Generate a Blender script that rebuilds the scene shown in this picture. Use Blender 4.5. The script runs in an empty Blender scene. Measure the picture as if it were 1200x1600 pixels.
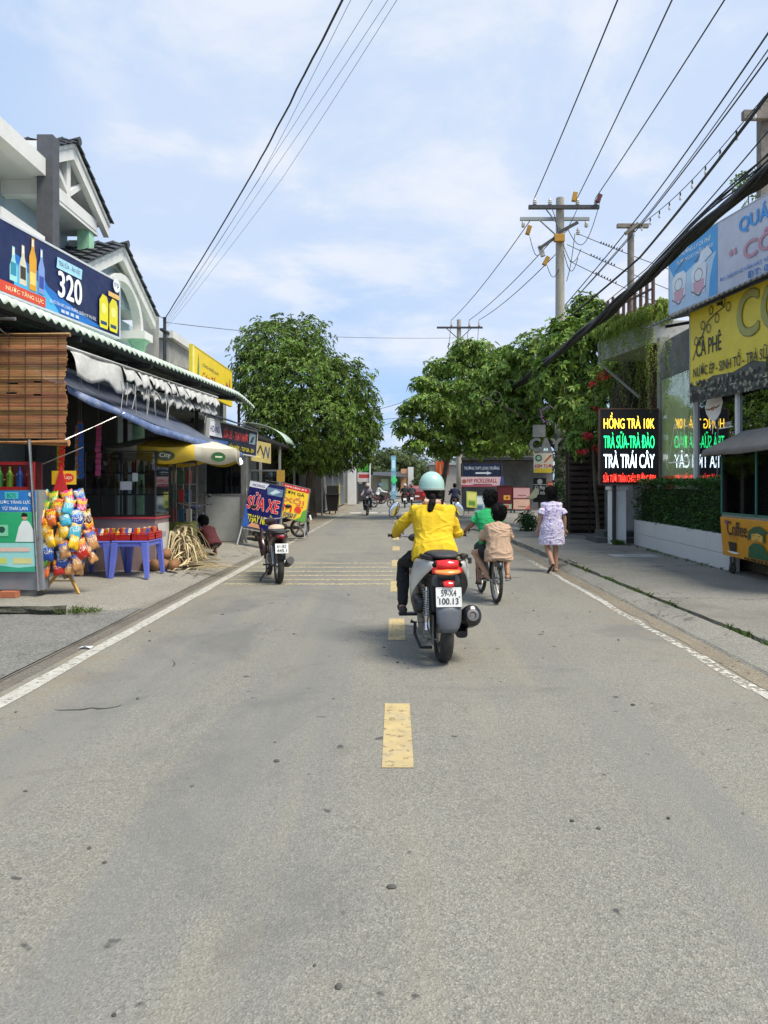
import bpy, bmesh, math, random
from mathutils import Vector as V, Matrix as M, noise as NZ
from math import sin, cos, pi, radians as R, sqrt
random.seed(7)
rnd = random.random
def ru(a, b): return a + (b - a) * random.random()
SC = bpy.context.scene
COL = SC.collection
# ---------------------------------------------------------------- camera, sky, sun, exposure
F, CX, CY, H = 1150., 618., 757., 1.55          # focal length and vanishing point in photo pixels, eye height
cam = bpy.data.cameras.new('camera'); camo = bpy.data.objects.new('camera', cam); COL.objects.link(camo)
camo.location = (0, 0, H); camo.rotation_euler = (R(90), 0, 0)
cam.sensor_fit = 'VERTICAL'; cam.sensor_height = 32; cam.lens = F / 1600 * 32
cam.shift_x = -18 / 1600; cam.shift_y = -43 / 1600
cam.clip_start = .05; cam.clip_end = 3000
SC.camera = camo
SUN_AZ, SUN_EL = R(122), R(60)
world = bpy.data.worlds.new('World'); SC.world = world; world.use_nodes = True
wn = world.node_tree.nodes; wl = world.node_tree.links
bg = wn['Background']; bg.inputs[1].default_value = .10
sky = wn.new('ShaderNodeTexSky'); sky.sky_type = 'NISHITA'; sky.sun_disc = False
sky.sun_elevation = SUN_EL; sky.sun_rotation = SUN_AZ; sky.air_density = 1.0; sky.dust_density = 1.0; sky.ozone_density = 3.0
tc = wn.new('ShaderNodeTexCoord')
sep = wn.new('ShaderNodeSeparateXYZ'); wl.new(tc.outputs['Generated'], sep.inputs[0])
# project the view direction on a cloud layer overhead so that clouds flatten towards the horizon
zz = wn.new('ShaderNodeMath'); zz.operation = 'ADD'; wl.new(sep.outputs[2], zz.inputs[0]); zz.inputs[1].default_value = .16
dv = wn.new('ShaderNodeVectorMath'); dv.operation = 'DIVIDE'; wl.new(tc.outputs['Generated'], dv.inputs[0])
cb = wn.new('ShaderNodeCombineXYZ')
for i in range(3): wl.new(zz.outputs[0], cb.inputs[i])
wl.new(cb.outputs[0], dv.inputs[1])
def wnoise(scale, detail, rough, lo, hi, dist=.0):
    n = wn.new('ShaderNodeTexNoise'); n.inputs['Scale'].default_value = scale; n.inputs['Detail'].default_value = detail
    n.inputs['Roughness'].default_value = rough; n.inputs['Distortion'].default_value = dist
    wl.new(dv.outputs[0], n.inputs['Vector'])
    r = wn.new('ShaderNodeMapRange'); r.interpolation_type = 'SMOOTHSTEP'; r.inputs[1].default_value = lo; r.inputs[2].default_value = hi
    wl.new(n.outputs[0], r.inputs[0]); return r.outputs[0]
c1 = wnoise(1.7, 9, .6, .44, .66, .25); c2 = wnoise(.55, 3, .5, .40, .64)
mx = wn.new('ShaderNodeMath'); mx.operation = 'MULTIPLY_ADD'; wl.new(c1, mx.inputs[0]); mx.inputs[1].default_value = .42
m2 = wn.new('ShaderNodeMath'); m2.operation = 'MULTIPLY_ADD'; wl.new(c2, m2.inputs[0]); m2.inputs[1].default_value = .38; m2.inputs[2].default_value = .04
wl.new(m2.outputs[0], mx.inputs[2])
cm = wn.new('ShaderNodeMix'); cm.data_type = 'RGBA'; wl.new(mx.outputs[0], cm.inputs[0])
veil = wn.new('ShaderNodeMix'); veil.data_type = 'RGBA'; veil.inputs[0].default_value = .85      # even thin haze layer over the whole sky
wl.new(sky.outputs[0], veil.inputs[6]); veil.inputs[7].default_value = (2.2, 3.38, 5.3, 1)
wl.new(veil.outputs[2], cm.inputs[6]); cm.inputs[7].default_value = (5.0, 5.08, 5.3, 1)
wl.new(cm.outputs[2], bg.inputs[0])
sl = bpy.data.lights.new('sun', 'SUN'); sl.energy = 2.7; sl.angle = R(24); sl.color = (1, .925, .79)
so = bpy.data.objects.new('sun', sl); COL.objects.link(so)
sd = V((sin(SUN_AZ) * cos(SUN_EL), cos(SUN_AZ) * cos(SUN_EL), sin(SUN_EL)))
so.rotation_euler = sd.to_track_quat('Z', 'Y').to_euler(); so.location = (0, 0, 30)
vs = SC.view_settings; vs.view_transform = 'Standard'; vs.look = 'None'; vs.gamma = 1; vs.exposure = .92
# ---------------------------------------------------------------- helpers
def at(px, py, Y): return V(((px - CX) * Y / F, Y, H - (py - CY) * Y / F))
PINV = {}
TMP = bpy.data.scenes.new('workbench')      # scratch scene for evaluating modifiers and text, removed at the end
def link(o): COL.objects.link(o); return o
def tag(o, label=None, cat=None, group=None, kind=None):
    if label: o['label'] = label
    if cat: o['category'] = cat
    if group: o['group'] = group
    if kind: o['kind'] = kind
    return o
def thing(name, label, cat, loc=(0, 0, 0), rz=0, group=None, local=False):
    o = bpy.data.objects.new(name, None); link(o); o.empty_display_size = .1
    o.location = loc; o.rotation_euler = (0, 0, rz); tag(o, label, cat, group)
    PINV[o.name] = M.Identity(4) if local else (M.Translation(V(loc)) @ M.Rotation(rz, 4, 'Z')).inverted()
    return o
def child(o, parent):
    o.parent = parent
    if parent.name in PINV: o.matrix_parent_inverse = PINV[parent.name]
    return o
def frame_of(d, up=V((0, 0, 1))):
    d = V(d).normalized()
    if abs(d.dot(up)) > .98: up = V((0, 1, 0)) if abs(d.y) < .9 else V((1, 0, 0))
    x = d.cross(up).normalized(); return x, x.cross(d).normalized(), d
def smooth_mesh(me, ang=None):
    for p in me.polygons: p.use_smooth = True
    if ang is not None:
        try: me.set_sharp_from_angle(angle=ang)
        except Exception: pass
class MB:
    def __init__(s): s.v = []; s.f = []
    def add(s, vs, fs):
        n = len(s.v); s.v += [tuple(v) for v in vs]; s.f += [tuple(i + n for i in f) for f in fs]; return s
    def box(s, x0, y0, z0, x1, y1, z1):
        return s.add([(x0, y0, z0), (x1, y0, z0), (x1, y1, z0), (x0, y1, z0), (x0, y0, z1), (x1, y0, z1), (x1, y1, z1), (x0, y1, z1)],
                     [(0, 3, 2, 1), (4, 5, 6, 7), (0, 1, 5, 4), (1, 2, 6, 5), (2, 3, 7, 6), (3, 0, 4, 7)])
    def hexa(s, p):   # 8 points, bottom ring then top ring
        return s.add(p, [(0, 3, 2, 1), (4, 5, 6, 7), (0, 1, 5, 4), (1, 2, 6, 5), (2, 3, 7, 6), (3, 0, 4, 7)])
    def obox(s, c, size, m=None):
        m = m or M.Identity(3); c = V(c); h = V(size) / 2
        q = [V((a * h.x, b * h.y, e * h.z)) for e in (-1, 1) for a, b in ((-1, -1), (1, -1), (1, 1), (-1, 1))]
        return s.hexa([c + m @ p for p in q])
    def bar(s, a, b, w, h=None, up=V((0, 0, 1))):
        a, b = V(a), V(b); x, y, d = frame_of(b - a, up); h = h or w
        p = [e + x * (i * w / 2) + y * (j * h / 2) for e in (a, b) for i, j in ((-1, -1), (1, -1), (1, 1), (-1, 1))]
        return s.hexa(p)
    def tube(s, pts, rad, n=8, cap=True):
        pts = [V(p) for p in pts]; k = len(pts); rs = rad if isinstance(rad, (list, tuple)) else [rad] * k
        b = len(s.v); up = None
        for i, p in enumerate(pts):
            d = (pts[min(i + 1, k - 1)] - pts[max(i - 1, 0)])
            d = d.normalized() if d.length > 1e-9 else V((0, 0, 1))
            if up is None: x, y, _ = frame_of(d)
            else:
                x = up - d * up.dot(d); x = x.normalized() if x.length > 1e-6 else frame_of(d)[0]; y = d.cross(x)
            up = x
            for j in range(n):
                a = 2 * pi * j / n; s.v.append(tuple(p + (x * cos(a) + y * sin(a)) * rs[i]))
        for i in range(k - 1):
            for j in range(n):
                q = (j + 1) % n; s.f.append((b + i * n + j, b + i * n + q, b + (i + 1) * n + q, b + (i + 1) * n + j))
        if cap:
            s.f.append(tuple(b + j for j in reversed(range(n)))); s.f.append(tuple(b + (k - 1) * n + j for j in range(n)))
        return s
    def loft(s, rings, cap=True, closed=True):
        b = len(s.v); n = len(rings[0])
        for r in rings: s.v += [tuple(p) for p in r]
        for i in range(len(rings) - 1):
            for j in range(n if closed else n - 1):
                q = (j + 1) % n; s.f.append((b + i * n + j, b + i * n + q, b + (i + 1) * n + q, b + (i + 1) * n + j))
        if cap and closed:
            s.f.append(tuple(b + j for j in reversed(range(n)))); s.f.append(tuple(b + (len(rings) - 1) * n + j for j in range(n)))
        return s
    def lathe(s, prof, c=(0, 0, 0), axis=(0, 0, 1), n=20, cap=False):   # prof: (radius, height)
        x, y, d = frame_of(axis); c = V(c)
        return s.loft([[c + d * h + (x * cos(2 * pi * j / n) + y * sin(2 * pi * j / n)) * max(r, 1e-4) for j in range(n)] for r, h in prof], cap)
    def ell(s, c, r, n=12, m=8, rot=None):
        c = V(c); rot = rot or M.Identity(3); rings = []
        for i in range(m + 1):
            t = -pi / 2 + pi * i / m; rr = max(cos(t), 1e-3)
            rings.append([c + rot @ V((r[0] * rr * cos(2 * pi * j / n), r[1] * rr * sin(2 * pi * j / n), r[2] * sin(t))) for j in range(n)])
        return s.loft(rings)
    def prism(s, poly, ext):
        poly = [V(p) for p in poly]; e = V(ext); n = len(poly)
        return s.add(poly + [p + e for p in poly], [tuple(reversed(range(n))), tuple(range(n, 2 * n))] + [(i, (i + 1) % n, n + (i + 1) % n, n + i) for i in range(n)])
    def grid(s, rows, closed=False):
        return s.loft(rows, cap=False, closed=closed)
    def limb(s, pts, rad, n=12):
        s.tube(pts, rad, n); rs = rad if isinstance(rad, (list, tuple)) else [rad] * len(pts)
        for p, r in zip(pts, rs): s.ell(p, (r, r, r), n, 6)
        return s
    def mesh(s, name='mesh'):
        me = bpy.data.meshes.new(name); me.from_pydata(s.v, [], s.f); me.update(); return me
    def obj(s, name, mat, parent=None, smooth=False, bevel=0, sub=0, solid=0, fix=True, ang=R(40)):
        me = s.mesh(name)
        if fix:
            bm = bmesh.new(); bm.from_mesh(me); bmesh.ops.recalc_face_normals(bm, faces=bm.faces); bm.to_mesh(me); bm.free()
        if smooth: smooth_mesh(me, ang)
        return mobj(name, me, mat, parent, bevel, sub, solid)
def mobj(name, me, mat, parent=None, bevel=0, sub=0, solid=0):
    o = bpy.data.objects.new(name, me); link(o)
    if mat is not None: me.materials.clear(); me.materials.append(mat)
    if solid:
        q = o.modifiers.new('solid', 'SOLIDIFY'); q.thickness = solid; q.offset = 0
    if bevel:
        q = o.modifiers.new('bevel', 'BEVEL'); q.width = bevel; q.segments = 2; q.limit_method = 'ANGLE'
    if sub:
        q = o.modifiers.new('sub', 'SUBSURF'); q.levels = sub; q.render_levels = sub
    if parent is not None: child(o, parent)
    return o
def copy_tree(o, parent=None):
    c = o.copy(); link(c)
    if parent is not None:
        c.parent = parent; c.matrix_parent_inverse = o.matrix_parent_inverse.copy()
    if o.name in PINV: PINV[c.name] = PINV[o.name]
    for ch in list(o.children): copy_tree(ch, c)
    return c
def solid_mesh(mb, voxel, it=4, wr=0, wf=14, seed=0):
    """union of overlapping closed shells -> one continuous surface, with optional cloth folds"""
    o = bpy.data.objects.new('tmp', mb.mesh()); TMP.collection.objects.link(o)
    bm = bmesh.new(); bm.from_mesh(o.data); bmesh.ops.recalc_face_normals(bm, faces=bm.faces); bm.to_mesh(o.data); bm.free()
    q = o.modifiers.new('r', 'REMESH'); q.mode = 'VOXEL'; q.voxel_size = voxel
    if it: q = o.modifiers.new('s', 'SMOOTH'); q.iterations = it; q.factor = .5
    TMP.view_layers[0].update(); me = bpy.data.meshes.new_from_object(o.evaluated_get(TMP.view_layers[0].depsgraph))
    old = o.data; bpy.data.objects.remove(o); bpy.data.meshes.remove(old)
    if wr:
        co = []
        for v, nv in zip([v.co.copy() for v in me.vertices], [v.normal.copy() for v in me.vertices]):
            p = v * wf + V((seed, seed * 2.3, 0)); p.z *= 1.5
            w = 1 - abs(NZ.noise(p + V((0, 0, NZ.noise(p * .4) * 2)))) * 2
            w2 = 1 - abs(NZ.noise(p * 2.7 + V((3, 1, 7)))) * 2
            co += list(v + nv * wr * (max(w, -.3) ** 2 * 1.3 - .6 + .38 * max(w2, 0) ** 3))
        me.vertices.foreach_set('co', co); me.update()
    smooth_mesh(me); return me
# ---------------------------------------------------------------- materials
MATS = {}
def lin(c):
    if isinstance(c, str):
        c = [int(c[i:i + 2], 16) / 255 for i in (0, 2, 4)]
        return tuple(x / 12.92 if x <= .04045 else ((x + .055) / 1.055) ** 2.4 for x in c)
    return tuple(c)
def mat(name, col, rough=.6, var=.12, scale=5, bump=0., bs=60, metal=0, spec=.5, coat=0, emit=0, dirt=0, dcol=(.10, .085, .065), ds=2.2, stretch=None, alpha=1, island=0, trans=0, hue=None):
    if name in MATS: return MATS[name]
    m = bpy.data.materials.new(name); MATS[name] = m; m.use_nodes = True
    n = m.node_tree.nodes; l = m.node_tree.links; b = n['Principled BSDF']; c = lin(col)
    b.inputs['Roughness'].default_value = rough; b.inputs['Metallic'].default_value = metal
    b.inputs['Specular IOR Level'].default_value = spec; b.inputs['Coat Weight'].default_value = coat
    b.inputs['Alpha'].default_value = alpha; b.inputs['Transmission Weight'].default_value = trans
    t = n.new('ShaderNodeTexCoord'); vec = t.outputs['Object']
    if stretch:
        mp = n.new('ShaderNodeMapping'); mp.inputs['Scale'].default_value = stretch; l.new(vec, mp.inputs[0]); vec = mp.outputs[0]
    def noise(sc, det=5, ro=.6):
        q = n.new('ShaderNodeTexNoise'); q.inputs['Scale'].default_value = sc; q.inputs['Detail'].default_value = det; q.inputs['Roughness'].default_value = ro
        l.new(vec, q.inputs['Vector']); return q.outputs[0]
    def mix(fac, a, bb):
        q = n.new('ShaderNodeMix'); q.data_type = 'RGBA'
        for i, x in ((0, fac), (6, a), (7, bb)):
            if isinstance(x, (tuple, float, int)): q.inputs[i].default_value = x if i == 0 else (*x, 1)[:4]
            else: l.new(x, q.inputs[i])
        return q.outputs[2]
    def rng(x, lo, hi, a=0, bb=1):
        q = n.new('ShaderNodeMapRange'); l.new(x, q.inputs[0])
        for i, y in ((1, lo), (2, hi), (3, a), (4, bb)): q.inputs[i].default_value = y
        return q.outputs[0]
    ca = tuple(max(0, x * (1 - var)) for x in c); cb_ = tuple(min(1, x * (1 + var)) for x in c)
    if hue: cb_ = lin(hue)
    out = mix(rng(noise(scale), .3, .7), ca, cb_)
    if island:
        g = n.new('ShaderNodeNewGeometry'); ri = g.outputs['Random Per Island']
        hs = n.new('ShaderNodeHueSaturation'); l.new(out, hs.inputs['Color']); l.new(rng(ri, 0, 1, 1 - island, 1 + island), hs.inputs['Value'])
        q = n.new('ShaderNodeMath'); q.operation = 'FRACT'; q2 = n.new('ShaderNodeMath'); q2.operation = 'MULTIPLY'; q2.inputs[1].default_value = 7.31
        l.new(ri, q2.inputs[0]); l.new(q2.outputs[0], q.inputs[0]); l.new(rng(q.outputs[0], 0, 1, .475, .52), hs.inputs['Hue']); out = hs.outputs[0]
    if dirt:
        out = mix(rng(noise(ds, 8, .7), .48, .72, 0, dirt), out, tuple(dcol))
    l.new(out, b.inputs['Base Color'])
    l.new(rng(noise(scale * 3), .3, .7, max(.02, rough - .08), min(1, rough + .1)), b.inputs['Roughness'])
    if emit:
        l.new(out, b.inputs['Emission Color']); b.inputs['Emission Strength'].default_value = emit
    if bump:
        q = n.new('ShaderNodeBump'); q.inputs['Strength'].default_value = bump; q.inputs['Distance'].default_value = .02
        l.new(noise(bs, 6), q.inputs['Height']); l.new(q.outputs[0], b.inputs['Normal'])
    return m
def leafmat(name, col, hue=None, island=.45, rough=.42):
    if name in MATS: return MATS[name]
    m = mat(name, col, rough, .25, .7, island=island, hue=hue, spec=.25)
    n = m.node_tree.nodes; l = m.node_tree.links; b = n['Principled BSDF']; out = n['Material Output']
    tr = n.new('ShaderNodeBsdfTranslucent'); src = b.inputs['Base Color'].links[0].from_socket; l.new(src, tr.inputs[0])
    ms = n.new('ShaderNodeMixShader'); ms.inputs[0].default_value = .18; l.new(b.outputs[0], ms.inputs[1]); l.new(tr.outputs[0], ms.inputs[2]); l.new(ms.outputs[0], out.inputs[0])
    return m
def glass(name, tint=(.6, .7, .7), a=.35, rough=.03):
    """window glass: partly see-through, partly mirroring"""
    if name in MATS: return MATS[name]
    m = bpy.data.materials.new(name); MATS[name] = m; m.use_nodes = True
    n = m.node_tree.nodes; l = m.node_tree.links; n.remove(n['Principled BSDF'])
    t = n.new('ShaderNodeBsdfTransparent'); t.inputs[0].default_value = (*tint, 1)
    g = n.new('ShaderNodeBsdfGlossy'); g.inputs['Roughness'].default_value = rough; g.inputs[0].default_value = (.95, .97, 1, 1)
    fr = n.new('ShaderNodeFresnel'); fr.inputs[0].default_value = 1.55
    ad = n.new('ShaderNodeMath'); ad.operation = 'ADD'; ad.use_clamp = True; l.new(fr.outputs[0], ad.inputs[0]); ad.inputs[1].default_value = a * .15
    ms = n.new('ShaderNodeMixShader'); l.new(ad.outputs[0], ms.inputs[0]); l.new(t.outputs[0], ms.inputs[1]); l.new(g.outputs[0], ms.inputs[2])
    l.new(ms.outputs[0], n['Material Output'].inputs[0]); return m
# frequently used materials
def paint(hexcol, rough=.45, var=.06, **k): return mat('paint_%s_%g' % (hexcol, rough), hexcol, rough, var, **k)
def prt(hexcol): return mat('print_' + hexcol, hexcol, .42, .09, 2.5, bump=.12, bs=5, dirt=.22, dcol=tuple(.55 * x + .09 for x in lin(hexcol)), ds=1.8)
black_plastic = mat('black_plastic', (.012, .012, .013), .45, .2, 8, bump=.15, bs=120)
rubber = mat('rubber', (.022, .022, .022), .85, .25, 12, bump=.3, bs=90, dirt=.35, dcol=(.16, .14, .11), ds=6)
steel = mat('steel', (.42, .42, .41), .38, .15, 10, metal=.9, dirt=.25, ds=9)
dark_steel = mat('dark_steel', (.07, .07, .072), .5, .2, 10, metal=.6, dirt=.2, ds=9)
chrome = mat('chrome', (.7, .7, .7), .15, .05, 10, metal=1)
wood = mat('wood', (.33, .2, .085), .6, .3, 5, bump=.2, bs=30, stretch=(3, 3, .4))
white_wall = mat('white_wall', (.72, .72, .69), .8, .06, 1.5, bump=.1, bs=25, dirt=.25, dcol=(.4, .39, .35), ds=1.2)
grey_conc = mat('grey_concrete', (.34, .335, .31), .9, .18, 2.5, bump=.35, bs=35, dirt=.5, dcol=(.14, .13, .11), ds=1.4)
skin = mat('skin', (.42, .235, .15), .55, .08, 9, spec=.4)
hairm = mat('black_hair', (.006, .005, .005), .55, .4, 60, bump=.6, bs=160, stretch=(1, 1, .15), spec=.2)
# ---------------------------------------------------------------- lettering and boards
TXT = {}
def text_data(body):
    if body in TXT: return TXT[body]
    cu = bpy.data.curves.new('t', 'FONT'); cu.body = body; cu.size = 1; cu.resolution_u = 4
    o = bpy.data.objects.new('t', cu); TMP.collection.objects.link(o); TMP.view_layers[0].update()
    me = bpy.data.meshes.new_from_object(o.evaluated_get(TMP.view_layers[0].depsgraph))
    vs_ = [v.co.copy() for v in me.vertices]; fs = [tuple(p.vertices) for p in me.polygons]
    bpy.data.objects.remove(o); bpy.data.curves.remove(cu); bpy.data.meshes.remove(me)
    par = list(range(len(vs_)))
    def find(a):
        while par[a] != a: par[a] = par[par[a]]; a = par[a]
        return a
    for f in fs:
        for i in f[1:]: par[find(i)] = find(f[0])
    ids = {}; isl = [ids.setdefault(find(i), len(ids)) % 4 for i in range(len(vs_))]
    x0 = min(v.x for v in vs_); x1 = max(v.x for v in vs_); y0 = min(v.y for v in vs_); y1 = max(v.y for v in vs_)
    TXT[body] = ([((v.x - x0) / (x1 - x0), (v.y - y0) / (y1 - y0)) for v in vs_], fs, isl, (x1 - x0) / (y1 - y0)); return TXT[body]
class Board:
    """a flat sign: bl and br its lower corners as the viewer sees them, up its height vector"""
    def __init__(s, root, bl, br, up, thick=.05):
        s.root = root; s.o = V(bl); s.U = V(br) - V(bl); s.W = V(up); s.N = s.U.cross(s.W).normalized(); s.t = thick; s.k = 0
    def p(s, u, v, d=0): return s.o + s.U * u + s.W * v + s.N * d
    def nxt(s): s.k += 1; return .002 + .0008 * s.k
    def panel(s, m, name='panel', bevel=0):
        q = [s.p(u, v, d) for d in (-s.t, 0) for u, v in ((0, 0), (1, 0), (1, 1), (0, 1))]
        return MB().hexa(q).obj(name, m, s.root, bevel=bevel)
    def frame(s, m, w=.03, name='frame'):
        mb = MB(); a, b = s.U.normalized() * w, s.W.normalized() * w
        for c0, c1 in (((0, 0), (1, 0)), ((0, 1), (1, 1)), ((0, 0), (0, 1)), ((1, 0), (1, 1))):
            mb.bar(s.p(*c0, -s.t / 2), s.p(*c1, -s.t / 2), w, s.t + w * .6, s.N)
        return mb.obj(name, m, s.root)
    def poly(s, pts, m, name='printed_patch'):
        d = s.nxt(); mb = MB(); mb.add([s.p(u, v, d) for u, v in pts], [tuple(range(len(pts)))]); return mb.obj(name, m, s.root, fix=False)
    def rect(s, u0, v0, u1, v1, m, name='printed_patch'): return s.poly([(u0, v0), (u1, v0), (u1, v1), (u0, v1)], m, name)
    def disc(s, u, v, r, m, name='printed_patch', n=20, sq=1):
        a = s.U.length / s.W.length; return s.poly([(u + r * cos(2 * pi * i / n) / a * sq, v + r * sin(2 * pi * i / n)) for i in range(n)], m, name)
    def line(s, pts, w, m, name='printed_line'):
        d = s.nxt(); mb = MB(); a = s.U.length / s.W.length
        for i in range(len(pts) - 1):
            (x0, y0), (x1, y1) = pts[i], pts[i + 1]; dx, dy = (x1 - x0) * a, y1 - y0; L = sqrt(dx * dx + dy * dy) or 1
            nx, ny = -dy / L * w / 2 / a, dx / L * w / 2; dd = d + .0001 * (i % 3)
            mb.add([s.p(x0 + nx, y0 + ny, dd), s.p(x0 - nx, y0 - ny, dd), s.p(x1 - nx, y1 - ny, dd), s.p(x1 + nx, y1 + ny, dd)], [(0, 1, 2, 3)])
        return mb.obj(name, m, s.root, fix=False)
    def text(s, body, u0, v0, u1, v1, m, bold=.03, outline=None, ow=.07, name='lettering', skew=0, depth=0):
        vs_, fs, isl, asp = text_data(body)
        if outline:
            s._txt(vs_, fs, isl, u0, v0, u1, v1, outline, [(ow * cos(a * pi / 4), ow * sin(a * pi / 4)) for a in range(8)], name + '_outline', skew, depth, len(body))
        offs = [(0, 0)] + ([(bold, 0), (-bold, 0), (0, bold * .6), (0, -bold * .6)] if bold else [])
        return s._txt(vs_, fs, isl, u0, v0, u1, v1, m, offs, name, skew, depth, len(body))
    def _txt(s, vs_, fs, isl, u0, v0, u1, v1, m, offs, name, skew, depth, nch=6):
        d = s.nxt() + depth; mb = MB(); hh = (v1 - v0); hw = hh * s.W.length / s.U.length; wf_ = min(1, (u1 - u0) / nch / hw * 1.1)
        for k, (ox, oy) in enumerate(offs):
            mb.add([s.p(u0 + (u1 - u0) * x + skew * y * hw + ox * hw * wf_, v0 + hh * y + oy * hh * wf_, d + .00004 * i + .0001 * k) for (x, y), i in zip(vs_, isl)], fs)
        s.k += 1
        return mb.obj(name, m, s.root, fix=False)
# ---------------------------------------------------------------- ground, road, pavements
def ground_mat(name, col, spk=.25, patch=.2, pcol=(.2, .17, .12), fine=150, bump=.4, tracks=False, crack=0, moss=0):
    m = bpy.data.materials.new(name); MATS[name] = m; m.use_nodes = True
    n = m.node_tree.nodes; l = m.node_tree.links; b = n['Principled BSDF']; b.inputs['Roughness'].default_value = .86; b.inputs['Specular IOR Level'].default_value = .3
    g = n.new('ShaderNodeNewGeometry'); pos = g.outputs['Position']
    def noise(sc, det=4, ro=.6, vec=pos, dist=0):
        q = n.new('ShaderNodeTexNoise'); q.inputs['Scale'].default_value = sc; q.inputs['Detail'].default_value = det; q.inputs['Roughness'].default_value = ro; q.inputs['Distortion'].default_value = dist
        l.new(vec, q.inputs['Vector']); return q.outputs[0]
    def rng(x, lo, hi, a=0, bb=1):
        q = n.new('ShaderNodeMapRange'); l.new(x, q.inputs[0])
        for i, y in ((1, lo), (2, hi), (3, a), (4, bb)): q.inputs[i].default_value = y
        return q.outputs[0]
    def mix(fac, a, bb, mode='MIX'):
        q = n.new('ShaderNodeMix'); q.data_type = 'RGBA'; q.blend_type = mode
        for i, x in ((0, fac), (6, a), (7, bb)):
            if isinstance(x, (tuple, float, int)): q.inputs[i].default_value = x if i == 0 else (*x, 1)[:4]
            else: l.new(x, q.inputs[i])
        return q.outputs[2]
    c = lin(col)
    big = rng(noise(.55, 5, .6), .3, .7)
    out = mix(big, tuple(x * (1 - spk * .55) for x in c), tuple(x * (1 + spk * .4) for x in c))
    vo = n.new('ShaderNodeTexVoronoi'); vo.inputs['Scale'].default_value = fine; l.new(pos, vo.inputs['Vector'])
    sx = n.new('ShaderNodeSeparateColor'); l.new(vo.outputs['Color'], sx.inputs[0])
    out = mix(rng(sx.outputs[0], 0, 1, 0, .7), out, mix(rng(sx.outputs[1], .25, .85), tuple(x * .5 for x in c), tuple(min(1, x * 1.6) for x in (c[0] * 1.03, c[1], c[2] * .94))))
    out = mix(rng(noise(fine * .28, 3, .7), .52, .72, 0, .6), out, tuple(x * .5 for x in c))
    out = mix(rng(noise(.9, 7, .65, dist=.6), .5, .7, 0, patch), out, pcol)
    if tracks:   # tyre-polished, slightly bluish wheel tracks along the lanes
        mp = n.new('ShaderNodeMapping'); mp.inputs['Scale'].default_value = (1.1, .06, 1); l.new(pos, mp.inputs[0])
        out = mix(rng(noise(1.0, 5, .55, mp.outputs[0]), .50, .64, 0, .75), out, (c[0] * .80, c[1] * .82, c[2] * .90))
        mp2 = n.new('ShaderNodeMapping'); mp2.inputs['Scale'].default_value = (2.4, .12, 1); mp2.inputs['Location'].default_value = (3, 1, 0); l.new(pos, mp2.inputs[0])
        out = mix(rng(noise(1.3, 6, .6, mp2.outputs[0]), .50, .75, 0, .5), out, (c[0] * 1.20, c[1] * 1.15, c[2] * .98))
        out = mix(rng(noise(7, 2, .5), .70, .74, 0, .8), out, (.05, .05, .05))
        out = mix(rng(noise(.42, 7, .7, dist=1.2), .52, .64, 0, .6), out, (c[0] * .62, c[1] * .64, c[2] * .70))
        out = mix(rng(noise(1.6, 8, .75, dist=.8), .57, .66, 0, .5), out, (c[0] * .66, c[1] * .64, c[2] * .60))
        sp_ = n.new('ShaderNodeSeparateXYZ'); l.new(pos, sp_.inputs[0]); ab = n.new('ShaderNodeMath'); ab.operation = 'ABSOLUTE'; l.new(sp_.outputs[0], ab.inputs[0])      # sand and dust swept to the road edges
        em = n.new('ShaderNodeMath'); em.operation = 'MULTIPLY'; l.new(rng(ab.outputs[0], 2.1, 3.0), em.inputs[0]); l.new(rng(noise(2.2, 8, .7, dist=.5), .42, .62), em.inputs[1]); out = mix(em.outputs[0], out, (.25, .215, .155))
        v3 = n.new('ShaderNodeTexVoronoi'); v3.feature = 'DISTANCE_TO_EDGE'; v3.inputs['Scale'].default_value = .75; w3 = n.new('ShaderNodeVectorMath'); w3.operation = 'ADD'; l.new(pos, w3.inputs[0]); n3 = n.new('ShaderNodeTexNoise'); n3.inputs['Scale'].default_value = 3; n3.inputs['Detail'].default_value = 8; l.new(pos, n3.inputs['Vector']); l.new(n3.outputs['Color'], w3.inputs[1]); l.new(w3.outputs[0], v3.inputs['Vector'])
        mk3 = n.new('ShaderNodeMath'); mk3.operation = 'MULTIPLY'; l.new(rng(v3.outputs[0], 0, .006, .55, 0), mk3.inputs[0]); l.new(rng(noise(.5, 3, .5), .5, .6), mk3.inputs[1]); out = mix(mk3.outputs[0], out, (.07, .066, .056))
    if crack:
        v2 = n.new('ShaderNodeTexVoronoi'); v2.feature = 'DISTANCE_TO_EDGE'; v2.inputs['Scale'].default_value = crack
        ad = n.new('ShaderNodeVectorMath'); ad.operation = 'ADD'; l.new(pos, ad.inputs[0])
        nn = n.new('ShaderNodeTexNoise'); nn.inputs['Scale'].default_value = 2.5; nn.inputs['Detail'].default_value = 6; l.new(pos, nn.inputs['Vector']); l.new(nn.outputs['Color'], ad.inputs[1]); l.new(ad.outputs[0], v2.inputs['Vector'])
        out = mix(rng(v2.outputs[0], 0, .008, .75, 0), out, (.05, .048, .04))
    if moss: out = mix(rng(noise(4.5, 8, .75), .46, .60, 0, moss), out, (.035, .042, .022))
    l.new(out, b.inputs['Base Color'])
    bp = n.new('ShaderNodeBump'); bp.inputs['Strength'].default_value = bump; bp.inputs['Distance'].default_value = .012
    h = n.new('ShaderNodeMath'); h.operation = 'ADD'; l.new(vo.outputs['Distance'], h.inputs[0]); l.new(noise(30, 6, .7), h.inputs[1]); l.new(h.outputs[0], bp.inputs['Height']); l.new(bp.outputs[0], b.inputs['Normal'])
    return m
asphalt = ground_mat('asphalt', (.240, .232, .200), .24, .22, (.265, .24, .185), 135, .5, True)
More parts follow.
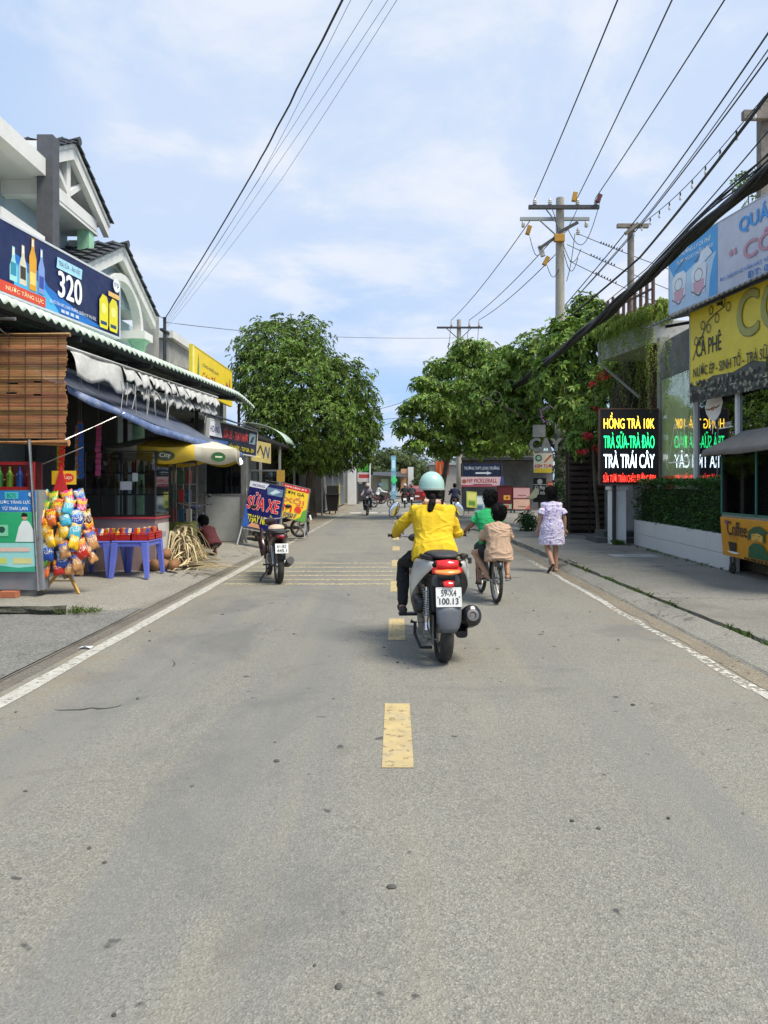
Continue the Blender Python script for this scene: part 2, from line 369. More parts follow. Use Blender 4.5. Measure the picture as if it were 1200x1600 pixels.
apron_m = ground_mat('old_apron', (.20, .198, .185), .3, .35, (.10, .098, .09), 70, .6, crack=.55)
conc_l = ground_mat('forecourt_concrete', (.275, .262, .228), .35, .6, (.15, .137, .11), 110, .3, crack=.3)
conc_r = ground_mat('pavement_concrete', (.215, .207, .18), .4, .7, (.13, .122, .10), 110, .45, crack=.28)
kerbm = ground_mat('kerb_concrete', (.26, .25, .215), .3, .5, (.15, .14, .115), 110, .5, crack=.5)
mossy = ground_mat('mossy_concrete', (.10, .098, .08), .4, .5, (.06, .055, .045), 80, .8, moss=.9)
dirt_m = ground_mat('dirt', (.25, .215, .16), .3, .5, (.17, .14, .10), 90, .7)
earth = ground_mat('earth', (.19, .17, .12), .3, .5, (.10, .11, .05), 60, .5)
def worn(name, col, lo, hi):
    m = mat(name, col, .75, .12, 9, dirt=.55, dcol=(.30, .28, .23), ds=5); n = m.node_tree.nodes; l = m.node_tree.links; b = n['Principled BSDF']
    t = n.new('ShaderNodeNewGeometry'); q = n.new('ShaderNodeTexNoise'); q.inputs['Scale'].default_value = 16; q.inputs['Detail'].default_value = 9; q.inputs['Roughness'].default_value = .75
    l.new(t.outputs['Position'], q.inputs['Vector']); r = n.new('ShaderNodeMapRange'); r.inputs[1].default_value = lo; r.inputs[2].default_value = hi; l.new(q.outputs[0], r.inputs[0]); l.new(r.outputs[0], b.inputs['Alpha']); return m
white_line = worn('worn_white_paint', (.46, .445, .39), .35, .47); white_worn = worn('very_worn_white_paint', (.60, .57, .49), .46, .56)
yellow_line = worn('worn_yellow_paint', (.47, .36, .17), .32, .46); yellow_worn = worn('faded_yellow_paint', (.46, .40, .25), .36, .56)
def sheet(name, pts, m, parent=None, kind='structure'):
    o = MB().add(pts, [tuple(range(len(pts)))]).obj(name, m, parent, fix=False)
    if parent is None: tag(o, kind=kind)
    return o
sheet('ground', [(-900, -60, -.03), (900, -60, -.03), (900, 1500, -.03), (-900, 1500, -.03)], earth)
road = sheet('road', [(-3.4, -6, 0), (3.06, -6, 0), (3.06, 160, 0), (-3.4, 160, 0)], asphalt)
def strip(name, pts, w, m, z=.004, jit=0, parent=road):   # a painted or cracked strip along a path
    vs_ = []; fs = []
    P = []
    for i in range(len(pts) - 1):
        a, b = V(pts[i]), V(pts[i + 1]); k = max(1, int((b - a).length / .35)) if jit else 1
        P += [a.lerp(b, j / k) for j in range(k)]
    P.append(V(pts[-1]))
    for i, p in enumerate(P):
        d = (P[min(i + 1, len(P) - 1)] - P[max(i - 1, 0)]).normalized(); s = V((-d.y, d.x)); ww = w * (1 + ru(-jit, jit)) / 2; off = ru(-jit, jit) * w * .6
        vs_ += [(p.x + s.x * (ww + off), p.y + s.y * (ww + off), z), (p.x - s.x * (ww - off), p.y - s.y * (ww - off), z)]
        if i: fs.append((2 * i - 2, 2 * i - 1, 2 * i + 1, 2 * i))
    return MB().add(vs_, fs).obj(name, m, parent, fix=False)
strip('edge_line', [(-2.80, 2), (-2.80, 15)], .135, white_line, jit=.10); strip('edge_line', [(-2.80, 15), (-2.75, 38)], .12, white_worn, jit=.2)
strip('edge_line', [(2.72, 2), (2.74, 15)], .10, white_worn, jit=.35); strip('edge_line', [(2.73, 9.4), (2.74, 12.6)], .06, white_line, jit=.4, z=.0045); strip('edge_line', [(2.7, 4.6), (2.72, 5.5)], .08, white_line, jit=.4, z=.0045)
for i in range(14):
    y0 = 4.02 + 3.3 * i
    MB().add([(-.075, y0, .004), (.10, y0, .004), (.10, y0 + 1.18, .004), (-.075, y0 + 1.18, .004)], [(0, 1, 2, 3)]).obj('centre_dash', yellow_line, road, fix=False)
for y0 in (11.45, 11.95, 12.5, 13.1, 13.75, 14.45): strip('rumble_strip', [(-2.68, y0), (.1, y0)], .17, yellow_worn, z=.0035, jit=.12)
for x0 in (-2.5, -1.6, -.75, .3, 1.2): MB().box(x0, 39.2, .003, x0 + .62, 41.0, .005).obj('crossing_stripe', white_worn if x0 > -1 else white_line, road)
crackm = mat('crack', (.06, .056, .047), .95, .3, 20)
def crack(pts, w):
    P = [V(p) for p in pts]; vs_ = []; fs = []; Q = []
    for i in range(len(P) - 1):
        k = max(2, int((P[i + 1] - P[i]).length / .05)); Q += [P[i].lerp(P[i + 1], j / k) for j in range(k)]
    for i, p in enumerate(Q):
        d = (Q[min(i + 1, len(Q) - 1)] - Q[max(0, i - 1)]).normalized(); s = V((-d.y, d.x)); j = ru(-.02, .02); ww = w * ru(.15, 1) * (1 if 0 < i < len(Q) - 1 else .1)
        vs_ += [(p.x + s.x * (j + ww), p.y + s.y * (j + ww), .0025), (p.x + s.x * (j - ww), p.y + s.y * (j - ww), .0025)]
        if i: fs.append((2 * i - 2, 2 * i - 1, 2 * i + 1, 2 * i))
    MB().add(vs_, fs).obj('crack', crackm, road, fix=False)
crack([(-2.35, 5.05), (-2.0, 5.1), (-1.88, 5.22)], .018); crack([(-2.85, 5.1), (-2.7, 5.12)], .02); crack([(-1.95, 6.5), (-1.88, 6.2)], .008)
crack([(1.6, 12.2), (2.2, 12.25)], .02)
pebm = mat('pebble', (.09, .085, .075), .9, .3, 30)
for i in range(46):
    x, y, r = ru(-2.6, 2.6), 1.9 + 9 * rnd() ** 1.5, ru(.006, .014)
    o = MB().ell((0, 0, r * .35), (r * ru(.8, 1.6), r, r * .6), 6, 4).obj('pebble', pebm if i % 4 else crackm, road); o.location = (x, y, 0)
# left side: gutter apron in the foreground, raised forecourt of the shops, dirt verge further on
lp = sheet('left_apron', [(-14, -6, .05), (-3.14, -6, .012), (-3.13, 8.3, .012), (-3.16, 9.2, .012), (-3.6, 8.66, .03), (-14, 8.66, .05)], apron_m)
strip('gutter_joint', [(-3.11, 2), (-3.10, 15)], .022, mat('gutter_grime', (.10, .09, .075), .95, .3, 12), .006, .7, road)
MB().add([(-3.12, -6, .0022), (-2.95, -6, .0022), (-2.95, 16, .0022), (-3.12, 16, .0022)], [(0, 1, 2, 3)]).obj('gutter_dirt', ground_mat('gutter', (.17, .155, .13), .4, .6, (.09, .08, .065), 90, .6), road, fix=False)
fr = [(-3.9, 8.62), (-3.45, 8.95), (-3.22, 9.5), (-3.14, 10.4), (-3.12, 14), (-3.12, 16), (-3.3, 20)]
inn = [(-4.5, 8.62), (-4.2, 9.2), (-4.05, 9.9), (-3.95, 10.6), (-3.9, 14), (-3.9, 16), (-3.9, 20)]
mb = MB(); mb.grid([[(x + .02, y - .01, -.02) for x, y in fr], [(x, y, .02 if i else .10) for i, (x, y) in enumerate(fr)], [(x, y, .12) for x, y in inn], [(-14, y, .13) for x, y in inn]])
tag(mb.obj('left_forecourt', conc_l, fix=True), kind='structure')
mb = MB(); N_ = 40
mb.grid([[(-14 + (10.15) * i / N_, 8.6 + ru(-.03, .03) + .06 * NZ.noise(V((i * .5, k, 0))) + (.05 if k == 0 else 0), z + ru(-.018, .012)) for i in range(N_ + 1)] for k, z in enumerate((.131, .10, .06, .03))])
tag(mb.obj('forecourt_edge', mossy), kind='structure')
tag(MB().grid([[(-3.14 - .25 * abs(sin(y * .7)) * .5, y, .01) for y in range(19, 62)], [(-4.1, y, .09) for y in range(19, 62)], [(-16, y, .10) for y in range(19, 62)]]).obj('dirt_verge', dirt_m), kind='structure')
# right side
tag(MB().grid([[(2.82 + .07 * NZ.noise(V((y * .9, 3, 0))) + ru(-.05, .05), y, .0035) for y in [k * .4 for k in range(-10, 50)]], [(3.08, y, .006) for y in [k * .4 for k in range(-10, 50)]]]).obj('dirt_shoulder', dirt_m), kind='structure')
ys = [k * .25 for k in range(-20, 61)]
def ax(y): return 3.62 - .030 * y
tag(MB().grid([[(2.99 + ru(-.012, .012), y, .0) for y in ys], [(3.03, y, .025) for y in ys], [(ax(y) - .03 + ru(-.012, .012), y, .085) for y in ys], [(ax(y) + .0, y, .02) for y in ys]]).obj('kerb_apron', kerbm), kind='structure')
ys = [k * .25 for k in range(-20, 81)]
tag(MB().grid([[(ax(y) + .03 + ru(-.02, .02), y, .0) for y in ys], [(ax(y) + .04 + ru(-.03, .03), y, .10) for y in ys], [(5.0, y, .11) for y in ys], [(14, y, .12) for y in ys]]).obj('right_pavement', conc_r), kind='structure')
sheet('side_yard', [(3.06, 14.8, .008), (16, 20.05, .04), (16, 60, .04), (3.06, 60, .008)], conc_r)
tag(MB().box(-.0, 0, 0, .9, .55, .012).box(.3, .2, .012, .6, .35, .02).obj('drain_cover', grey_conc), 'flat concrete drain cover set in the right pavement near the white planter', 'drain cover').location = (4.35, 14.6, .105)
inl = thing('drain_inlet', 'concrete storm drain inlet at the kerb beside the walking girl', 'drain', (3.15, 13.6, 0))
MB().box(2.95, 13.5, .005, 3.35, 13.56, .10).box(2.95, 14.1, .005, 3.35, 14.16, .10).box(3.3, 13.56, .005, 3.36, 14.1, .12).obj('inlet_frame', kerbm, inl); MB().box(2.97, 13.57, .006, 3.29, 14.09, .012).obj('opening', crackm, inl)
# weeds in the joints
grass_m = leafmat('grass', (.09, .15, .03), island=.5)
def tuft(mb, x, y, z, h, n):
    for i in range(n):
        a = ru(0, 2 * pi); d = V((cos(a), sin(a), 0)); b = V((x + ru(-.04, .04), y + ru(-.06, .06), z)); s = V((-d.y, d.x, 0)) * .006; hh = h * ru(.5, 1.2)
        mb.add([b - s, b + s, b + d * hh * .35 + V((0, 0, hh * .7)) + s * .6, b + d * hh * .8 + V((0, 0, hh)), b + d * hh * .35 + V((0, 0, hh * .7)) - s * .6], [(0, 1, 2, 3, 4)])
mb = MB()
for i in range(95):
    y = 5.2 + 8.2 * rnd(); 
    if NZ.noise(V((y * 1.3, 0, 0))) > -.12: tuft(mb, ax(y) + .01, y, .06, ru(.03, .08), 9)
for i in range(26): tuft(mb, ru(-4.0, -3.45), 8.63 + ru(-.05, .15), .05, ru(.03, .07), 8)
for i in range(30): tuft(mb, 5.5 + ru(-.06, .02), ru(11.5, 17.8), .11, ru(.03, .07), 7)
for i in range(25): tuft(mb, 5.35 + ru(-.15, .1), 17.7 + ru(-.2, .2), .1, .12, 9)
for i in range(20): tuft(mb, 6.4, 11.2 + ru(-.3, .3), .11, .1, 6)
tag(mb.obj('weeds', grass_m, fix=False), 'small green weeds growing in the pavement joints and kerb cracks', 'weeds', kind='stuff')
# ---------------------------------------------------------------- trees
def leafcloud(mb, clumps, n, ll, lw, whorl=6, droop=.35, shell=.55, view=None):
    tot = sum(r[0] * r[1] + r[1] * r[2] + r[0] * r[2] for c, r in clumps)
    for c, r in clumps:
        k = int(n * (r[0] * r[1] + r[1] * r[2] + r[0] * r[2]) / tot)
        for _ in range(k):
            while True:
                u = V((ru(-1, 1), ru(-1, 1), ru(-1, 1)))
                if .05 < u.length < 1: break
            u.normalize(); q = shell + (1 - shell) * rnd() ** .6
            bump = 1 + .34 * NZ.noise(V(c) + u * 2.6) + .24 * NZ.noise(V(c) * 3 + u * 6) + (.12 * rnd() if rnd() < .15 else 0)
            p = V(c) + V((u.x * r[0], u.y * r[1], u.z * r[2])) * q * bump
            d = (u + V((0, 0, .45)) + V((ru(-.5, .5), ru(-.5, .5), ru(-.3, .3)))).normalized(); x, y, _z = frame_of(d)
            for j in range(whorl):
                a = 2 * pi * j / whorl + ru(-.4, .4); e = (x * cos(a) + y * sin(a) + d * ru(-.1, .5)).normalized(); s = e.cross(d).normalized()
                L = ll * ru(.6, 1.25); w = lw * ru(.7, 1.2); up = d * (w * .35); tip = p + e * L + V((0, 0, -droop * L * ru(.3, 1)))
                m1 = p + e * L * .5
                mb.add([p + e * L * .06, m1 + s * w + up, tip, m1 - s * w + up], [(0, 1, 2), (0, 2, 3)])
def tree(name, label, base, limbs, clumps, n, ll, lw, lm, bark, group=None, whorl=6, **k):
    root = thing(name, label, 'tree', base, group=group)
    mb = MB()
    for pts, r in limbs: mb.tube(pts, r, 8)
    mb.obj('trunk', bark, root, smooth=True)
    mb = MB(); leafcloud(mb, clumps, n, ll, lw, whorl, **k); mb.obj('crown', lm, root, fix=False)
    return root
bark = mat('bark', (.13, .105, .075), .9, .3, 6, bump=.8, bs=18, stretch=(1, 1, .3))
leaf_a = leafmat('mango_leaf', (.12, .20, .034), hue=None, island=.8); leaf_b = leafmat('almond_leaf', (.155, .255, .042), island=.6)
leaf_far = leafmat('far_leaf', (.09, .125, .045), island=.45, rough=.6); hedge_m = leafmat('hedge_leaf', (.06, .15, .03), island=.6); vine_m = leafmat('vine_leaf', (.27, .36, .07), island=.5); palm_m = leafmat('palm_leaf', (.03, .08, .025), island=.4)
def pc(px, py, Y, rx, rz, ry=None):   # a leaf clump given by its place and size
    s = Y / F; return (at(px, py, Y), (rx * s, (ry or rx * .9) * s, rz * s))
T = 33.
cl = [pc(430, 545, T, 66, 50), pc(478, 535, T + 1, 40, 42), pc(400, 590, T - 1, 45, 52), pc(470, 600, T - 1.5, 72, 60), pc(530, 605, T - .5, 52, 52), pc(562, 640, T, 36, 46), pc(500, 660, T - 2, 66, 48), pc(430, 650, T - 2, 56, 50), pc(545, 680, T, 44, 34), pc(470, 700, T - 1.5, 50, 28), pc(410, 690, T, 40, 40), pc(575, 675, T + 1, 24, 32), pc(520, 705, T - 1, 30, 22), pc(440, 722, T, 46, 20), pc(505, 725, T + .5, 42, 18), pc(555, 712, T + 1, 30, 18)]
b0 = V((-3.75, T, .08))
tree('shade_tree', 'tall dense green tree with a rounded crown behind the left-hand signs', b0,
     [([b0, b0 + V((-.1, 0, 1.3)), b0 + V((.05, -.1, 2.6)), b0 + V((-.2, 0, 4.2)), b0 + V((-.5, 0, 6))], [.24, .2, .17, .12, .05]),
      ([b0 + V((-.05, 0, 2.0)), b0 + V((.9, -.3, 3.6)), b0 + V((1.6, 0, 4.6))], [.13, .09, .03]), ([b0 + V((0, 0, 2.3)), b0 + V((-1.2, -.4, 3.9)), b0 + V((-2.2, 0, 5.2))], [.12, .08, .03]),
      ([b0 + V((0, 0, 2.2)), b0 + V((-.6, -1, 4)), b0 + V((-.5, -1.5, 5))], [.1, .07, .03])], cl, 7600, .20, .036, leaf_a, bark, whorl=7, droop=.5)
# right-hand trees
T = 27.
cl = [pc(790, 590, T + 2, 55, 40), pc(845, 560, T + 1, 50, 42), pc(800, 650, T + 2, 50, 38), pc(900, 540, T - 1, 48, 46), pc(868, 610, T - .5, 46, 45), pc(925, 600, T - 1.5, 34, 52), pc(910, 660, T - 1, 42, 36), pc(935, 510, T - 2, 34, 36), pc(845, 670, T + 1, 40, 26), pc(765, 625, T + 2, 44, 36), pc(915, 480, T - 1, 24, 22), pc(882, 530, 23, 34, 34), pc(862, 585, 23, 32, 32), pc(895, 640, 22.8, 30, 34)]
b0 = V((6.6, 27.5, .05)); c0 = V((6.3, 27.5, 3.2))
tree('almond_tree', 'spreading bright green tree around the concrete power pole on the right', b0,
     [([b0, b0 + V((-.1, 0, 1.7)), c0, c0 + V((-.1, 0, 2.8))], [.2, .16, .13, .05]), ([c0 - V((0, 0, .6)), c0 + V((-1.6, .3, 1)), c0 + V((-2.6, .8, 1.6))], [.1, .07, .03]), ([c0, c0 + V((.6, -.4, 1.2)), c0 + V((1, -.5, 2.4))], [.09, .06, .03])], cl, 4600, .22, .055, leaf_b, bark, whorl=6, droop=.3, shell=.4)
T = 34.
cl = [pc(*q) for q in ((735, 548, T, 38, 17), (700, 575, T, 40, 17), (760, 580, T + 1, 42, 20), (668, 602, T - 1, 28, 15), (720, 612, T, 46, 20), (665, 630, T - 2, 34, 15), (700, 648, T - 1, 48, 20), (755, 628, T + 1, 42, 22), (642, 665, T - 2, 28, 12), (682, 682, T - 1, 38, 15), (735, 668, T, 42, 20), (628, 676, T - 2, 13, 8), (650, 697, T - 2, 20, 9), (692, 704, T, 28, 11), (770, 662, T, 38, 24), (748, 698, T, 38, 17), (802, 694, T - 1, 42, 19), (640, 640, T - 2, 20, 11), (790, 640, T + 1, 34, 26), (795, 600, 31, 40, 26), (820, 650, 30, 36, 26), (790, 560, 33, 30, 18), (830, 590, 29, 34, 28))]
b0 = V((2.25, 37, .02))
tree('sea_almond_tree', 'layered green tree overhanging the road beside the second power pole', b0,
     [([b0, b0 + V((.1, 0, 1.4)), b0 + V((.3, -.3, 2.6)), b0 + V((1.0, -1, 4.4)), b0 + V((1.6, -1.5, 6.5))], [.17, .15, .13, .09, .04]), ([b0 + V((.3, -.3, 2.5)), b0 + V((-.4, -1.5, 3.6)), b0 + V((-1, -2.5, 4))], [.08, .06, .02]), ([b0 + V((.5, -.5, 3)), b0 + V((1.8, -1, 4)), b0 + V((2.8, -1.5, 4.6))], [.09, .06, .03])], cl, 5400, .22, .055, leaf_b, bark, whorl=6, droop=.3, shell=.35)
T = 92.
for i, (cl, lab, bx) in enumerate((([pc(590, 738, T, 38, 24), pc(620, 716, T, 40, 18), pc(648, 736, T, 40, 24), pc(570, 746, T, 26, 22), pc(600, 720, T + 3, 36, 18), pc(610, 748, T + 6, 60, 18), pc(660, 756, T + 4, 34, 16)], 'broad hazy umbrella-shaped tree at the far end of the street', -1.0),
                                  ([pc(672, 752, 80, 24, 22), pc(690, 738, 80, 20, 24), pc(658, 760, 80, 16, 16)], 'small far tree right of the helmet, behind the pink-white house', 4.2))):
    b0 = V((bx, T if i == 0 else 80, 0))
    tree('rain_tree' if i == 0 else 'street_tree', lab, b0, [([b0, b0 + V((.1, 0, 2)), b0 + V((-.4, 0, 4))], [.22, .18, .1]), ([b0 + V((.1, 0, 2)), b0 + V((1.6, 0, 4))], [.14, .06])], cl, 4200 if i == 0 else 900, .34, .10, leaf_far, bark, whorl=5, shell=.3)
for px, py, Y, w, h, lab in ((500, 748, 120, 60, 22, 'dark mass of trees beyond the far left shops'), (700, 745, 120, 70, 26, 'dark mass of trees beyond the far right kiosks'), (560, 752, 110, 30, 18, 'low trees beyond the far pillar at the street bend')):
    b0 = at(px, 800, Y); b0.z = 0
    tree('background_trees', lab, b0, [([b0, b0 + V((0, 0, 2.5))], [.3, .2])], [pc(px - w * .5, py, Y, w * .5, h), pc(px + w * .4, py + 3, Y, w * .5, h * .9), pc(px, py - 4, Y + 3, w * .5, h)], 1500, .45, .13, leaf_far, bark, whorl=5, shell=.3)
# ---------------------------------------------------------------- left: villa with tiled gables behind the 320 sign
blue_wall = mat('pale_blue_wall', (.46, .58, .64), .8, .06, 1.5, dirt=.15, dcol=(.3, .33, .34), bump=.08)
green_paint = mat('mint_green_paint', (.30, .58, .38), .6, .25, 7, dirt=.2, dcol=(.6, .65, .6), ds=8)
tile_m = mat('dark_roof_tile', (.045, .05, .058), .55, .3, 4, dirt=.25, dcol=(.12, .12, .11), ds=3)
slate = mat('slate_cladding', (.085, .088, .10), .7, .15, 6, bump=.3, bs=14)
villa = thing('villa', 'white and pale blue villa with dark tiled gables behind the 320 sign', 'house', (-9, 16, 0))
MB().box(-12, 12.6, 0, -7.0, 15.7, 7.2).obj('wall', blue_wall, villa)
MB().box(-12, 15.71, 0, -6.75, 18.9, 5.6).obj('wall', blue_wall, villa)
def gable(X, ya, za, hw, rise, back, tag_, arch=False):
    """a gabled roof whose open front faces the road (+X); ridge runs back from it"""
    ze = za - rise
    rf = MB()
    for s in (-1, 1): rf.hexa([(X + .25, ya, za - .02), (X + .25, ya + s * hw, ze - .02), (back, ya + s * hw, ze - .02), (back, ya, za - .02), (X + .25, ya, za + .05), (X + .25, ya + s * hw, ze + .05), (back, ya + s * hw, ze + .05), (back, ya, za + .05)])
    ro = rf.obj('roof', white_wall, villa)
    tl = MB(); n = 7; L = sqrt(hw * hw + rise * rise)
    for s in (-1, 1):
        sl = V((0, s * hw, -rise)).normalized(); nn = V((0, s * rise, hw)).normalized()
        for i in range(n):
            for j in range(int((X + .3 - back) / .3)):
                c = V((X + .3 - .15 - j * .3, ya, za + .07)) + sl * (L * (i + .5) / n + .03) + nn * (.02 + .01 * rnd())
                x = V((1, 0, 0)); m = M((x, sl, nn)).transposed() @ M.Rotation(R(7 * 1), 3, 'X')
                q = [c + m @ V((a * .155, b * L / n * .58, e * .014 + .035 * (1 - abs(a)))) for e in (-1, 1) for a, b in ((-1, -1), (0, -1), (1, -1), (1, 1), (0, 1), (-1, 1))]
                tl.add(q, [(0, 5, 4, 1), (1, 4, 3, 2), (6, 7, 10, 11), (7, 8, 9, 10), (0, 1, 7, 6), (1, 2, 8, 7), (2, 3, 9, 8), (3, 4, 10, 9), (4, 5, 11, 10), (5, 0, 6, 11)])
    tag(tl.obj('roof_tiles', tile_m, ro, fix=False), kind='stuff')
    rc = MB()
    for j in range(int((X + .3 - back) / .33)): rc.tube([(X + .34 - j * .33, ya, za + .09), (X - .01 - j * .33, ya, za + .10)], [.085, .07], 10)
    rc.obj('ridge_cap', tile_m, ro, smooth=True)
    bb = MB()   # white rake boards along the front
    for s in (-1, 1): bb.hexa([(X + .1, ya, za - .26), (X + .1, ya + s * hw, ze - .24), (X + .22, ya + s * hw, ze - .24), (X + .22, ya, za - .26), (X + .1, ya, za - .03), (X + .1, ya + s * hw, ze - .03), (X + .22, ya + s * hw, ze - .03), (X + .22, ya, za - .03)])
    bb.obj('rake_board', white_wall, ro)
    return ze
ze = gable(-6.45, 14.26, 8.11, 1.75, .95, -9, 'upper')
g1 = MB(); g1.box(-6.45, 12.75, ze - .25, -6.33, 15.6, ze - .02)
g1.box(-6.43, 14.18, ze - .02, -6.33, 14.34, 7.95)
g1.bar((-6.38, 14.2, ze + .05), (-6.38, 13.5, ze + .52), .11, .1); g1.bar((-6.38, 14.32, ze + .05), (-6.38, 15.0, ze + .52), .11, .1)
g1.obj('gable_truss', white_wall, villa); MB().box(-7.0, 12.7, ze - .32, -6.34, 15.7, ze - .252).obj('soffit', white_wall, villa)
MB().box(-6.62, 15.30, 4.5, -6.37, 15.55, ze - .32).obj('column', green_paint, villa)
MB().box(-7.0, 15.75, 6.45, -6.3, 17.4, 6.6).box(-7.0, 15.75, 6.6, -6.5, 16.6, 6.78).obj('cornice', white_wall, villa)
ze = gable(-6.25, 16.3, 6.78, 2.2, 1.08, -8.4, 'lower', True)
# arched wall under the lower gable
ar = MB(); out = []; n = 16; yc = 16.55; rr = 1.05; zb = 5.15; zt0 = 5.45
for k, X in enumerate((-6.02, -5.9)):
    pass
def arch_ring(X):
    inner = [V((X, yc - rr * cos(pi * i / n), zt0 - .25 + rr * .85 * sin(pi * i / n))) for i in range(n + 1)]
    outer = [V((X, yc - (rr + .16) * cos(pi * i / n), zt0 - .25 + (rr * .85 + .16) * sin(pi * i / n))) for i in range(n + 1)]
    return inner, outer
i0, o0 = arch_ring(-6.28); i1, o1 = arch_ring(-6.08)
ar.grid([i0, o0]).grid([o0, o1]).grid([i1, o1]).grid([i0, i1]); ar.obj('arch', white_wall, villa, smooth=False)
MB().prism([(-6.5, 14.3, 5.72), (-6.5, 18.3, 5.72), (-6.5, 16.3, 6.68)], (.12, 0, 0)).obj('gable_wall', blue_wall, villa)
MB().box(-6.6, 17.45, 5.02, -5.95, 18.05, 5.2).obj('beam', white_wall, villa)
MB().lathe([(.17, 0), (.14, .1), (.14, 4.75), (.16, 4.8), (.17, 4.88), (.22, 4.95), (.24, 5.02)], (-6.2, 17.75, 0), n=18).obj('column', green_paint, villa, smooth=True)
# the flat-roofed modern house in front of it
mod = thing('modern_house', 'flat-roofed white house with a slate-clad column at the upper left', 'house', (-7, 11, 0))
MB().box(-5.85, 12.0, 0, -5.59, 12.24, 7.26).obj('column', slate, mod)
MB().box(-5.95, 6, 6.58, -5.70, 11.99, 6.86).obj('beam', white_wall, mod)
MB().box(-12, 6, 6.64, -5.96, 12.3, 6.80).obj('roof_slab', white_wall, mod)
MB().box(-12, 12.3, 6.4, -5.86, 12.5, 7.3).obj('parapet', white_wall, mod)
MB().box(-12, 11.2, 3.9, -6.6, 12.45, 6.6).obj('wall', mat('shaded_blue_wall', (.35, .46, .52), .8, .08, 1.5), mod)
MB().box(-6.6, 9.2, 5.1, -6.3, 11.1, 6.0).obj('window', glass('dim_glass', (.25, .35, .38), .8), mod)
MB().box(-6.3, 10.5, 5.36, -5.62, 11.8, 5.52).obj('ledge', white_wall, mod); MB().box(-6.3, 10.5, 5.12, -5.72, 11.98, 5.35).obj('ledge_soffit', slate, mod)
# far concrete house and its roof pole
ch = thing('concrete_house', 'weathered grey concrete house with a flat parapet behind the shops', 'house', (-9, 25, 0))
MB().box(-11, 22.4, 0, -6.9, 30, 6.0).obj('wall', grey_conc, ch); MB().box(-11, 22.3, 6.0, -6.75, 30, 6.22).obj('parapet', white_wall, ch)
MB().box(-7.15, 20.6, 4.0, -6.75, 21.0, 6.42).obj('water_tank_post', grey_conc, ch)
MB().hexa([(-6.9, 23, 5.2), (-5.9, 23, 4.9), (-5.9, 29, 4.9), (-6.9, 29, 5.2), (-6.9, 23, 5.3), (-5.9, 23, 5.0), (-5.9, 29, 5.0), (-6.9, 29, 5.3)]).obj('lean_to_roof', grey_conc, ch)
tag(MB().tube([(-6.9, 22, 0), (-6.9, 22, 6.55)], .05, 8).box(-6.96, 21.7, 6.1, -6.84, 22.3, 6.16).obj('service_pole', dark_steel), 'thin dark pole carrying cables above the shop roofs on the left', 'pole')
# ---------------------------------------------------------------- left: row of shops under one corrugated roof
dark_wall = mat('dim_shop_wall', (.17, .175, .17), .9, .25, 2, dirt=.4, dcol=(.05, .05, .045)); teal_wall = mat('teal_shop_wall', (.24, .38, .40), .85, .15, 2, dirt=.3, dcol=(.05, .06, .06))
shops = thing('shop_row', 'long single-storey shop row with a pale green corrugated roof on the left', 'shop', (-7, 14, .12))
MB().box(-8.2, 8.0, .12, -8.0, 20.5, 4.1).obj('back_wall', teal_wall, shops)
for y in (8.2, 13.9, 20.4): MB().box(-8.0, y, .12, -5.3, y + .14, 4.0).obj('side_wall', dark_wall, shops)
MB().box(-8.0, 8.35, 3.32, -5.2, 20.39, 3.40).obj('ceiling', dark_wall, shops)
roof_m = mat('pale_green_sheet', (.50, .60, .50), .5, .12, 2, dirt=.45, dcol=(.22, .22, .16), ds=1.6)
def eave(y): return -4.92 + (y - 8) * 1.08 / 11.8
rows = [[] for _ in range(7)]
for i in range(0, 401):
    y = 7.2 + 12.8 * i / 400; w = .028 * sin(2 * pi * y / .19)
    xe = eave(y); dr = -.12 * max(0, (y - 18.6)) ** 1.3
    for k, (dx, dz) in enumerate(((.0, -.10), (-.05, -.03), (-.14, .02), (-.3, .06), (-.8, .14), (-1.6, .24), (-4.2, .6))):
        rows[k].append((xe + dx, y, 3.90 + dz + w + dr))
MB().grid(rows).obj('corrugated_roof', roof_m, shops, smooth=True, solid=.006)
mb = MB()
for y in (8.6, 11, 13.5, 16, 18.5): mb.bar((-8, y, 4.02), (eave(y) - .05, y, 3.72), .05, .09)
for k in (.3, 1.1): mb.bar((eave(7.5) - k, 7.5, 3.76 + k * .1), (eave(19.8) - k, 19.8, 3.76 + k * .1), .05, .05)
mb.obj('rafters', dark_steel, shops)
for y in (13.0, 16.5, 19.6): MB().box(eave(y) - .35, y, .12, eave(y) - .29, y + .06, 3.7).obj('post', dark_steel, shops)
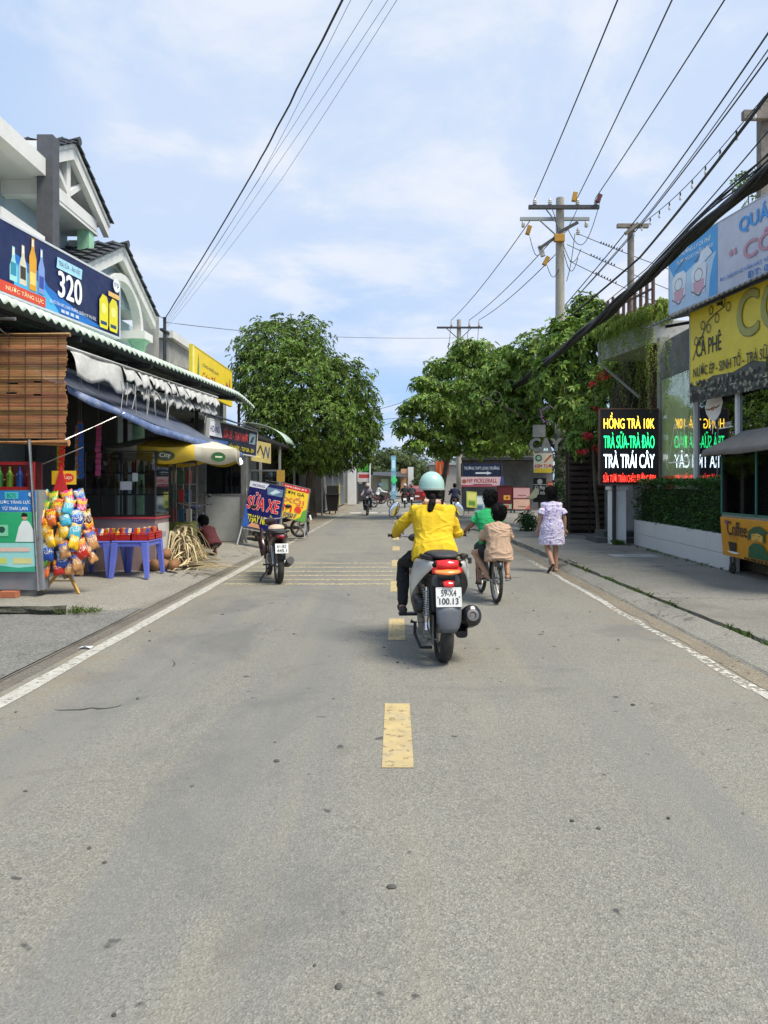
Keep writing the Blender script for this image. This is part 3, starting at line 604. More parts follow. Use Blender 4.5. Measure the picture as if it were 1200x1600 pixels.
# the 320 sign above the eave
sg = thing('shop_sign', 'dark blue sign board with the white number 320 above the corrugated eave', 'sign', (-5.4, 12, 4.0))
B = Board(sg, (-5.80, 9.0, 4.28), (-5.25, 14.0, 4.33), (0, 0, 1.06), .08)
B.panel(prt('0b1c4f')); B.frame(paint('c9ced6'), .035)
def fx(u): return .36 + .64 * (u)     # only the right part of the board is in view
B.poly([(.36, 0), (.62, 0), (.9, .05), (.72, .16), (.53, .36), (.50, .50), (.36, .62)], prt('1673c8')); B.poly([(.36, .0), (.6, 0), (.56, .16), (.50, .34), (.36, .5)], prt('4fb3e6'))
for u, w, h0, h1, c1, c2 in ((.34, .035, .22, .70, '9fd8d8', '2d8fae'), (.385, .035, .22, .78, 'd9d3b8', '3d3a2a'), (.432, .037, .2, .95, 'e0a21c', 'f3d774'), (.478, .033, .2, .86, '7f9edb', '3850a8')):
    B.poly([(u, h0), (u + w, h0), (u + w, h1 - .28), (u + w * .72, h1 - .16), (u + w * .68, h1), (u + w * .32, h1), (u + w * .28, h1 - .16), (u, h1 - .28)], prt(c1), 'printed_bottle'); B.rect(u + .004, h0 + .08, u + w - .004, h0 + .26, prt(c2), 'printed_label'); B.rect(u + w * .36, h1 - .12, u + w * .6, h1 - .02, prt('f1efe0'), 'printed_label')
B.poly([(.28, .02), (.515, .02), (.515, .17), (.28, .17)], prt('d8482a')); B.text('NƯỚC TĂNG LỰC', .32, .05, .505, .14, prt('f6e2b0'), .02)
B.poly([(.575, .70), (.725, .70), (.73, .87), (.58, .87)], prt('a9dcf0')); B.text('TRÀ SỮA - ĂN VẶT', .587, .735, .718, .85, prt('13305e'), .015)
B.text('320', .585, .28, .725, .67, prt('f4f6fa'), .06); B.text('320 VÕ VĂN HÁT, LONG TRƯỜNG, QUẬN 9, TP. THỦ ĐỨC', .535, .12, .82, .20, prt('e8eef6'), .01)
for u in (.60, .625, .655, .685): B.line([(u, .07), (u + .02, .07)], .05, prt('c8d4e6'), 'printed_number')
for u in (.845, .915):
    B.poly([(u, .06), (u + .055, .06), (u + .06, .14), (u + .06, .52), (u + .05, .62), (u + .02, .64), (u - .003, .52), (u - .003, .14)], prt('e7dc1e'), 'printed_can'); B.rect(u + .006, .12, u + .05, .18, prt('1e3f6e'), 'printed_label'); B.disc(u + .028, .40, .09, prt('f3ee84'))
B.rect(.905, .66, .985, .74, prt('f0c06a')); B.disc(.965, .90, .12, prt('eef3fa')); B.text('trp', .947, .85, .983, .95, prt('203a7a'), .02)
# yellow sign further on
ys_ = thing('yellow_sign', 'yellow sign board rising behind the corrugated roof beside the tall tree', 'sign', (-5.25, 21, 4))
B = Board(ys_, (-5.25, 19.0, 4.05), (-5.25, 23.6, 4.05), (0, 0, 1.12), .07); B.panel(prt('f2d21c')); B.frame(paint('d8c23a'), .03)
B.text('CÔNG NGHỆ QUAY', .22, .62, .62, .74, prt('3c4a4a'), .01); B.text('Cơm Tấm', .22, .32, .60, .56, prt('b23c18'), .03); B.poly([(.10, .2), (.14, .2), (.145, .6), (.13, .9), (.115, .6)], prt('5c8a6a')); B.poly([(.66, .2), (.74, .5), (.80, .42), (.84, .62), (.90, .45), (.94, .8), (.95, .2)], prt('a5552a')); B.poly([(.7, .2), (.78, .36), (.86, .3), (.93, .5), (.93, .2)], prt('5a2c18')); B.rect(.0, -.0, .04, 1, prt('f7e680'))
for y_ in (19.6, 22.8): MB().box(-5.45, y_, 3.2, -5.36, y_ + .1, 5.0).obj('post', dark_steel, ys_)
# bamboo blind
bamboo = mat('bamboo_slats', (.42, .20, .08), .65, .35, 3, bump=.3, bs=40, island=.4, stretch=(.6, 4, 4), dirt=.25, dcol=(.42, .27, .13), ds=3)
bl = thing('bamboo_blind', 'rolled-down brown bamboo blind hanging at the shop corner, upper left', 'blind', (-5.2, 9.5, 3.5))
mb = MB(); y = 9.5
for i in range(62):
    z = 3.44 - i * .0212; t = .012 * sin(i * .7) + ru(-.004, .004); dx = .03 * sin(i * .19)
    hole = [(-4.95, .07), (-4.62, .05)][i % 2] if i in (27, 28, 34, 35) else None
    if hole: mb.box(-6.5, y + t, z, hole[0] - hole[1], y + t + .006, z + .0165); mb.box(hole[0] + hole[1], y + t, z, -4.25 + dx * .5 + ru(-.01, .01), y + t + .006, z + .0165)
    else: mb.box(-6.5, y + t, z, -4.25 + dx * .5 + ru(-.012, .012), y + t + .006, z + .0165)
tag(mb.obj('slats', bamboo, bl), kind='stuff')
mb = MB()
for x in (-4.35, -4.56, -4.77, -4.98, -5.19, -5.4): mb.tube([(x, y - .012, 3.46), (x, y - .016, 2.9), (x, y - .012, 2.12)], .004, 5)
mb.obj('cords', mat('brown_cord', (.06, .035, .02), .9), bl)
MB().tube([(-6.5, y, 3.49), (-4.2, y, 3.485)], .028, 10).obj('top_pole', wood, bl, smooth=True); MB().tube([(-6.5, y + .02, 2.10), (-4.22, y + .01, 2.09)], [.05, .045], 12).obj('bottom_roll', bamboo, bl, smooth=True)
tag(MB().tube([(-6.5, 9.2, 3.66), (-4.75, 9.2, 3.62)], .022, 8).tube([(-5.05, 9.2, 3.62), (-5.0, 9.35, 3.5), (-5.0, 9.5, 3.47)], .008, 6).obj('hanging_rail', steel), 'thin steel rail tied above the bamboo blind', 'rail')
# torn grey awning flaps
grey_tarp = mat('grey_tarpaulin', (.50, .50, .48), .7, .12, 5, bump=.4, bs=16, dirt=.35, dcol=(.22, .21, .19), ds=4); navy_tarp = mat('navy_tarpaulin', (.075, .09, .135), .55, .2, 3, bump=.4, bs=9, dirt=.3, dcol=(.22, .23, .25), ds=3)
tw = thing('torn_awning', 'ragged grey tarpaulin awning torn into hanging flaps under the eave', 'awning', (-4.4, 13, 3.5))
def flapline(Y): return V((-4.52 + (Y - 10.2) * .05, Y, 3.42 + (Y - 10.2) * .02))
LOW = [0]
def flap(y0, y1, drop, sk):
    n, m = 10, 7; rows = []; a, b = flapline(y0), flapline(y1); s = ru(0, 9)
    for j in range(m + 1):
        t = j / m; row = []
        for i in range(n + 1):
            u = i / n; p = a.lerp(b, u) + V((-.05, 0, -.22)) * LOW[0]; d = drop * (1 - sk * u if sk > 0 else 1 + sk * (1 - u)) * (1 + .12 * sin(u * 9 + s))
            p = p + V((.10 * sin(t * 1.6) + .016 * sin(u * 9 + t * 3 + s), .02 * sin(t * 7 + s), -d * t + .02 * sin(u * 14 + s) * t)); row.append(p)
        rows.append(row)
    MB().grid(rows).obj('flap', grey_tarp, tw, smooth=True, solid=.004)
flap(10.2, 11.85, .42, -.15)
yy_ = 11.9
while yy_ < 16.9:
    w_ = ru(.42, .66); flap(yy_, yy_ + w_ - .03, ru(.20, .27), ru(-.25, .25)); LOW[0] = 1; flap(yy_ + ru(-.1, .1), yy_ + w_ - .06, ru(.2, .3), ru(-.5, .5)); LOW[0] = 0; yy_ += w_
mb = MB(); mb.tube([flapline(10.0) + V((0, 0, .02)), flapline(17.2) + V((0, 0, .02))], .03, 8)
for i in range(14):
    p = flapline(ru(10.8, 16.8)) + V((.08, 0, -.25)); mb.tube([p, p + V((.02, ru(-.05, .05), -.2)), p + V((.0, ru(-.08, .08), -ru(.3, .55)))], .006, 5)
mb.obj('roll_and_straps', grey_tarp, tw)
# sloping navy awning
na = thing('navy_awning', 'sloping dark blue tarpaulin awning over the drinks stall', 'awning', (-4.4, 13.5, 2.8))
lower = [(-4.62, 10.35, 2.93), (-4.40, 10.6, 2.82), (-4.10, 10.9, 2.67), (-3.81, 11.6, 2.49), (-3.50, 12.5, 2.37), (-3.25, 13.5, 2.29), (-3.14, 14.3, 2.24), (-3.15, 15.2, 2.2)]
rows = []
for k in range(8):
    t = k / 7; row = []
    for i, p in enumerate(lower):
        top = V((-5.25, 10.3 + i * .75, 3.36)); q = top.lerp(V(p), t); q.z -= .10 * sin(pi * t) + .02 * sin(i * 2.2 + t * 5); row.append(q)
    rows.append(row)
hem = []
for i, p in enumerate(lower): hem.append(V(p) + V((.02, 0, -.09 - .05 * abs(sin(i * 1.7)))))
MB().grid(rows).obj('sheet', navy_tarp, na, smooth=True, solid=.005); MB().grid([[V(p) for p in lower], hem]).obj('hem', mat('blue_hem', (.10, .15, .30), .6, .3, 9, dirt=.5, dcol=(.5, .52, .55), ds=7), na, smooth=True, solid=.004)
MB().tube([(-4.62, 10.2, 2.15), (-4.05, 11.0, 2.62)], .012, 6).obj('strut', steel, na); MB().tube([(-3.3, 13.4, 2.27), (-5.2, 14, 2.75)], .012, 6).obj('strut', steel, na)
# ---- repair-shop sign, its awning, the little curved awning
rs = thing('repair_sign', 'dark blue sign reading HOÀNG SỬA XE - THAY NHỚT under a navy awning', 'sign', (-3.9, 17, 2.3))
B = Board(rs, (-4.05, 15.9, 2.33), (-3.60, 19.0, 2.27), (.04, 0, .64), .06); B.panel(prt('161a36')); B.frame(paint('cfcfca'), .03)
B.poly([(0, .45), (.24, .45), (.18, 1), (0, 1)], prt('e6e9f2')); B.text('HOÀNG', .02, .58, .18, .86, prt('1d2a70'), .03); B.text('SỬA XE - THAY NHỚT', .26, .48, .78, .88, prt('e0342c'), .03, prt('f2d9d5'), .05); B.text('SĂN MÂY - TUY BA - DV', .38, .12, .93, .32, prt('e8dc28'), .03); B.rect(.80, .45, .95, .86, prt('7f98a4'), 'printed_picture'); B.poly([(.82, .5), (.88, .5), (.93, .8), (.86, .7)], prt('263038')); B.poly([(.05, .05), (.3, .05), (.36, .36), (.1, .36)], prt('3c6aa8'))
MB().hexa([(-4.9, 15.6, 3.32), (-3.75, 16.2, 2.99), (-3.50, 19.1, 2.93), (-4.9, 19.1, 3.42), (-4.9, 15.6, 3.34), (-3.75, 16.2, 3.01), (-3.50, 19.1, 2.95), (-4.9, 19.1, 3.44)]).obj('awning', navy_tarp, rs)
cs = thing('side_sign', 'small pale sign hanging past the end of the repair sign', 'sign', (-3.6, 19.6, 2))
B = Board(cs, (-3.78, 19.3, 2.18), (-3.42, 20.2, 2.12), (0, 0, .55), .05); B.panel(prt('b9a86a')); B.line([(.1, .75), (.3, .4), (.45, .8), (.6, .35)], .1, prt('4a3a1c')); B.line([(.6, .2), (.72, .8), (.85, .25), (.92, .8)], .1, prt('3a4a6a')); B.line([(.15, .2), (.45, .25)], .1, prt('d8c860'))
ca = thing('curved_awning', 'small curved pale green awning jutting out towards the tree', 'awning', (-3.4, 21.5, 2.8))
prof = [(-4.2 + 1.15 * sin(a), 2.62 + .66 * cos(a)) for a in [pi * k / 18 for k in range(0, 9)]]
MB().grid([[(x, y, z) for x, z in prof] for y in (20.6, 21.0, 22.3)]).obj('sheet', mat('mint_sheet', (.45, .58, .47), .4, .1, 3), ca, smooth=True, solid=.012); MB().box(-4.3, 20.7, .1, -4.2, 22.2, 3.3).obj('wall', dark_wall, ca)
# ---- umbrella
um = thing('market_umbrella', 'yellow and white market umbrella on a thin pole over the stall', 'umbrella', (-4.07, 13.5, .12))
MB().tube([(-4.07, 13.5, .12), (-4.07, 13.5, 2.44)], .02, 8).obj('pole', steel, um, smooth=True); MB().lathe([(.18, 0), (.18, .06), (.05, .1), (.03, .3)], (-4.07, 13.5, .12), cap=True).obj('base', grey_conc, um)
cols = ['c9ab2a', 'c9c4b0', 'c9c4b0', 'c9ab2a', 'c9ab2a', 'c9c4b0', 'c9c4b0', 'b9b7a6']; c = V((-4.07, 13.5, 0)); r = 1.22
for i in range(8):
    a0, a1 = 2 * pi * (i - .5) / 8 - pi / 2 + .18, 2 * pi * (i + .5) / 8 - pi / 2 + .18; rows = []
    for t, z in ((.03, 2.46), (.35, 2.40), (.7, 2.31), (1, 2.20), (1.012, 1.97)):
        row = []
        for k in range(7):
            a = a0 + (a1 - a0) * k / 6; d = V((cos(a), sin(a), 0)) * r * t * (1 if k in (0, 6) else .97); sag = -.03 * sin(pi * k / 6) * t; scal = -.05 * sin(pi * k / 6) if t > 1.01 else 0
            row.append(c + d + V((0, 0, z + sag + scal)))
        rows.append(row)
    o = MB().grid(rows).obj('canopy_panel', mat('umbrella_' + cols[i], cols[i], .7, .1, 4, dirt=.3, dcol=(.35, .32, .25), ds=3), um, smooth=True, solid=.003)
    if i in (0, 1, 7):
        q = rows[3][3]; w = rows[4][3] - rows[3][3]; e = (rows[3][4] - rows[3][2]).normalized()
        Bq = Board(um, q - e * .16 + w * .8 + V((0, 0, 0)), q + e * .16 + w * .8, -w * .6, .002); Bq.o += Bq.N * .012; Bq.poly([(.5 + .5 * cos(k * pi / 8), .5 + .5 * sin(k * pi / 8)) for k in range(16)], prt('3c4a1e' if i != 1 else '2c5a34')); (Bq.text('City', .22, .25, .78, .8, prt('e8e4c8'), .02) if i == 0 else Bq.line([(.25, .5), (.75, .5)], .16, prt('c9cbb0')))
mb = MB()
for i in range(8): a = 2 * pi * (i - .5) / 8 - pi / 2 + .18; mb.tube([c + V((0, 0, 2.43)), c + V((cos(a) * 1.19, sin(a) * 1.19, 2.18))], .008, 5)
mb.obj('ribs', steel, um)
tag(MB().lathe([(.0, .0), (.038, .02), (.042, .055), (.02, .09), (.012, .12)], (-2.95, 14.0, 1.93), n=12).obj('hanging_bulb', mat('lit_bulb', (1, .97, .9), .3, .01, emit=6)), 'round white lit bulb hanging from the umbrella edge', 'lamp')
# ---- drinks counter, tables, baskets
ct = thing('display_counter', 'pink and white counter with a glass display cabinet full of goods', 'counter', (-4.5, 12.5, .12))
MB().box(-5.15, 12.2, .12, -3.98, 12.9, .98).obj('base_cabinet', mat('pale_counter', (.30, .22, .21), .5, .15, 3, dirt=.2), ct); MB().box(-5.17, 12.17, .98, -3.96, 12.92, 1.01).obj('top', paint('b8404a'), ct)
mb = MB()
for x in (-5.15, -4.55, -3.98):
    for yy in (12.2, 12.88): mb.box(x - .012, yy - .012, 1.01, x + .012, yy + .012, 2.1)
for z in (1.01, 1.38, 1.74, 2.1):
    mb.bar((-5.15, 12.2, z), (-3.98, 12.2, z), .02); mb.bar((-3.98, 12.2, z), (-3.98, 12.88, z), .02); mb.bar((-5.15, 12.88, z), (-3.98, 12.88, z), .02)
mb.obj('frame', dark_steel, ct); 
for z in (1.37, 1.73): MB().box(-5.13, 12.22, z, -4.0, 12.86, z + .012).obj('shelf', mat('shelf_board', (.2, .2, .19), .5), ct)
MB().box(-3.974, 12.2, 1.03, -3.970, 12.88, 2.08).box(-5.13, 12.186, 1.03, -3.99, 12.19, 2.08).obj('pane', glass('case_glass', (.80, .85, .85), .6), ct)
MB().box(-4.55, 12.165, 1.46, -4.36, 12.168, 1.6).box(-4.35, 12.165, 1.6, -4.26, 12.168, 1.74).obj('price_card', prt('c9d3d6'), ct)
Bq = Board(ct, (-3.955, 12.25, .3), (-3.955, 12.85, .3), (0, 0, .6), .003); Bq.panel(prt('cfcac6'), 'poster'); Bq.rect(.1, .6, .7, .75, prt('9a9aa8')); Bq.rect(.1, .25, .4, .5, prt('c06a5a'))
cc = ['27415e', '7a2420', '8a6a2a', '3a5a3a', 'b8b4a4', '5a3a5a']
for i in range(24):
    x = -5.05 + .088 * (i % 12); z = 1.384 if i < 12 else 1.744; hh = ru(.16, .28); w = ru(.026, .034)
    tag(MB().lathe([(w, 0), (w, hh * .62), (w * .45, hh * .8), (w * .45, hh)], (x, 12.35 + .08 * (i % 3), z), n=10, cap=True).obj('bottle', paint(cc[(i * 5) % 6], .25)), '%s drink bottle, %s from the left on the %s shelf of the glass cabinet' % (['dark blue', 'dark red', 'ochre', 'green', 'pale grey', 'purple'][(i * 5) % 6], ['first', 'second', 'third', 'fourth', 'fifth', 'sixth', 'seventh', 'eighth', 'ninth', 'tenth', 'eleventh', 'twelfth'][i % 12], 'lower' if i < 12 else 'upper'), 'bottle', 'bottles on the %s cabinet shelf' % ('lower' if i < 12 else 'upper'))
gc = thing('green_cabinet', 'narrow yellow-green glass cabinet standing beside the umbrella pole', 'cabinet', (-4.0, 13.8, .12))
MB().box(-4.22, 13.6, .12, -3.80, 14.1, .85).obj('base', paint('8c8f2c', .5), gc); MB().box(-4.22, 13.6, 1.95, -3.80, 14.1, 2.0).obj('top', dark_steel, gc); mb = MB()
for x in (-4.21, -3.81):
    for yy in (13.61, 14.09): mb.box(x - .012, yy - .012, .85, x + .012, yy + .012, 1.95)
for z in (1.2, 1.55): mb.box(-4.2, 13.62, z, -3.82, 14.08, z + .01)
mb.obj('frame', steel, gc)
for i in range(9): 
    x, z = -4.12 + .14 * (i % 3), (.855, 1.215, 1.565)[i // 3]; tag(MB().box(x - .045, 13.66, z, x + .045, 13.72, z + .24).obj('carton', paint(['a03028', '27516e', 'c8c0a8', '3c6a4a'][i % 4])), 'drink carton on the %s shelf of the narrow cabinet' % ('bottom', 'middle', 'top')[i // 3], 'carton', 'cartons on the %s narrow shelf' % ('bottom', 'middle', 'top')[i // 3])
blue_pl = mat('blue_plastic', (.13, .17, .62), .4, .08, 4, coat=.1)
def plastic_table(x0, y0, w, d, h, lab):
    t = thing('plastic_table', lab, 'table', (x0 + w / 2, y0 + d / 2, .12), group='blue plastic tables')
    MB().box(x0, y0, h - .03, x0 + w, y0 + d, h).obj('table_top', blue_pl, t, bevel=.012)
    MB().box(x0 + .03, y0 + .015, h - .085, x0 + w - .03, y0 + .03, h - .031).box(x0 + w - .03, y0 + .03, h - .085, x0 + w - .015, y0 + d - .03, h - .031).obj('apron', blue_pl, t)
    for sx in (0, 1):
        for sy in (0, 1):
            cx, cy = x0 + sx * w, y0 + sy * d; ix, iy = (1 - 2 * sx), (1 - 2 * sy); ox, oy = -ix * .03, -iy * .03; a, b = .10, .06
            MB().hexa([(cx + ox, cy + oy, .12), (cx + ox + ix * b, cy + oy, .12), (cx + ox + ix * b, cy + oy + iy * b, .12), (cx + ox, cy + oy + iy * b, .12), (cx, cy, h - .031), (cx + ix * a, cy, h - .031), (cx + ix * a, cy + iy * a, h - .031), (cx, cy + iy * a, h - .031)]).obj('leg', blue_pl, t, bevel=.006)
plastic_table(-4.33, 11.2, .55, .75, .69, 'blue plastic table nearer the road with red snack baskets on top')
plastic_table(-4.96, 11.25, .58, .75, .68, 'blue plastic table half hidden behind the rack of chip bags')
redp = mat('red_plastic', (.55, .03, .03), .4, .1, 5)
pk = [paint(x, .35) for x in ('d8a826', 'c8402a', 'e0d8b8', '3a5aa8', 'b8602a', '8a2a4a')]
for i, (x, yy, lab) in enumerate(((-4.30, 11.24, 'left of the near blue table'), (-4.03, 11.24, 'front right of the near blue table'), (-4.03, 11.60, 'back right of the near blue table'), (-4.62, 11.3, 'right end of the hidden blue table'), (-4.88, 11.3, 'left end of the hidden blue table'))):
    z = .691 if i < 3 else .681
    b = thing('snack_basket', 'red plastic basket at the %s' % lab, 'basket', (x + .12, yy + .15, z), group='red snack baskets')
    mb = MB(); mb.box(x + .01, yy + .01, z, x + .24, yy + .29, z + .01)
    for (xa, ya, xb, yb) in ((x, yy, x + .25, yy), (x, yy + .3, x + .25, yy + .3), (x, yy, x, yy + .3), (x + .25, yy, x + .25, yy + .3)):
        for q in (.03, .075): mb.bar((xa, ya, z + q), (xb, yb, z + q), .008, .03)
        for k in range(8): u = k / 7; mb.bar((xa + (xb - xa) * u, ya + (yb - ya) * u, z), (xa + (xb - xa) * u, ya + (yb - ya) * u, z + .1), .008)
    mb.obj('wall', redp, b); mb = MB()
    for (xa, ya, xb, yb) in ((x, yy, x + .25, yy), (x, yy + .3, x + .25, yy + .3), (x, yy, x, yy + .3), (x + .25, yy, x + .25, yy + .3)): mb.bar((xa, ya, z + .11), (xb, yb, z + .11), .02, .014)
    mb.obj('rim', redp, b)
    for k in range(10):
        px_, py_ = x + .04 + .042 * (k % 5), yy + .08 + .12 * (k // 5); m = M.Rotation(ru(-.4, .4), 3, 'Y') @ M.Rotation(ru(-.5, .2), 3, 'X')
        o = tag(MB().obox((0, 0, 0), (.05, .016, .12), None).obj('snack_packet', pk[(i + k * 5) % 6], bevel=.006), 'snack packet in the basket at the %s' % lab, 'snack', 'packets in basket at the %s' % lab); o.location = (px_, py_, z + .125); o.rotation_euler = m.to_euler()
# coconuts and dried husk strips
coco = mat('coconut', (.24, .12, .05), .75, .35, 5, bump=.6, bs=25)
for x, yy, z in ((-3.98, 12.15, .12), (-3.84, 12.25, .12), (-3.68, 12.2, .12), (-3.9, 12.45, .12), (-3.74, 12.5, .12), (-3.85, 12.34, .285), (-4.12, 12.2, .12)):
    r = ru(.085, .1); tag(MB().ell((0, 0, 0), (r, r * ru(.9, 1.1), r * ru(.95, 1.1)), 16, 10).lathe([(.02, r * .95), (.012, r * 1.1)], n=8).obj('coconut', coco, smooth=True), 'brown coconut in the small heap beside the blue table', 'coconut', 'coconuts heaped by the table').location = (x, yy, z + r)
husk = mat('dry_husk', (.55, .46, .27), .8, .3, 3, bump=.3, island=.35)
mb = MB()
def blade(p, a, L, w, lift):
    d = V((cos(a), sin(a), 0)); s = V((-d.y, d.x, 0)); r0 = []; r1 = []
    for i in range(5):
        u = i / 4; q = V(p) + d * L * u + V((0, 0, lift * sin(pi * u * .8) - max(0, p[2] - .15) * u * u * .8)); q.z = max(q.z, .135); ww = w * (1 - .75 * u) * (.6 + .4 * sin(pi * min(1, u * 2))); r0.append(q + s * ww); r1.append(q - s * ww + V((0, 0, .01)))
    mb.grid([r0, r1])
for i in range(300):
    h = rnd() ** 1.2; q = V((-3.80 + ru(-.36, .34) * (1 - h * .7), 13.15 + ru(-.5, .5) * (1 - h * .7), .15 + h * .68)); blade(q, ru(-2.6, 1.2), ru(.15, .4), ru(.02, .042), ru(-.02, .06))
for i in range(22): blade(V((ru(-3.7, -3.2), ru(12.1, 13.0), .14)), ru(-1.6, .4), ru(.3, .7), .02, ru(.01, .05))
tag(mb.obj('dry_husk_pile', husk, solid=.004), 'heap of dry straw-coloured palm husk strips spilling to the kerb', 'husks', kind='stuff')
# ---- drinks fridge / display board at the left edge
fg = thing('display_stand', 'grey metal stand plastered with green and blue drink posters at the left edge', 'stand', (-5.1, 9.6, .14))
MB().hexa([(-6.2, 9.42, .22), (-4.50, 9.40, .20), (-4.52, 9.62, .2), (-6.2, 9.62, .22), (-6.2, 9.42, 1.48), (-4.56, 9.40, 1.48), (-4.56, 9.62, 1.48), (-6.2, 9.62, 1.48)]).obj('cabinet', mat('grey_sheet_metal', (.27, .29, .32), .5, .12, 3, metal=.2, dirt=.25), fg)
MB().box(-6.2, 9.60, 1.481, -4.62, 9.64, 1.84).obj('back_panel', mat('dark_red_panel', (.09, .012, .012), .5), fg)
for z in (1.481, 1.80): MB().box(-6.2, 9.40, z, -4.62, 9.44, z + .04).obj('rail', paint('8c1a1c'), fg)
MB().box(-4.68, 9.39, 1.52, -4.62, 9.44, 1.80).obj('rail', paint('8c1a1c'), fg)
MB().tube([(-4.54, 9.36, .2), (-4.66, 9.36, 2.12)], .022, 8).obj('post', steel, fg); MB().tube([(-5.6, 9.36, 1.35), (-4.2, 9.9, 2.05)], .008, 6).obj('brace', steel, fg)
MB().box(-6.1, 9.42, .12, -4.6, 9.6, .2).obj('plinth', dark_wall, fg)
B = Board(fg, (-5.35, 9.37, .44), (-4.56, 9.375, .44), (-.02, 0, 1.03), .004); B.panel(prt('e4ecec'), 'poster')
B.rect(0, .74, 1, 1, prt('2a7cc8')); B.text('NƯỚC TĂNG LỰC', .38, .83, .91, .89, prt('f2f6fa'), .03); B.text('TỪ THÁI LAN', .45, .76, .86, .815, prt('f2f6fa'), .03); B.rect(.50, .90, .72, .985, prt('4fc0c8')); B.text('BOS', .54, .915, .68, .97, prt('1c8a5a'), .03); B.disc(.92, .955, .03, prt('d8ecf6'))
B.rect(0, .36, 1, .735, prt('2fae74')); B.poly([(.1, .58), (.3, .62), (.36, .7), (.14, .69)], prt('e0d84a')); B.poly([(.05, .4), (.25, .42), (.3, .55), (.1, .56)], prt('d8f0dc')); B.poly([(.66, .37), (.97, .37), (.96, .5), (.90, .6), (.86, .63), (.78, .63), (.72, .55)], prt('e6efec')); B.disc(.815, .675, .035, prt('d6a27c')); B.poly([(.765, .68), (.865, .68), (.86, .715), (.8, .73), (.77, .715)], prt('1c1a1a')); B.poly([(.35, .44), (.55, .44), (.55, .58), (.35, .58)], prt('8ad8b0')); B.disc(.45, .52, .04, prt('2a5a48'))
B.rect(0, .0, 1, .355, prt('9fdcd8')); B.poly([(0, .0), (1, .0), (1, .07), (.7, .05), (.3, .09), (0, .06)], prt('3aa888')); B.rect(.2, .10, .52, .17, prt('c8d870')); B.rect(.62, .1, .92, .17, prt('d8d490')); B.disc(.28, .27, .03, prt('2a8ac0')); B.rect(.42, .25, .9, .3, prt('e8c8b8')); B.poly([(.0, .12), (.14, .2), (.1, .3), (0, .3)], prt('d8e0a0'))
for i in range(5): tag(MB().lathe([(.042, 0), (.042, .19), (.016, .25), (.016, .30)], (-5.25 + .13 * i, 9.52, 1.525 - .044), n=10, cap=True).obj('display_bottle', paint(['1c3c7a', '2a6a2a', '5a7a1a', '1c3c7a', '7a1a1a'][i], .2)), ('%s drink bottle on the red shelf above the posters' % ['leftmost blue', 'dark green', 'olive green', 'second blue', 'dark red'][i]), 'bottle', 'bottles on the red shelf')
tag(MB().box(-5.0, 9.25, .125, -4.78, 9.37, .2).obj('brick', mat('red_brick', (.42, .14, .07), .9, .2, 9, bump=.4)), 'single orange brick lying under the poster stand', 'brick')
# ---- chip rack
ckx, cky = -4.38, 9.75
rk = thing('chip_rack', 'wooden tripod rack with a red pennant, hung all over with chip bags', 'rack', (ckx, cky, .12))
MB().tube([(ckx, cky, .3), (ckx + .01, cky, 1.62)], .018, 8).obj('pole', wood, rk)
for i, a in enumerate((-2.6, -.6, 1.4)): MB().bar((ckx, cky, .48), (ckx + .30 * cos(a), cky + .26 * sin(a), .12), .024, .04).obj('leg', mat('yellow_wood', (.50, .30, .07), .5, .25, 5), rk)
MB().bar((ckx - .13, cky - .05, .28), (ckx + .13, cky - .05, .28), .016).obj('brace', MATS['yellow_wood'], rk)
mb = MB()
for z, r in ((.62, .26), (.8, .3), (1.0, .3), (1.2, .26), (1.38, .2)): mb.tube([(ckx + r * cos(k * pi / 8), cky + r * .8 * sin(k * pi / 8), z + .08) for k in range(17)], .005, 5)
mb.obj('wire_hoops', dark_steel, rk)
Bq = Board(rk, (ckx - .16, cky - .03, 1.55), (ckx + .16, cky - .03, 1.55), (0, 0, .18), .01); Bq.panel(prt('eeb91c'), 'card'); Bq.disc(.68, .5, .32, prt('d8341c'), sq=1.3); Bq.text('Lays', .52, .34, .84, .66, prt('f6e6b8'), .02)
MB().prism([(ckx - .14, cky - .06, 1.43), (ckx + .08, cky - .06, 1.40), (ckx - .03, cky - .05, 1.80)], (0, .012, 0)).obj('pennant', prt('c81c1c'), rk)
BAG = []
for v in range(3):
    rows = []; n, m = 6, 8
    for side in (1, -1):
        pass
    front = []; 
    for j in range(m + 1):
        t = j / m; row = []
        for k in range(2 * n):
            u = k / n if k <= n else 2 - k / n; sg_ = 1 if k <= n else -1; e = max(0, sin(pi * t)) ** .6 * max(0, sin(pi * min(max(u, .0), 1))) ** .7 if 0 < t < 1 else 0
            row.append(V(((u - .5) * .135 * (1 - .10 * sin(pi * t)), -sg_ * (.030 * e + .0015) + .004 * sin(9 * u + 7 * t + v), -.20 * t + .006 * sin(u * 12 + v))))
        front.append(row)
    me = MB().loft(front).mesh('bag'); smooth_mesh(me); BAG.append(me)
bagcols = dict(orange='d8641c', yellow='e8b81c', blue='2450a8', red='c02a1c', green='5aa02a', white='c8905a', pink='d03a7a', teal='4ab0c8', brown='5a2c1a')
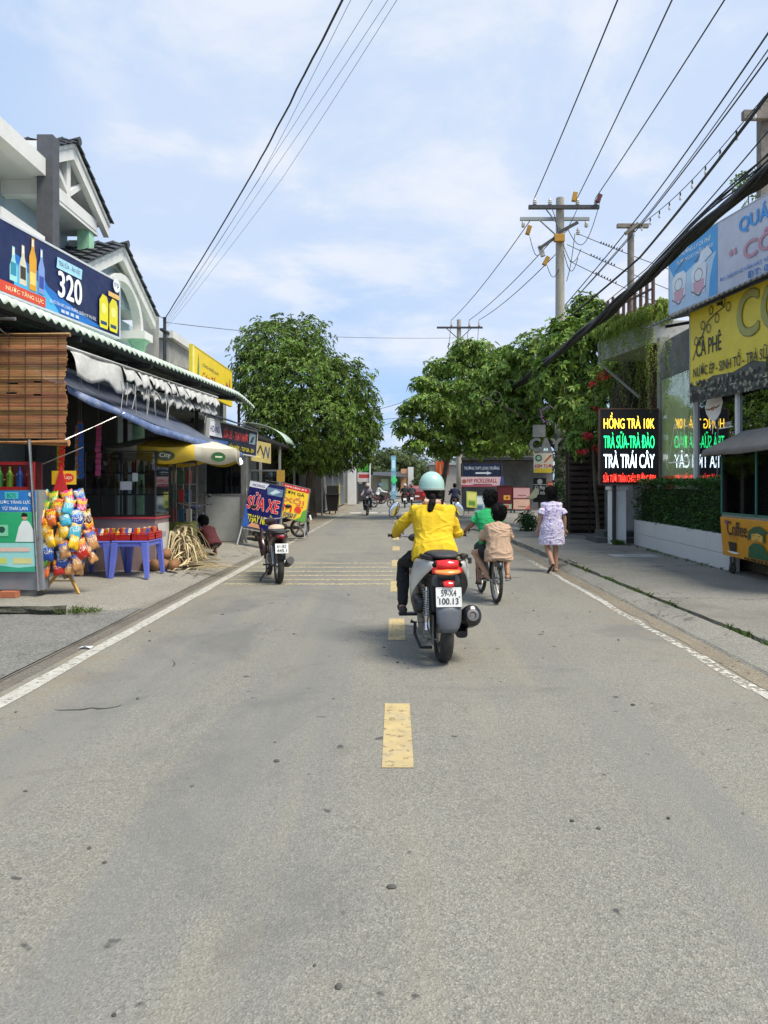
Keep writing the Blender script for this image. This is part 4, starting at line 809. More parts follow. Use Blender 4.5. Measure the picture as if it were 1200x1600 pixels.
def bagmat(nm):
    if 'bag_' + nm in MATS: return MATS['bag_' + nm]
    m = mat('bag_' + nm, bagcols[nm], .28, .1, 9, bump=.5, bs=22, coat=.2); n = m.node_tree.nodes; l = m.node_tree.links; b = n['Principled BSDF']
    t = n.new('ShaderNodeTexCoord'); s = n.new('ShaderNodeSeparateXYZ'); l.new(t.outputs['Generated'], s.inputs[0]); q = n.new('ShaderNodeTexNoise'); q.inputs['Scale'].default_value = 9; q.inputs['Detail'].default_value = 4; l.new(t.outputs['Generated'], q.inputs['Vector'])
    a = n.new('ShaderNodeMath'); a.operation = 'MULTIPLY_ADD'; l.new(q.outputs[0], a.inputs[0]); a.inputs[1].default_value = .7; l.new(s.outputs[2], a.inputs[2])
    r = n.new('ShaderNodeValToRGB'); r.color_ramp.interpolation = 'CONSTANT'; e = r.color_ramp.elements; other = {'orange': 'e8c41c', 'yellow': 'd89a1c', 'blue': '8ab0e0', 'red': 'e08a2a', 'green': 'c8b83a', 'white': '2f78c0', 'pink': 'e0a81c', 'teal': 'd8a85a', 'brown': 'd8cfc0'}[nm]
    e[0].color = (*lin(bagcols[nm]), 1); e[1].position = .62; e[1].color = (*lin(other), 1); z = e.new(.50); z.color = (*lin('e8e0cc'), 1); z = e.new(.54); z.color = (*lin(bagcols[nm]), 1); z = e.new(.70); z.color = (*lin('9a2a1c' if nm in ('yellow', 'orange', 'white') else 'e0c040'), 1); z = e.new(.76); z.color = (*lin(bagcols[nm]), 1); z = e.new(1.15 if False else .99); z.color = (*lin('c8b89a'), 1)
    sc = n.new('ShaderNodeMath'); sc.operation = 'MULTIPLY'; sc.inputs[1].default_value = .62; l.new(a.outputs[0], sc.inputs[0]); l.new(sc.outputs[0], r.inputs[0]); l.new(r.outputs[0], b.inputs['Base Color']); return m
plan = [(1.47, .16, ['teal', 'green', 'pink', 'blue']), (1.36, .22, ['blue', 'green', 'orange', 'teal', 'pink']), (1.22, .26, ['red', 'orange', 'orange', 'teal', 'blue', 'brown']), (1.08, .29, ['brown', 'red', 'yellow', 'yellow', 'teal', 'red']), (.95, .30, ['red', 'orange', 'yellow', 'yellow', 'yellow', 'white']), (.83, .30, ['orange', 'yellow', 'blue', 'white', 'red', 'white']), (.70, .28, ['brown', 'brown', 'green', 'blue', 'white', 'white']), (.59, .22, ['green', 'orange', 'red', 'white', 'white'])]
bagpos = {4: ['leftmost', 'second', 'third', 'rightmost'], 5: ['leftmost', 'second', 'third', 'fourth', 'rightmost'], 6: ['leftmost', 'second', 'third', 'fourth', 'fifth', 'rightmost']}
rowname = ['top', 'second', 'third', 'fourth', 'fifth', 'sixth', 'seventh', 'bottom']
for ri, (z, r, cs_) in enumerate(plan):
    n = len(cs_)
    for k, cn in enumerate(cs_):
        a = -pi + pi * (k + .5) / n; o = bpy.data.objects.new('chip_bag', BAG[(ri + k) % 3]); link(o)
        if not o.data.materials: o.data.materials.append(bagmat(cn))
        o.material_slots[0].link = 'OBJECT'; o.material_slots[0].material = bagmat(cn)
        o.location = (ckx + (r + .05) * cos(a), cky + (r + .05) * .8 * sin(a), z + ru(-.02, .02)); o.rotation_euler = (ru(-.35, .05), ru(-.45, .45), a + pi / 2 + ru(-.3, .3)); o.scale = [ru(1.05, 1.4)] * 3
        tag(o, '%s chip bag, %s of the %s row on the wooden rack' % (cn, bagpos[n][k], rowname[ri]), 'chip bag', 'chip bags hanging on the rack')
# ---- repair shop: glass partition
pt = thing('shop_partition', 'aluminium partition with a grey lower panel and dark glass at the repair shop', 'partition', (-4.5, 18.2, .12))
MB().box(-4.7, 18.2, .16, -3.82, 18.24, 1.28).obj('lower_panel', mat('partition_panel', (.33, .34, .33), .6, .1, 3, dirt=.3), pt); MB().box(-4.7, 18.21, 1.32, -3.82, 18.225, 2.2).obj('pane', glass('shop_glass', (.35, .42, .46), 1), pt)
mb = MB()
for x in (-5.3, -4.74, -3.82): mb.box(x, 18.18, .12, x + .05, 18.26, 2.25)
for z in (.12, 1.28, 2.2): mb.box(-5.25, 18.185, z, -3.82, 18.255, z + .04)
mb.obj('frame', steel, pt)
MB().box(-3.75, 18.25, .12, -3.70, 18.3, 2.3).obj('post', steel, pt)
# goods and clutter at the back of the shops
clut = ['a8483a', '3a6a98', '9a9a80', '6a9a4a', 'c8a84a', '6a6a78', 'c8603a']
sh = thing('shop_shelves', 'tall dim shelves stacked with boxes at the back of the open shop', 'shelves', (-7.4, 12, .12))
mb = MB()
for z in (.5, 1.0, 1.5, 2.0, 2.5): mb.box(-7.9, 9.0, z, -7.4, 13.5, z + .03)
for y in (9.0, 10.5, 12, 13.47): mb.box(-7.9, y, .12, -7.4, y + .03, 2.7)
mb.obj('frame', dark_steel, sh)
for lv, z in enumerate((.53, 1.03, 1.53, 2.03)):
    for k in range(9): y = 9.15 + .48 * k; hh = ru(.18, .38); tag(MB().box(-7.8, y, z, -7.45, y + ru(.2, .38), z + hh).obj('stock_box', paint(clut[(lv * 3 + k * 2) % 7])), 'stock box on the %s shelf at the back of the open shop' % ('lowest', 'second', 'third', 'upper')[lv], 'box', 'boxes on the %s shop shelf' % ('lowest', 'second', 'third', 'upper')[lv])

# strips of small packets hanging in the open shop front
for i in range(7):
    x, y = -4.85 - .12 * (i % 3), 10.7 + .22 * i; z0 = 2.55 - .05 * (i % 2); cn = ['red', 'yellow', 'green', 'blue', 'orange', 'silver', 'pink'][i]
    t = thing('packet_strip', '%s packets on a hanging strip, number %s from the front of the open stall' % (cn, ['one', 'two', 'three', 'four', 'five', 'six', 'seven'][i]), 'snack', (x, y, z0), group='hanging packet strips')
    MB().box(x - .004, y - .004, z0 - .9, x + .004, y + .004, z0 + .75).obj('strip', steel, t)
    for k in range(9): o_ = MB().obox((0, 0, 0), (.085, .014, .085), M.Rotation(ru(-.15, .15), 3, 'Y')).obj('packet', paint({'red': 'b03028', 'yellow': 'd8b030', 'green': '5a9a3a', 'blue': '3a68b0', 'orange': 'd07a2a', 'silver': 'b8bcc0', 'pink': 'c85a8a'}[cn], .3), t, bevel=.004); o_.location = (x + ru(-.01, .01), y - .014, z0 - .05 - .095 * k)
# ---------------------------------------------------------------- right: café
cafe = thing('cafe_building', 'yellow-green café with glass front and corrugated canopy on the right', 'café', (8, 15, .1))
green_film = mat('light_green_panel', (.42, .50, .26), .06, .08, 2, spec=.8, coat=1)
MB().box(6.36, 9.0, .1, 6.5, 17.9, .5).obj('base_wall', grey_conc, cafe)
MB().box(6.40, 15.72, .5, 6.44, 17.7, 4.05).obj('green_panel', green_film, cafe)
MB().box(6.39, 13.75, .5, 6.42, 15.55, 3.75).obj('pane', glass('cafe_glass', (.16, .20, .19), 1.3, .015), cafe); MB().box(6.39, 9.0, .5, 6.42, 13.65, 3.75).obj('pane', glass('cafe_glass'), cafe)
for y in (15.58, 13.66): MB().box(6.34, y, .5, 6.46, y + .09, 4.2).obj('mullion', white_wall, cafe)
MB().box(6.36, 17.72, .1, 6.6, 17.9, 5.1).obj('corner_post', grey_conc, cafe)
MB().box(6.5, 9.0, 4.06, 12, 18.0, 5.0).obj('fascia', dark_wall, cafe); MB().box(8.6, 9, .1, 8.7, 17.9, 4.05).obj('inner_wall', mat('olive_inner_wall', (.16, .15, .07), .8, .2, 2), cafe); MB().box(6.5, 9, .1, 8.6, 17.9, .14).obj('floor', grey_conc, cafe)
MB().box(6.5, 8.8, .1, 12, 8.98, 5.0).box(11.9, 9, .1, 12, 18, 5).obj('end_wall', grey_conc, cafe)
MB().box(6.7, 9, 5.0, 12, 18, 5.12).obj('roof', grey_conc, cafe)
rows = [[] for _ in range(3)]
for i in range(301):
    y = 9.2 + 7.2 * i / 300; w = .02 * sin(2 * pi * y / .16); xs = 6.02 + (16.2 - y) * .12
    for k, (dx, z) in enumerate(((-.42, 5.02), (0, 5.20), (1.2, 5.45))): rows[k].append((xs + dx, y, z + w))
MB().grid(rows).obj('canopy', mat('grey_sheet', (.22, .23, .23), .5, .15, 3, dirt=.3), cafe, smooth=True, solid=.008)
mb = MB()
for y in (10, 12, 14, 16): mb.bar((5.85 + (16.2 - y) * .12, y, 4.98), (7.0, y, 5.18), .05, .06)
mb.obj('canopy_bracket', dark_steel, cafe)
# lips decal on the glass
B = Board(cafe, (6.385, 15.35, 2.55), (6.385, 13.85, 2.55), (0, 0, 1.0), .001)
lip = [(.16, .52), (.26, .74), (.38, .86), (.48, .78), (.58, .88), (.72, .78), (.84, .56), (.74, .34), (.6, .22), (.48, .2), (.34, .26), (.22, .38)]
lip = [(-.02 + u * .82, .08 + v * .95) for u, v in lip]
B.poly(lip, prt('e9e4e2'), 'lips_decal')
B.line([(.15, .54), (.26, .52), (.38, .55), (.48, .53), (.57, .57)], .03, prt('5a2a22'), 'lips_line'); B.poly([(.3, .50), (.36, .56), (.44, .55), (.4, .49)], prt('c0622a'), 'lips_line')
for u, v in ((.3, .1), (.36, .02), (.44, .12)): B.line([(u, v), (u, v + .2)], .03, prt('e9e4e2'), 'lips_drip')
B.line([(.55, .1), (.95, .1)], .02, prt('e9e4e2'), 'lips_line'); B.text('COFFEE', .7, .12, .92, .2, prt('e9e4e2'), .01)
B = Board(cafe, (6.395, 17.3, 1.9), (6.395, 16.0, 1.9), (0, 0, 1.3), .001)
B.line([(.05, .12), (.95, .12), (.95, .72), (.78, .72), (.78, .22), (.35, .8), (.05, .12)], .022, prt('e6e8dc'), 'window_drawing'); B.text('CAFÉ', .4, .45, .7, .52, prt('e6e8dc'), .01); B.line([(.3, .12), (.55, .3), (.75, .25)], .02, prt('e6e8dc'), 'window_drawing')
B = Board(cafe, (6.395, 17.6, 1.25), (6.395, 16.9, 1.25), (0, 0, .5), .001); B.rect(0, 0, 1, 1, prt('c0602a'), 'poster'); B.rect(.1, .6, .9, .75, prt('e6b08a'), 'poster')
for i, x in enumerate((7.4, 8.0)):
    for j in range(2): tag(MB().box(x, 12.0 + 2.2 * j, .141, x + .45, 12.5 + 2.2 * j, .60).box(x + .4, 12.0 + 2.2 * j, .6, x + .45, 12.5 + 2.2 * j, 1.05).obj('cafe_chair', wood), 'dim wooden chair inside the café window', 'chair', 'chairs inside the café')
# yellow banner
yb = thing('yellow_banner', 'yellow café banner lettered CÀ PHÊ with a coffee-bean border', 'sign', (6.2, 13.5, 3.3))
B = Board(yb, (6.06, 15.15, 3.42), (6.62, 11.0, 3.42), (0, 0, 1.66), .04); B.panel(prt('e3cd35'))
B.frame(steel, .02)
beanm = prt('3a3a34'); B.poly([(0, -.12), (1, -.12), (1, .10), (.8, .18), (.62, .14), (.5, .20), (.36, .13), (.2, .15), (.08, .06), (0, .12)], prt('4a4a42'))
d = B.nxt(); mb = MB(); mb2 = MB()
for i in range(330):
    u, v = ru(.005, .995), ru(-.11, .12); a = ru(0, pi); ru_, rv = .009, .028
    q = [(u + (ru_ * cos(t) * cos(a) - rv * .4 * sin(t) * sin(a)), v + (ru_ * 2.4 * cos(t) * sin(a) + rv * sin(t) * cos(a) * .9)) for t in [k * pi / 4 for k in range(8)]]
    (mb if i % 3 else mb2).add([B.p(x, y, d + .00004 * i) for x, y in q], [tuple(range(8))])
B.k += 8
tag(mb.obj('printed_beans', prt('23231e'), yb, fix=False), kind='stuff'); tag(mb2.obj('printed_beans', prt('8a8672'), yb, fix=False), kind='stuff')
B.text('CÀ PHÊ', .06, .42, .27, .66, prt('1e1e1a'), .03); B.line([(.03, .40), (.07, .55), (.12, .68), (.16, .80), (.22, .86), (.3, .9)], .014, prt('24241e'), 'printed_branch')
for u, v, a in ((.06, .62, 2.2), (.10, .6, .3), (.12, .78, 2.0), (.17, .72, .1), (.19, .92, 2.2), (.24, .80, -.3), (.29, .96, 1.8), (.33, .88, .1)):
    B.line([(u + .016 * cos(t), v + .05 * sin(t)) for t in [k * pi / 5 for k in range(11)]], .012, prt('24241e'), 'printed_branch')
B.text('CO', .40, .48, .74, .96, prt('a3a04c'), .03, prt('4c4c40'), .035); B.text('NƯỚC ÉP - SINH TỐ - TRÀ SỮA - NƯỚC', .04, .18, .80, .36, prt('1e1e2a'), .03)
MB().tube([(6.08, 15.18, 3.2), (6.08, 15.18, 5.15)], .025, 8).tube([(6.2, 15.1, .1), (6.14, 15.15, 3.4)], .02, 8).obj('banner_post', paint('d0d0c8'), yb)
# upper white sign
ws = thing('roof_sign', 'white and sky-blue rooftop sign lettered QUÁN CÔ ÚT', 'sign', (6.3, 14, 5.3))
B = Board(ws, (6.02, 16.2, 5.28), (6.85, 11.3, 5.28), (0, 0, 1.40), .06); B.panel(prt('c9c9d4')); B.frame(steel, .025)
B.poly([(0, 0), (.36, 0), (.36, 1), (0, 1)], prt('bcd6ea')); B.poly([(.06, .45), (.2, .6), (.36, .62), (.36, 1), (.0, 1), (0, .75)], prt('4aa3dc')); B.poly([(.3, 0), (.36, 0), (.36, .65), (.33, .5), (.31, .3)], prt('4aa3dc'))
B.text('THƯỞNG LY CÀ PHÊ', .08, .82, .31, .9, prt('f2f6fa'), .02, skew=.3); B.text('TƯƠI NGAY MỖI NGÀY', .06, .71, .33, .79, prt('f2f6fa'), .02, skew=.3)
for u in (.04, .19):
    B.poly([(u, .12), (u + .085, .12), (u + .10, .5), (u + .08, .58), (u + .02, .58), (u - .012, .5)], prt('e9ecee'), 'printed_glass'); B.poly([(u + .01, .14), (u + .075, .14), (u + .083, .32), (u + .0, .32)], prt('d8a8b4'), 'printed_glass'); B.line([(u + .04 + .03 * cos(t), .40 + .09 * sin(t)) for t in [k * pi / 8 for k in range(17)]], .012, prt('5a6068'), 'printed_glass'); B.line([(u + .01, .62), (u + .09, .75)], .02, prt('8a8088')); B.line([(u - .01, .2), (u + .04, .1), (u + .09, .2)], .02, prt('6a7078'))
B.poly([(.22, .5), (.33, .62), (.30, .75), (.25, .72)], prt('e6eef4')); 
B.text('QUÁN', .50, .66, .72, .92, prt('3f9be0'), .04); B.text('“ CÔ ÚT ”', .44, .30, .98, .58, prt('c8909e'), .05); B.text('ĐC: 260/18 VÕ VĂN HÁT, KP PHƯỚC HIỆP, LONG TRƯỜNG', .38, .14, .98, .22, prt('3f7fc4'), .02); B.text('ĐT: 0938.207.6', .55, .03, .86, .12, prt('3f7fc4'), .03)
# balcony with slats and hanging vines left of the café
bc = thing('balcony', 'grey upstairs balcony with brown slats, draped in hanging vines', 'balcony', (6.3, 19, 5))
MB().hexa([(5.75, 20.6, 5.0), (6.25, 17.95, 5.0), (9, 17.95, 5.0), (9, 20.6, 5.0), (5.75, 20.6, 5.55), (6.25, 17.95, 5.55), (9, 17.95, 5.55), (9, 20.6, 5.55)]).obj('slab', mat('balcony_concrete', (.42, .42, .40), .85, .1, 2, dirt=.4, dcol=(.2, .2, .17)), bc)
brown = mat('brown_paint_wood', (.11, .055, .04), .7, .25, 5)
for i in range(9):
    y = 20.4 - i * .29; x = 5.82 + (20.6 - y) * .19; MB().box(x, y - .1, 5.55, x + .04, y + .05, 6.62 + .03 * (i % 2)).obj('slat', brown, bc)
MB().bar((5.86, 20.5, 6.35), (6.28, 18.1, 6.35), .03, .05).obj('rail', brown, bc); MB().box(7.5, 18.0, .1, 7.7, 20.5, 5.0).obj('back_wall', dark_wall, bc); MB().box(6.3, 18.2, .1, 6.5, 18.4, 5.0).obj('post', brown, bc)
MB().tube([(5.7, 20.62, 5.5), (5.72, 20.62, 4.95), (6.6, 19.9, 3.9)], .04, 8).obj('downpipe', paint('9a9a96'), bc)
mb = MB()
def vine(p, L):
    n = int(L / .035)
    for i in range(n):
        q = V(p) + V((.03 * sin(i * .3 + p[1] * 9), .04 * sin(i * .23 + p[0] * 7), -L * i / n)); a = ru(0, 2 * pi); e = V((cos(a), sin(a), -.5)) * ru(.03, .06); s = V((-sin(a), cos(a), .2)) * .013
        mb.add([q, q + e * .5 + s, q + e, q + e * .5 - s], [(0, 1, 2, 3)])
for i in range(230):
    t = rnd(); y = 20.5 - 2.7 * t ** .8; x = 5.72 + (20.6 - y) * .19 - .05 + ru(-.08, .05); vine((x, y, 5.75 + ru(-.1, .2)), ru(.4, 1.0) if rnd() < .62 else ru(1.4, 3.2))
for i in range(24): vine((6.1 + ru(-.1, .2), ru(16.0, 17.9), 4.95), ru(.5, 1.9))
for i in range(6): vine((6.3 + ru(-.03, .03), 15.75 + ru(-.05, .1), 4.2), ru(1.5, 3.3))
leafcloud(mb, [((5.88 + .16 * k, 20.3 - .55 * k, 5.80), (.3, .4, .30)) for k in range(5)], 1100, .13, .018, 6, droop=1.2, shell=.2)
vo_ = thing('hanging_vine', 'yellow-green vines trailing from the balcony beside the café', 'plant', (6, 19.3, 5.5)); mb.obj('foliage', vine_m, vo_, fix=False)
# lit letter board
lb = thing('led_sign', 'black LED board with yellow, green, white and red lines of letters', 'sign', (5.5, 17.5, 1.5))
B = Board(lb, (4.86, 17.52, 1.55), (6.26, 17.52, 1.55), (0, 0, 1.80), .08); B.panel(mat('led_black', (.012, .012, .014), .4, .2, 9)); B.frame(brown, .03)
def led(nm, c, e): return mat('led_' + nm, c, .5, .02, emit=e)
B.text('HỒNG TRÀ 10K', .07, .74, .93, .95, led('amber', (1, .62, .05), 2.2), .008); B.text('TRÀ SỮA-TRÀ ĐÀO', .07, .48, .93, .70, led('green', (.02, .9, .25), 1.6), .008); B.text('TRÀ TRÁI CÂY', .07, .22, .93, .45, led('white', (.75, .9, 1), 2.4), .008); B.text('SỮA TƯƠI TRÂN CHÂU ĐƯỜNG ĐEN', .06, .03, .95, .16, led('red', (1, .05, .03), 2.0), .0)
MB().box(5.2, 17.61, .15, 5.28, 17.68, 3.3).obj('post', dark_steel, lb)
gp = thing('gate_post', 'squat white gate post under the LED board', 'post', (5.4, 17.9, .1)); MB().box(5.2, 17.7, .1, 5.55, 18.05, 1.42).obj('shaft', white_wall, gp, bevel=.01); MB().box(5.16, 17.66, 1.42, 5.59, 18.09, 1.5).obj('cap', white_wall, gp, bevel=.01)
tag(MB().box(4.95, 18.1, .1, 6.3, 19.2, .24).box(5.2, 18.4, .24, 6.3, 19.2, .38).obj('entrance_steps', mat('dark_step', (.08, .08, .075), .8, .2, 4, dirt=.3)), 'two dark stone entrance steps behind the white planter', 'steps')
pl = thing('planter', 'long low whitewashed block planter holding the clipped hedge', 'planter', (5.7, 15, .1))
for r_, (z0, z1) in enumerate(((.10, .38), (.386, .70))):
    y = 12.15
    while y < 17.6:
        L = min(1.1 if (r_ and y < 12.3) else 1.6, 17.75 - y); x0 = 5.52 + (y - 11.2) * .035; x1 = 5.52 + (y + L - 11.2) * .035; MB().hexa([(x0, y, z0), (x0 + .13, y, z0), (x1 + .13, y + L - .006, z0), (x1, y + L - .006, z0), (x0, y, z1), (x0 + .13, y, z1), (x1 + .13, y + L - .006, z1), (x1, y + L - .006, z1)]).obj('block', mat('whitewash', (.62, .62, .60), .85, .07, 2, bump=.2, bs=30, dirt=.3, dcol=(.30, .29, .26), ds=2), pl, bevel=.004); y += L
MB().box(5.76, 17.62, .1, 6.35, 17.75, .7).obj('end_wall', MATS['whitewash'], pl); MB().box(5.9, 11.3, .12, 6.34, 17.6, .62).obj('soil', earth, pl)
hd = thing('hedge', 'clipped dark green hedge growing in the white planter', 'hedge', (5.95, 15, .6)); mb = MB()
for i in range(5200):
    y = ru(11.3, 17.9); t = rnd(); wob = .10 * NZ.noise(V((y * 1.6, t * 3, 0))); 
    if rnd() < .55: p = V((5.58 + (y - 11.2) * .035 + wob + ru(-.03, .1), y, ru(.66, 1.62 + wob)))
    else: p = V((ru(5.6, 6.32), y, 1.62 + .14 * NZ.noise(V((y * 1.3, 7, 0))) + ru(-.08, .04)))
    for j in range(3):
        a = ru(0, 2 * pi); e = V((cos(a), sin(a), ru(-.2, .9))).normalized() * ru(.04, .08); s = V((-sin(a), cos(a), ru(-.4, .4))) * .017; mb.add([p, p + e * .5 + s, p + e, p + e * .5 - s], [(0, 1, 2), (0, 2, 3)])
mb.obj('foliage', hedge_m, hd, fix=False); mb = MB()
for i in range(22): y = 11.5 + i * .28; mb.tube([(6.0, y, .6), (5.95, y + .05, 1.1), (5.9, y, 1.5)], [.015, .012, .006], 5)
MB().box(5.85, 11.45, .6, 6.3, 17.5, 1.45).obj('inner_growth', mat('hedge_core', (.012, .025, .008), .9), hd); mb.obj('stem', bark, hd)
# coffee cart
cart = thing('coffee_cart', 'orange coffee cart with a glass case and grey canvas roof at the right edge', 'cart', (5.8, 10.8, .1))
CX0, CY0, CY1 = 5.33, 12.1, 9.3
MB().hexa([(CX0 + .05, CY1, .36), (6.15, CY1, .36), (6.15, CY0, .40), (CX0 + .05, CY0, .40), (CX0, CY1, 1.02), (6.15, CY1, 1.02), (6.15, CY0, 1.02), (CX0, CY0, 1.02)]).obj('body', paint('cf8f14', .45), cart, bevel=.01)
MB().hexa([(CX0 + .02, CY1, 1.02), (6.12, CY1, 1.02), (6.12, CY0 - .03, 1.02), (CX0 + .02, CY0 - .03, 1.02), (CX0 + .02, CY1, 1.06), (6.12, CY1, 1.06), (6.12, CY0 - .03, 1.06), (CX0 + .02, CY0 - .03, 1.06)]).obj('counter', steel, cart)
mb = MB()
for x in (CX0 + .02, 6.1):
    for y in (CY0 - .05, 10.9, CY1 + .05): mb.box(x - .018, y - .018, 1.06, x + .018, y + .018, 2.1)
for z in (1.08, 2.08): mb.bar((CX0 + .02, CY0 - .05, z), (CX0 + .02, CY1, z), .036); mb.bar((CX0 + .02, CY0 - .05, z), (6.1, CY0 - .05, z), .036); mb.bar((6.1, CY0 - .05, z), (6.1, CY1, z), .036)
mb.obj('frame', paint('2a6a5e', .4), cart)
MB().box(CX0 + .012, CY1, 1.1, CX0 + .016, CY0 - .07, 2.06).box(CX0 + .04, CY0 - .048, 1.1, 6.08, CY0 - .044, 2.06).box(6.098, CY1, 1.1, 6.102, CY0 - .07, 2.06).obj('pane', glass('cart_glass', (.62, .70, .68), 1), cart); MB().box(CX0 + .06, CY1, 1.42, 6.05, CY0 - .12, 1.435).obj('shelf', glass('cart_glass'), cart)
canvas = mat('grey_canvas', (.16, .145, .125), .85, .15, 5, bump=.3, bs=30, dirt=.2)
rows = [[(CX0 - .22, y, 2.02 + .012 * sin(y * 9)) for y in (12.35, 12.0, 11, 10, 9)], [(CX0 - .18, y, 2.12) for y in (12.32, 12.0, 11, 10, 9)], [(CX0 + .35, y, 2.42) for y in (12.0, 11.9, 11, 10, 9)], [(6.3, y, 2.48) for y in (12.1, 11.9, 11, 10, 9)], [(6.35, y, 2.1) for y in (12.3, 12, 11, 10, 9)]]
MB().grid(rows).obj('canopy', canvas, cart, smooth=True, solid=.01); MB().grid([[rows[0][0], rows[1][0], rows[2][0]], [rows[4][0], rows[4][0], rows[3][0]]]).obj('canopy_end', canvas, cart, solid=.01)
for x, y in ((5.45, 11.9), (6.0, 11.9), (5.45, 9.6), (6.0, 9.6)):
    w = MB().lathe([(.02, -.02), (.085, -.02), (.095, -.012), (.095, .012), (.085, .02), (.02, .02)], (x, y, .197), (1, 0, 0), 16).obj('caster', rubber, cart, smooth=True); MB().box(x - .035, y - .03, .2, x - .025, y + .03, .38).box(x + .025, y - .03, .2, x + .035, y + .03, .38).obj('fork', dark_steel, w)
B = Board(cart, (CX0 + .045, CY0 - .04, .40), (CX0 + .048, CY0 - .04 - 2.76 * 1.72, .35), (-.048, 0, .6), .002); B.o += B.N * .004
B.text('Coffee', .045, .58, .185, .95, prt('3a2216'), .03); B.poly([(.03, .88), (.05, .86), (.06, .95), (.035, .98)], prt('7a4a6a'))
B.poly([(.055, .16), (.10, .16), (.107, .40), (.048, .40)], prt('1c1814'), 'printed_cup'); B.poly([(.05 + .045 * cos(t) + .03, .15 + .06 * sin(t)) for t in [k * pi / 8 for k in range(8, 17)]], prt('e9e4d4'), 'printed_cup')
for u in (.06, .085, .105): B.line([(u, .45), (u + .012, .52), (u - .006, .58), (u + .008, .64)], .012, prt('7a3c14'))
gm = prt('0f5a34'); B.poly([(.185, .10), (.315, .10), (.305, .34), (.28, .48), (.225, .48), (.195, .36)], gm, 'printed_figure'); B.poly([(.19, .52), (.20, .76), (.235, .88), (.275, .92), (.30, .86), (.33, .78), (.30, .74), (.30, .52), (.27, .60), (.22, .60)], prt('17532f'), 'printed_figure'); B.poly([(.215, .54), (.285, .54), (.29, .68), (.26, .74), (.22, .70)], prt('dcb04a'), 'printed_figure'); B.line([(.225, .66), (.24, .67)], .015, prt('2a2016')); B.line([(.26, .67), (.277, .66)], .015, prt('2a2016')); B.line([(.24, .57), (.262, .575)], .018, prt('a0301c'))
[B.line([(u, .05), (u + .014, .05)], .06, prt('2a2016'), 'printed_number') for u in (.16, .18, .205, .225, .25, .27, .295, .32)]; B.text('T', .385, .30, .50, .92, prt('5a2a12'), .04); B.rect(.345, .34, .372, .56, prt('8a3c1c'), 'printed_cup'); B.line([(.358, .56), (.362, .70), (.375, .72)], .012, prt('5a2a12'))
for i, (y, c) in enumerate(((11.6, 'c9c4b8'), (11.2, '8a8ea8'), (10.75, 'b8b0c8'), (10.3, 'a09a8a'))): tag(MB().lathe([(.10, 0), (.13, .1), (.12, .24), (.05, .28)], (5.75, y, 1.062), n=12, cap=True).obj('ice_bag', mat('bag' + c, c, .3, .2, 12, bump=.5, bs=20), smooth=True), ['whitish', 'bluish grey', 'lilac', 'beige'][i] + ' lumpy plastic bag inside the coffee cart case', 'bag', 'bags in the coffee cart')
# brown pallet fence
pf = thing('pallet_fence', 'tall dark brown fence of stacked pallet boards behind the power pole', 'fence', (5.9, 22.6, .05))
plank = mat('dark_plank', (.055, .035, .025), .8, .35, 4, bump=.3, bs=30)
for i in range(15):
    z = .16 + i * .185
    for k in range(3): x0 = 5.35 + k * .62; MB().box(x0 + ru(-.01, .01), 22.6 + ru(0, .02), z, x0 + .60, 22.64, z + (.115 if (i + k) % 4 else .135)).obj('board', plank, pf)
for k in range(4): MB().box(5.33 + k * .62, 22.66, .05, 5.42 + k * .62, 22.76, 2.95).obj('post', plank, pf)
tag(MB().box(6.42, 18.3, .05, 7.4, 22.6, 3.4).obj('yard_wall', dark_wall), 'dim side wall of the yard between balcony and fence', 'wall')
red_fl = leafmat('red_flower', (.55, .04, .03), island=.3)
bh = thing('dark_backing', 'dark brown backing walls added under and behind the vine balcony', 'house', (9, 21.7, 0)); MB().box(6.55, 20.65, .03, 12, 22.55, 5.7).obj('wall', mat('dark_brown_wall', (.05, .036, .028), .85, .2, 2), bh); MB().box(5.3, 22.85, .03, 12, 22.95, 3.0).obj('fence_backing', MATS['dark_brown_wall'], bh)  # dark walls added to block bright sky behind the fence and balcony
fl = thing('flowering_shrub', 'shrub with red flowers between the LED board and the trees', 'shrub', (5.9, 21.4, .1)); MB().tube([(5.9, 21.4, .1), (5.8, 21.4, 1.5), (5.7, 21.3, 3), (5.7, 21.2, 4.6)], [.06, .05, .04, .02], 6).tube([(5.8, 21.4, 1.5), (6.2, 21.2, 3.2)], [.04, .02], 6).obj('stem', bark, fl)
mb = MB(); leafcloud(mb, [pc(940, 600, 21.2, 20, 34), pc(925, 650, 21, 22, 26), pc(945, 690, 21.2, 18, 24), pc(905, 690, 21.4, 22, 26), pc(955, 570, 21, 14, 14)], 640, .13, .03, 6, shell=.2); mb.obj('foliage', leaf_b, fl, fix=False)
mb = MB(); leafcloud(mb, [pc(938, 592, 20.9, 7, 9), pc(948, 585, 20.9, 6, 7), pc(925, 600, 20.9, 6, 6), pc(918, 680, 20.8, 9, 7), pc(935, 700, 20.8, 9, 6), pc(928, 640, 20.8, 7, 6), pc(950, 640, 20.9, 5, 5), pc(912, 705, 20.8, 8, 5)], 60, .09, .035, 6, shell=.1); tag(mb.obj('flower', red_fl, fl, fix=False), kind='stuff')
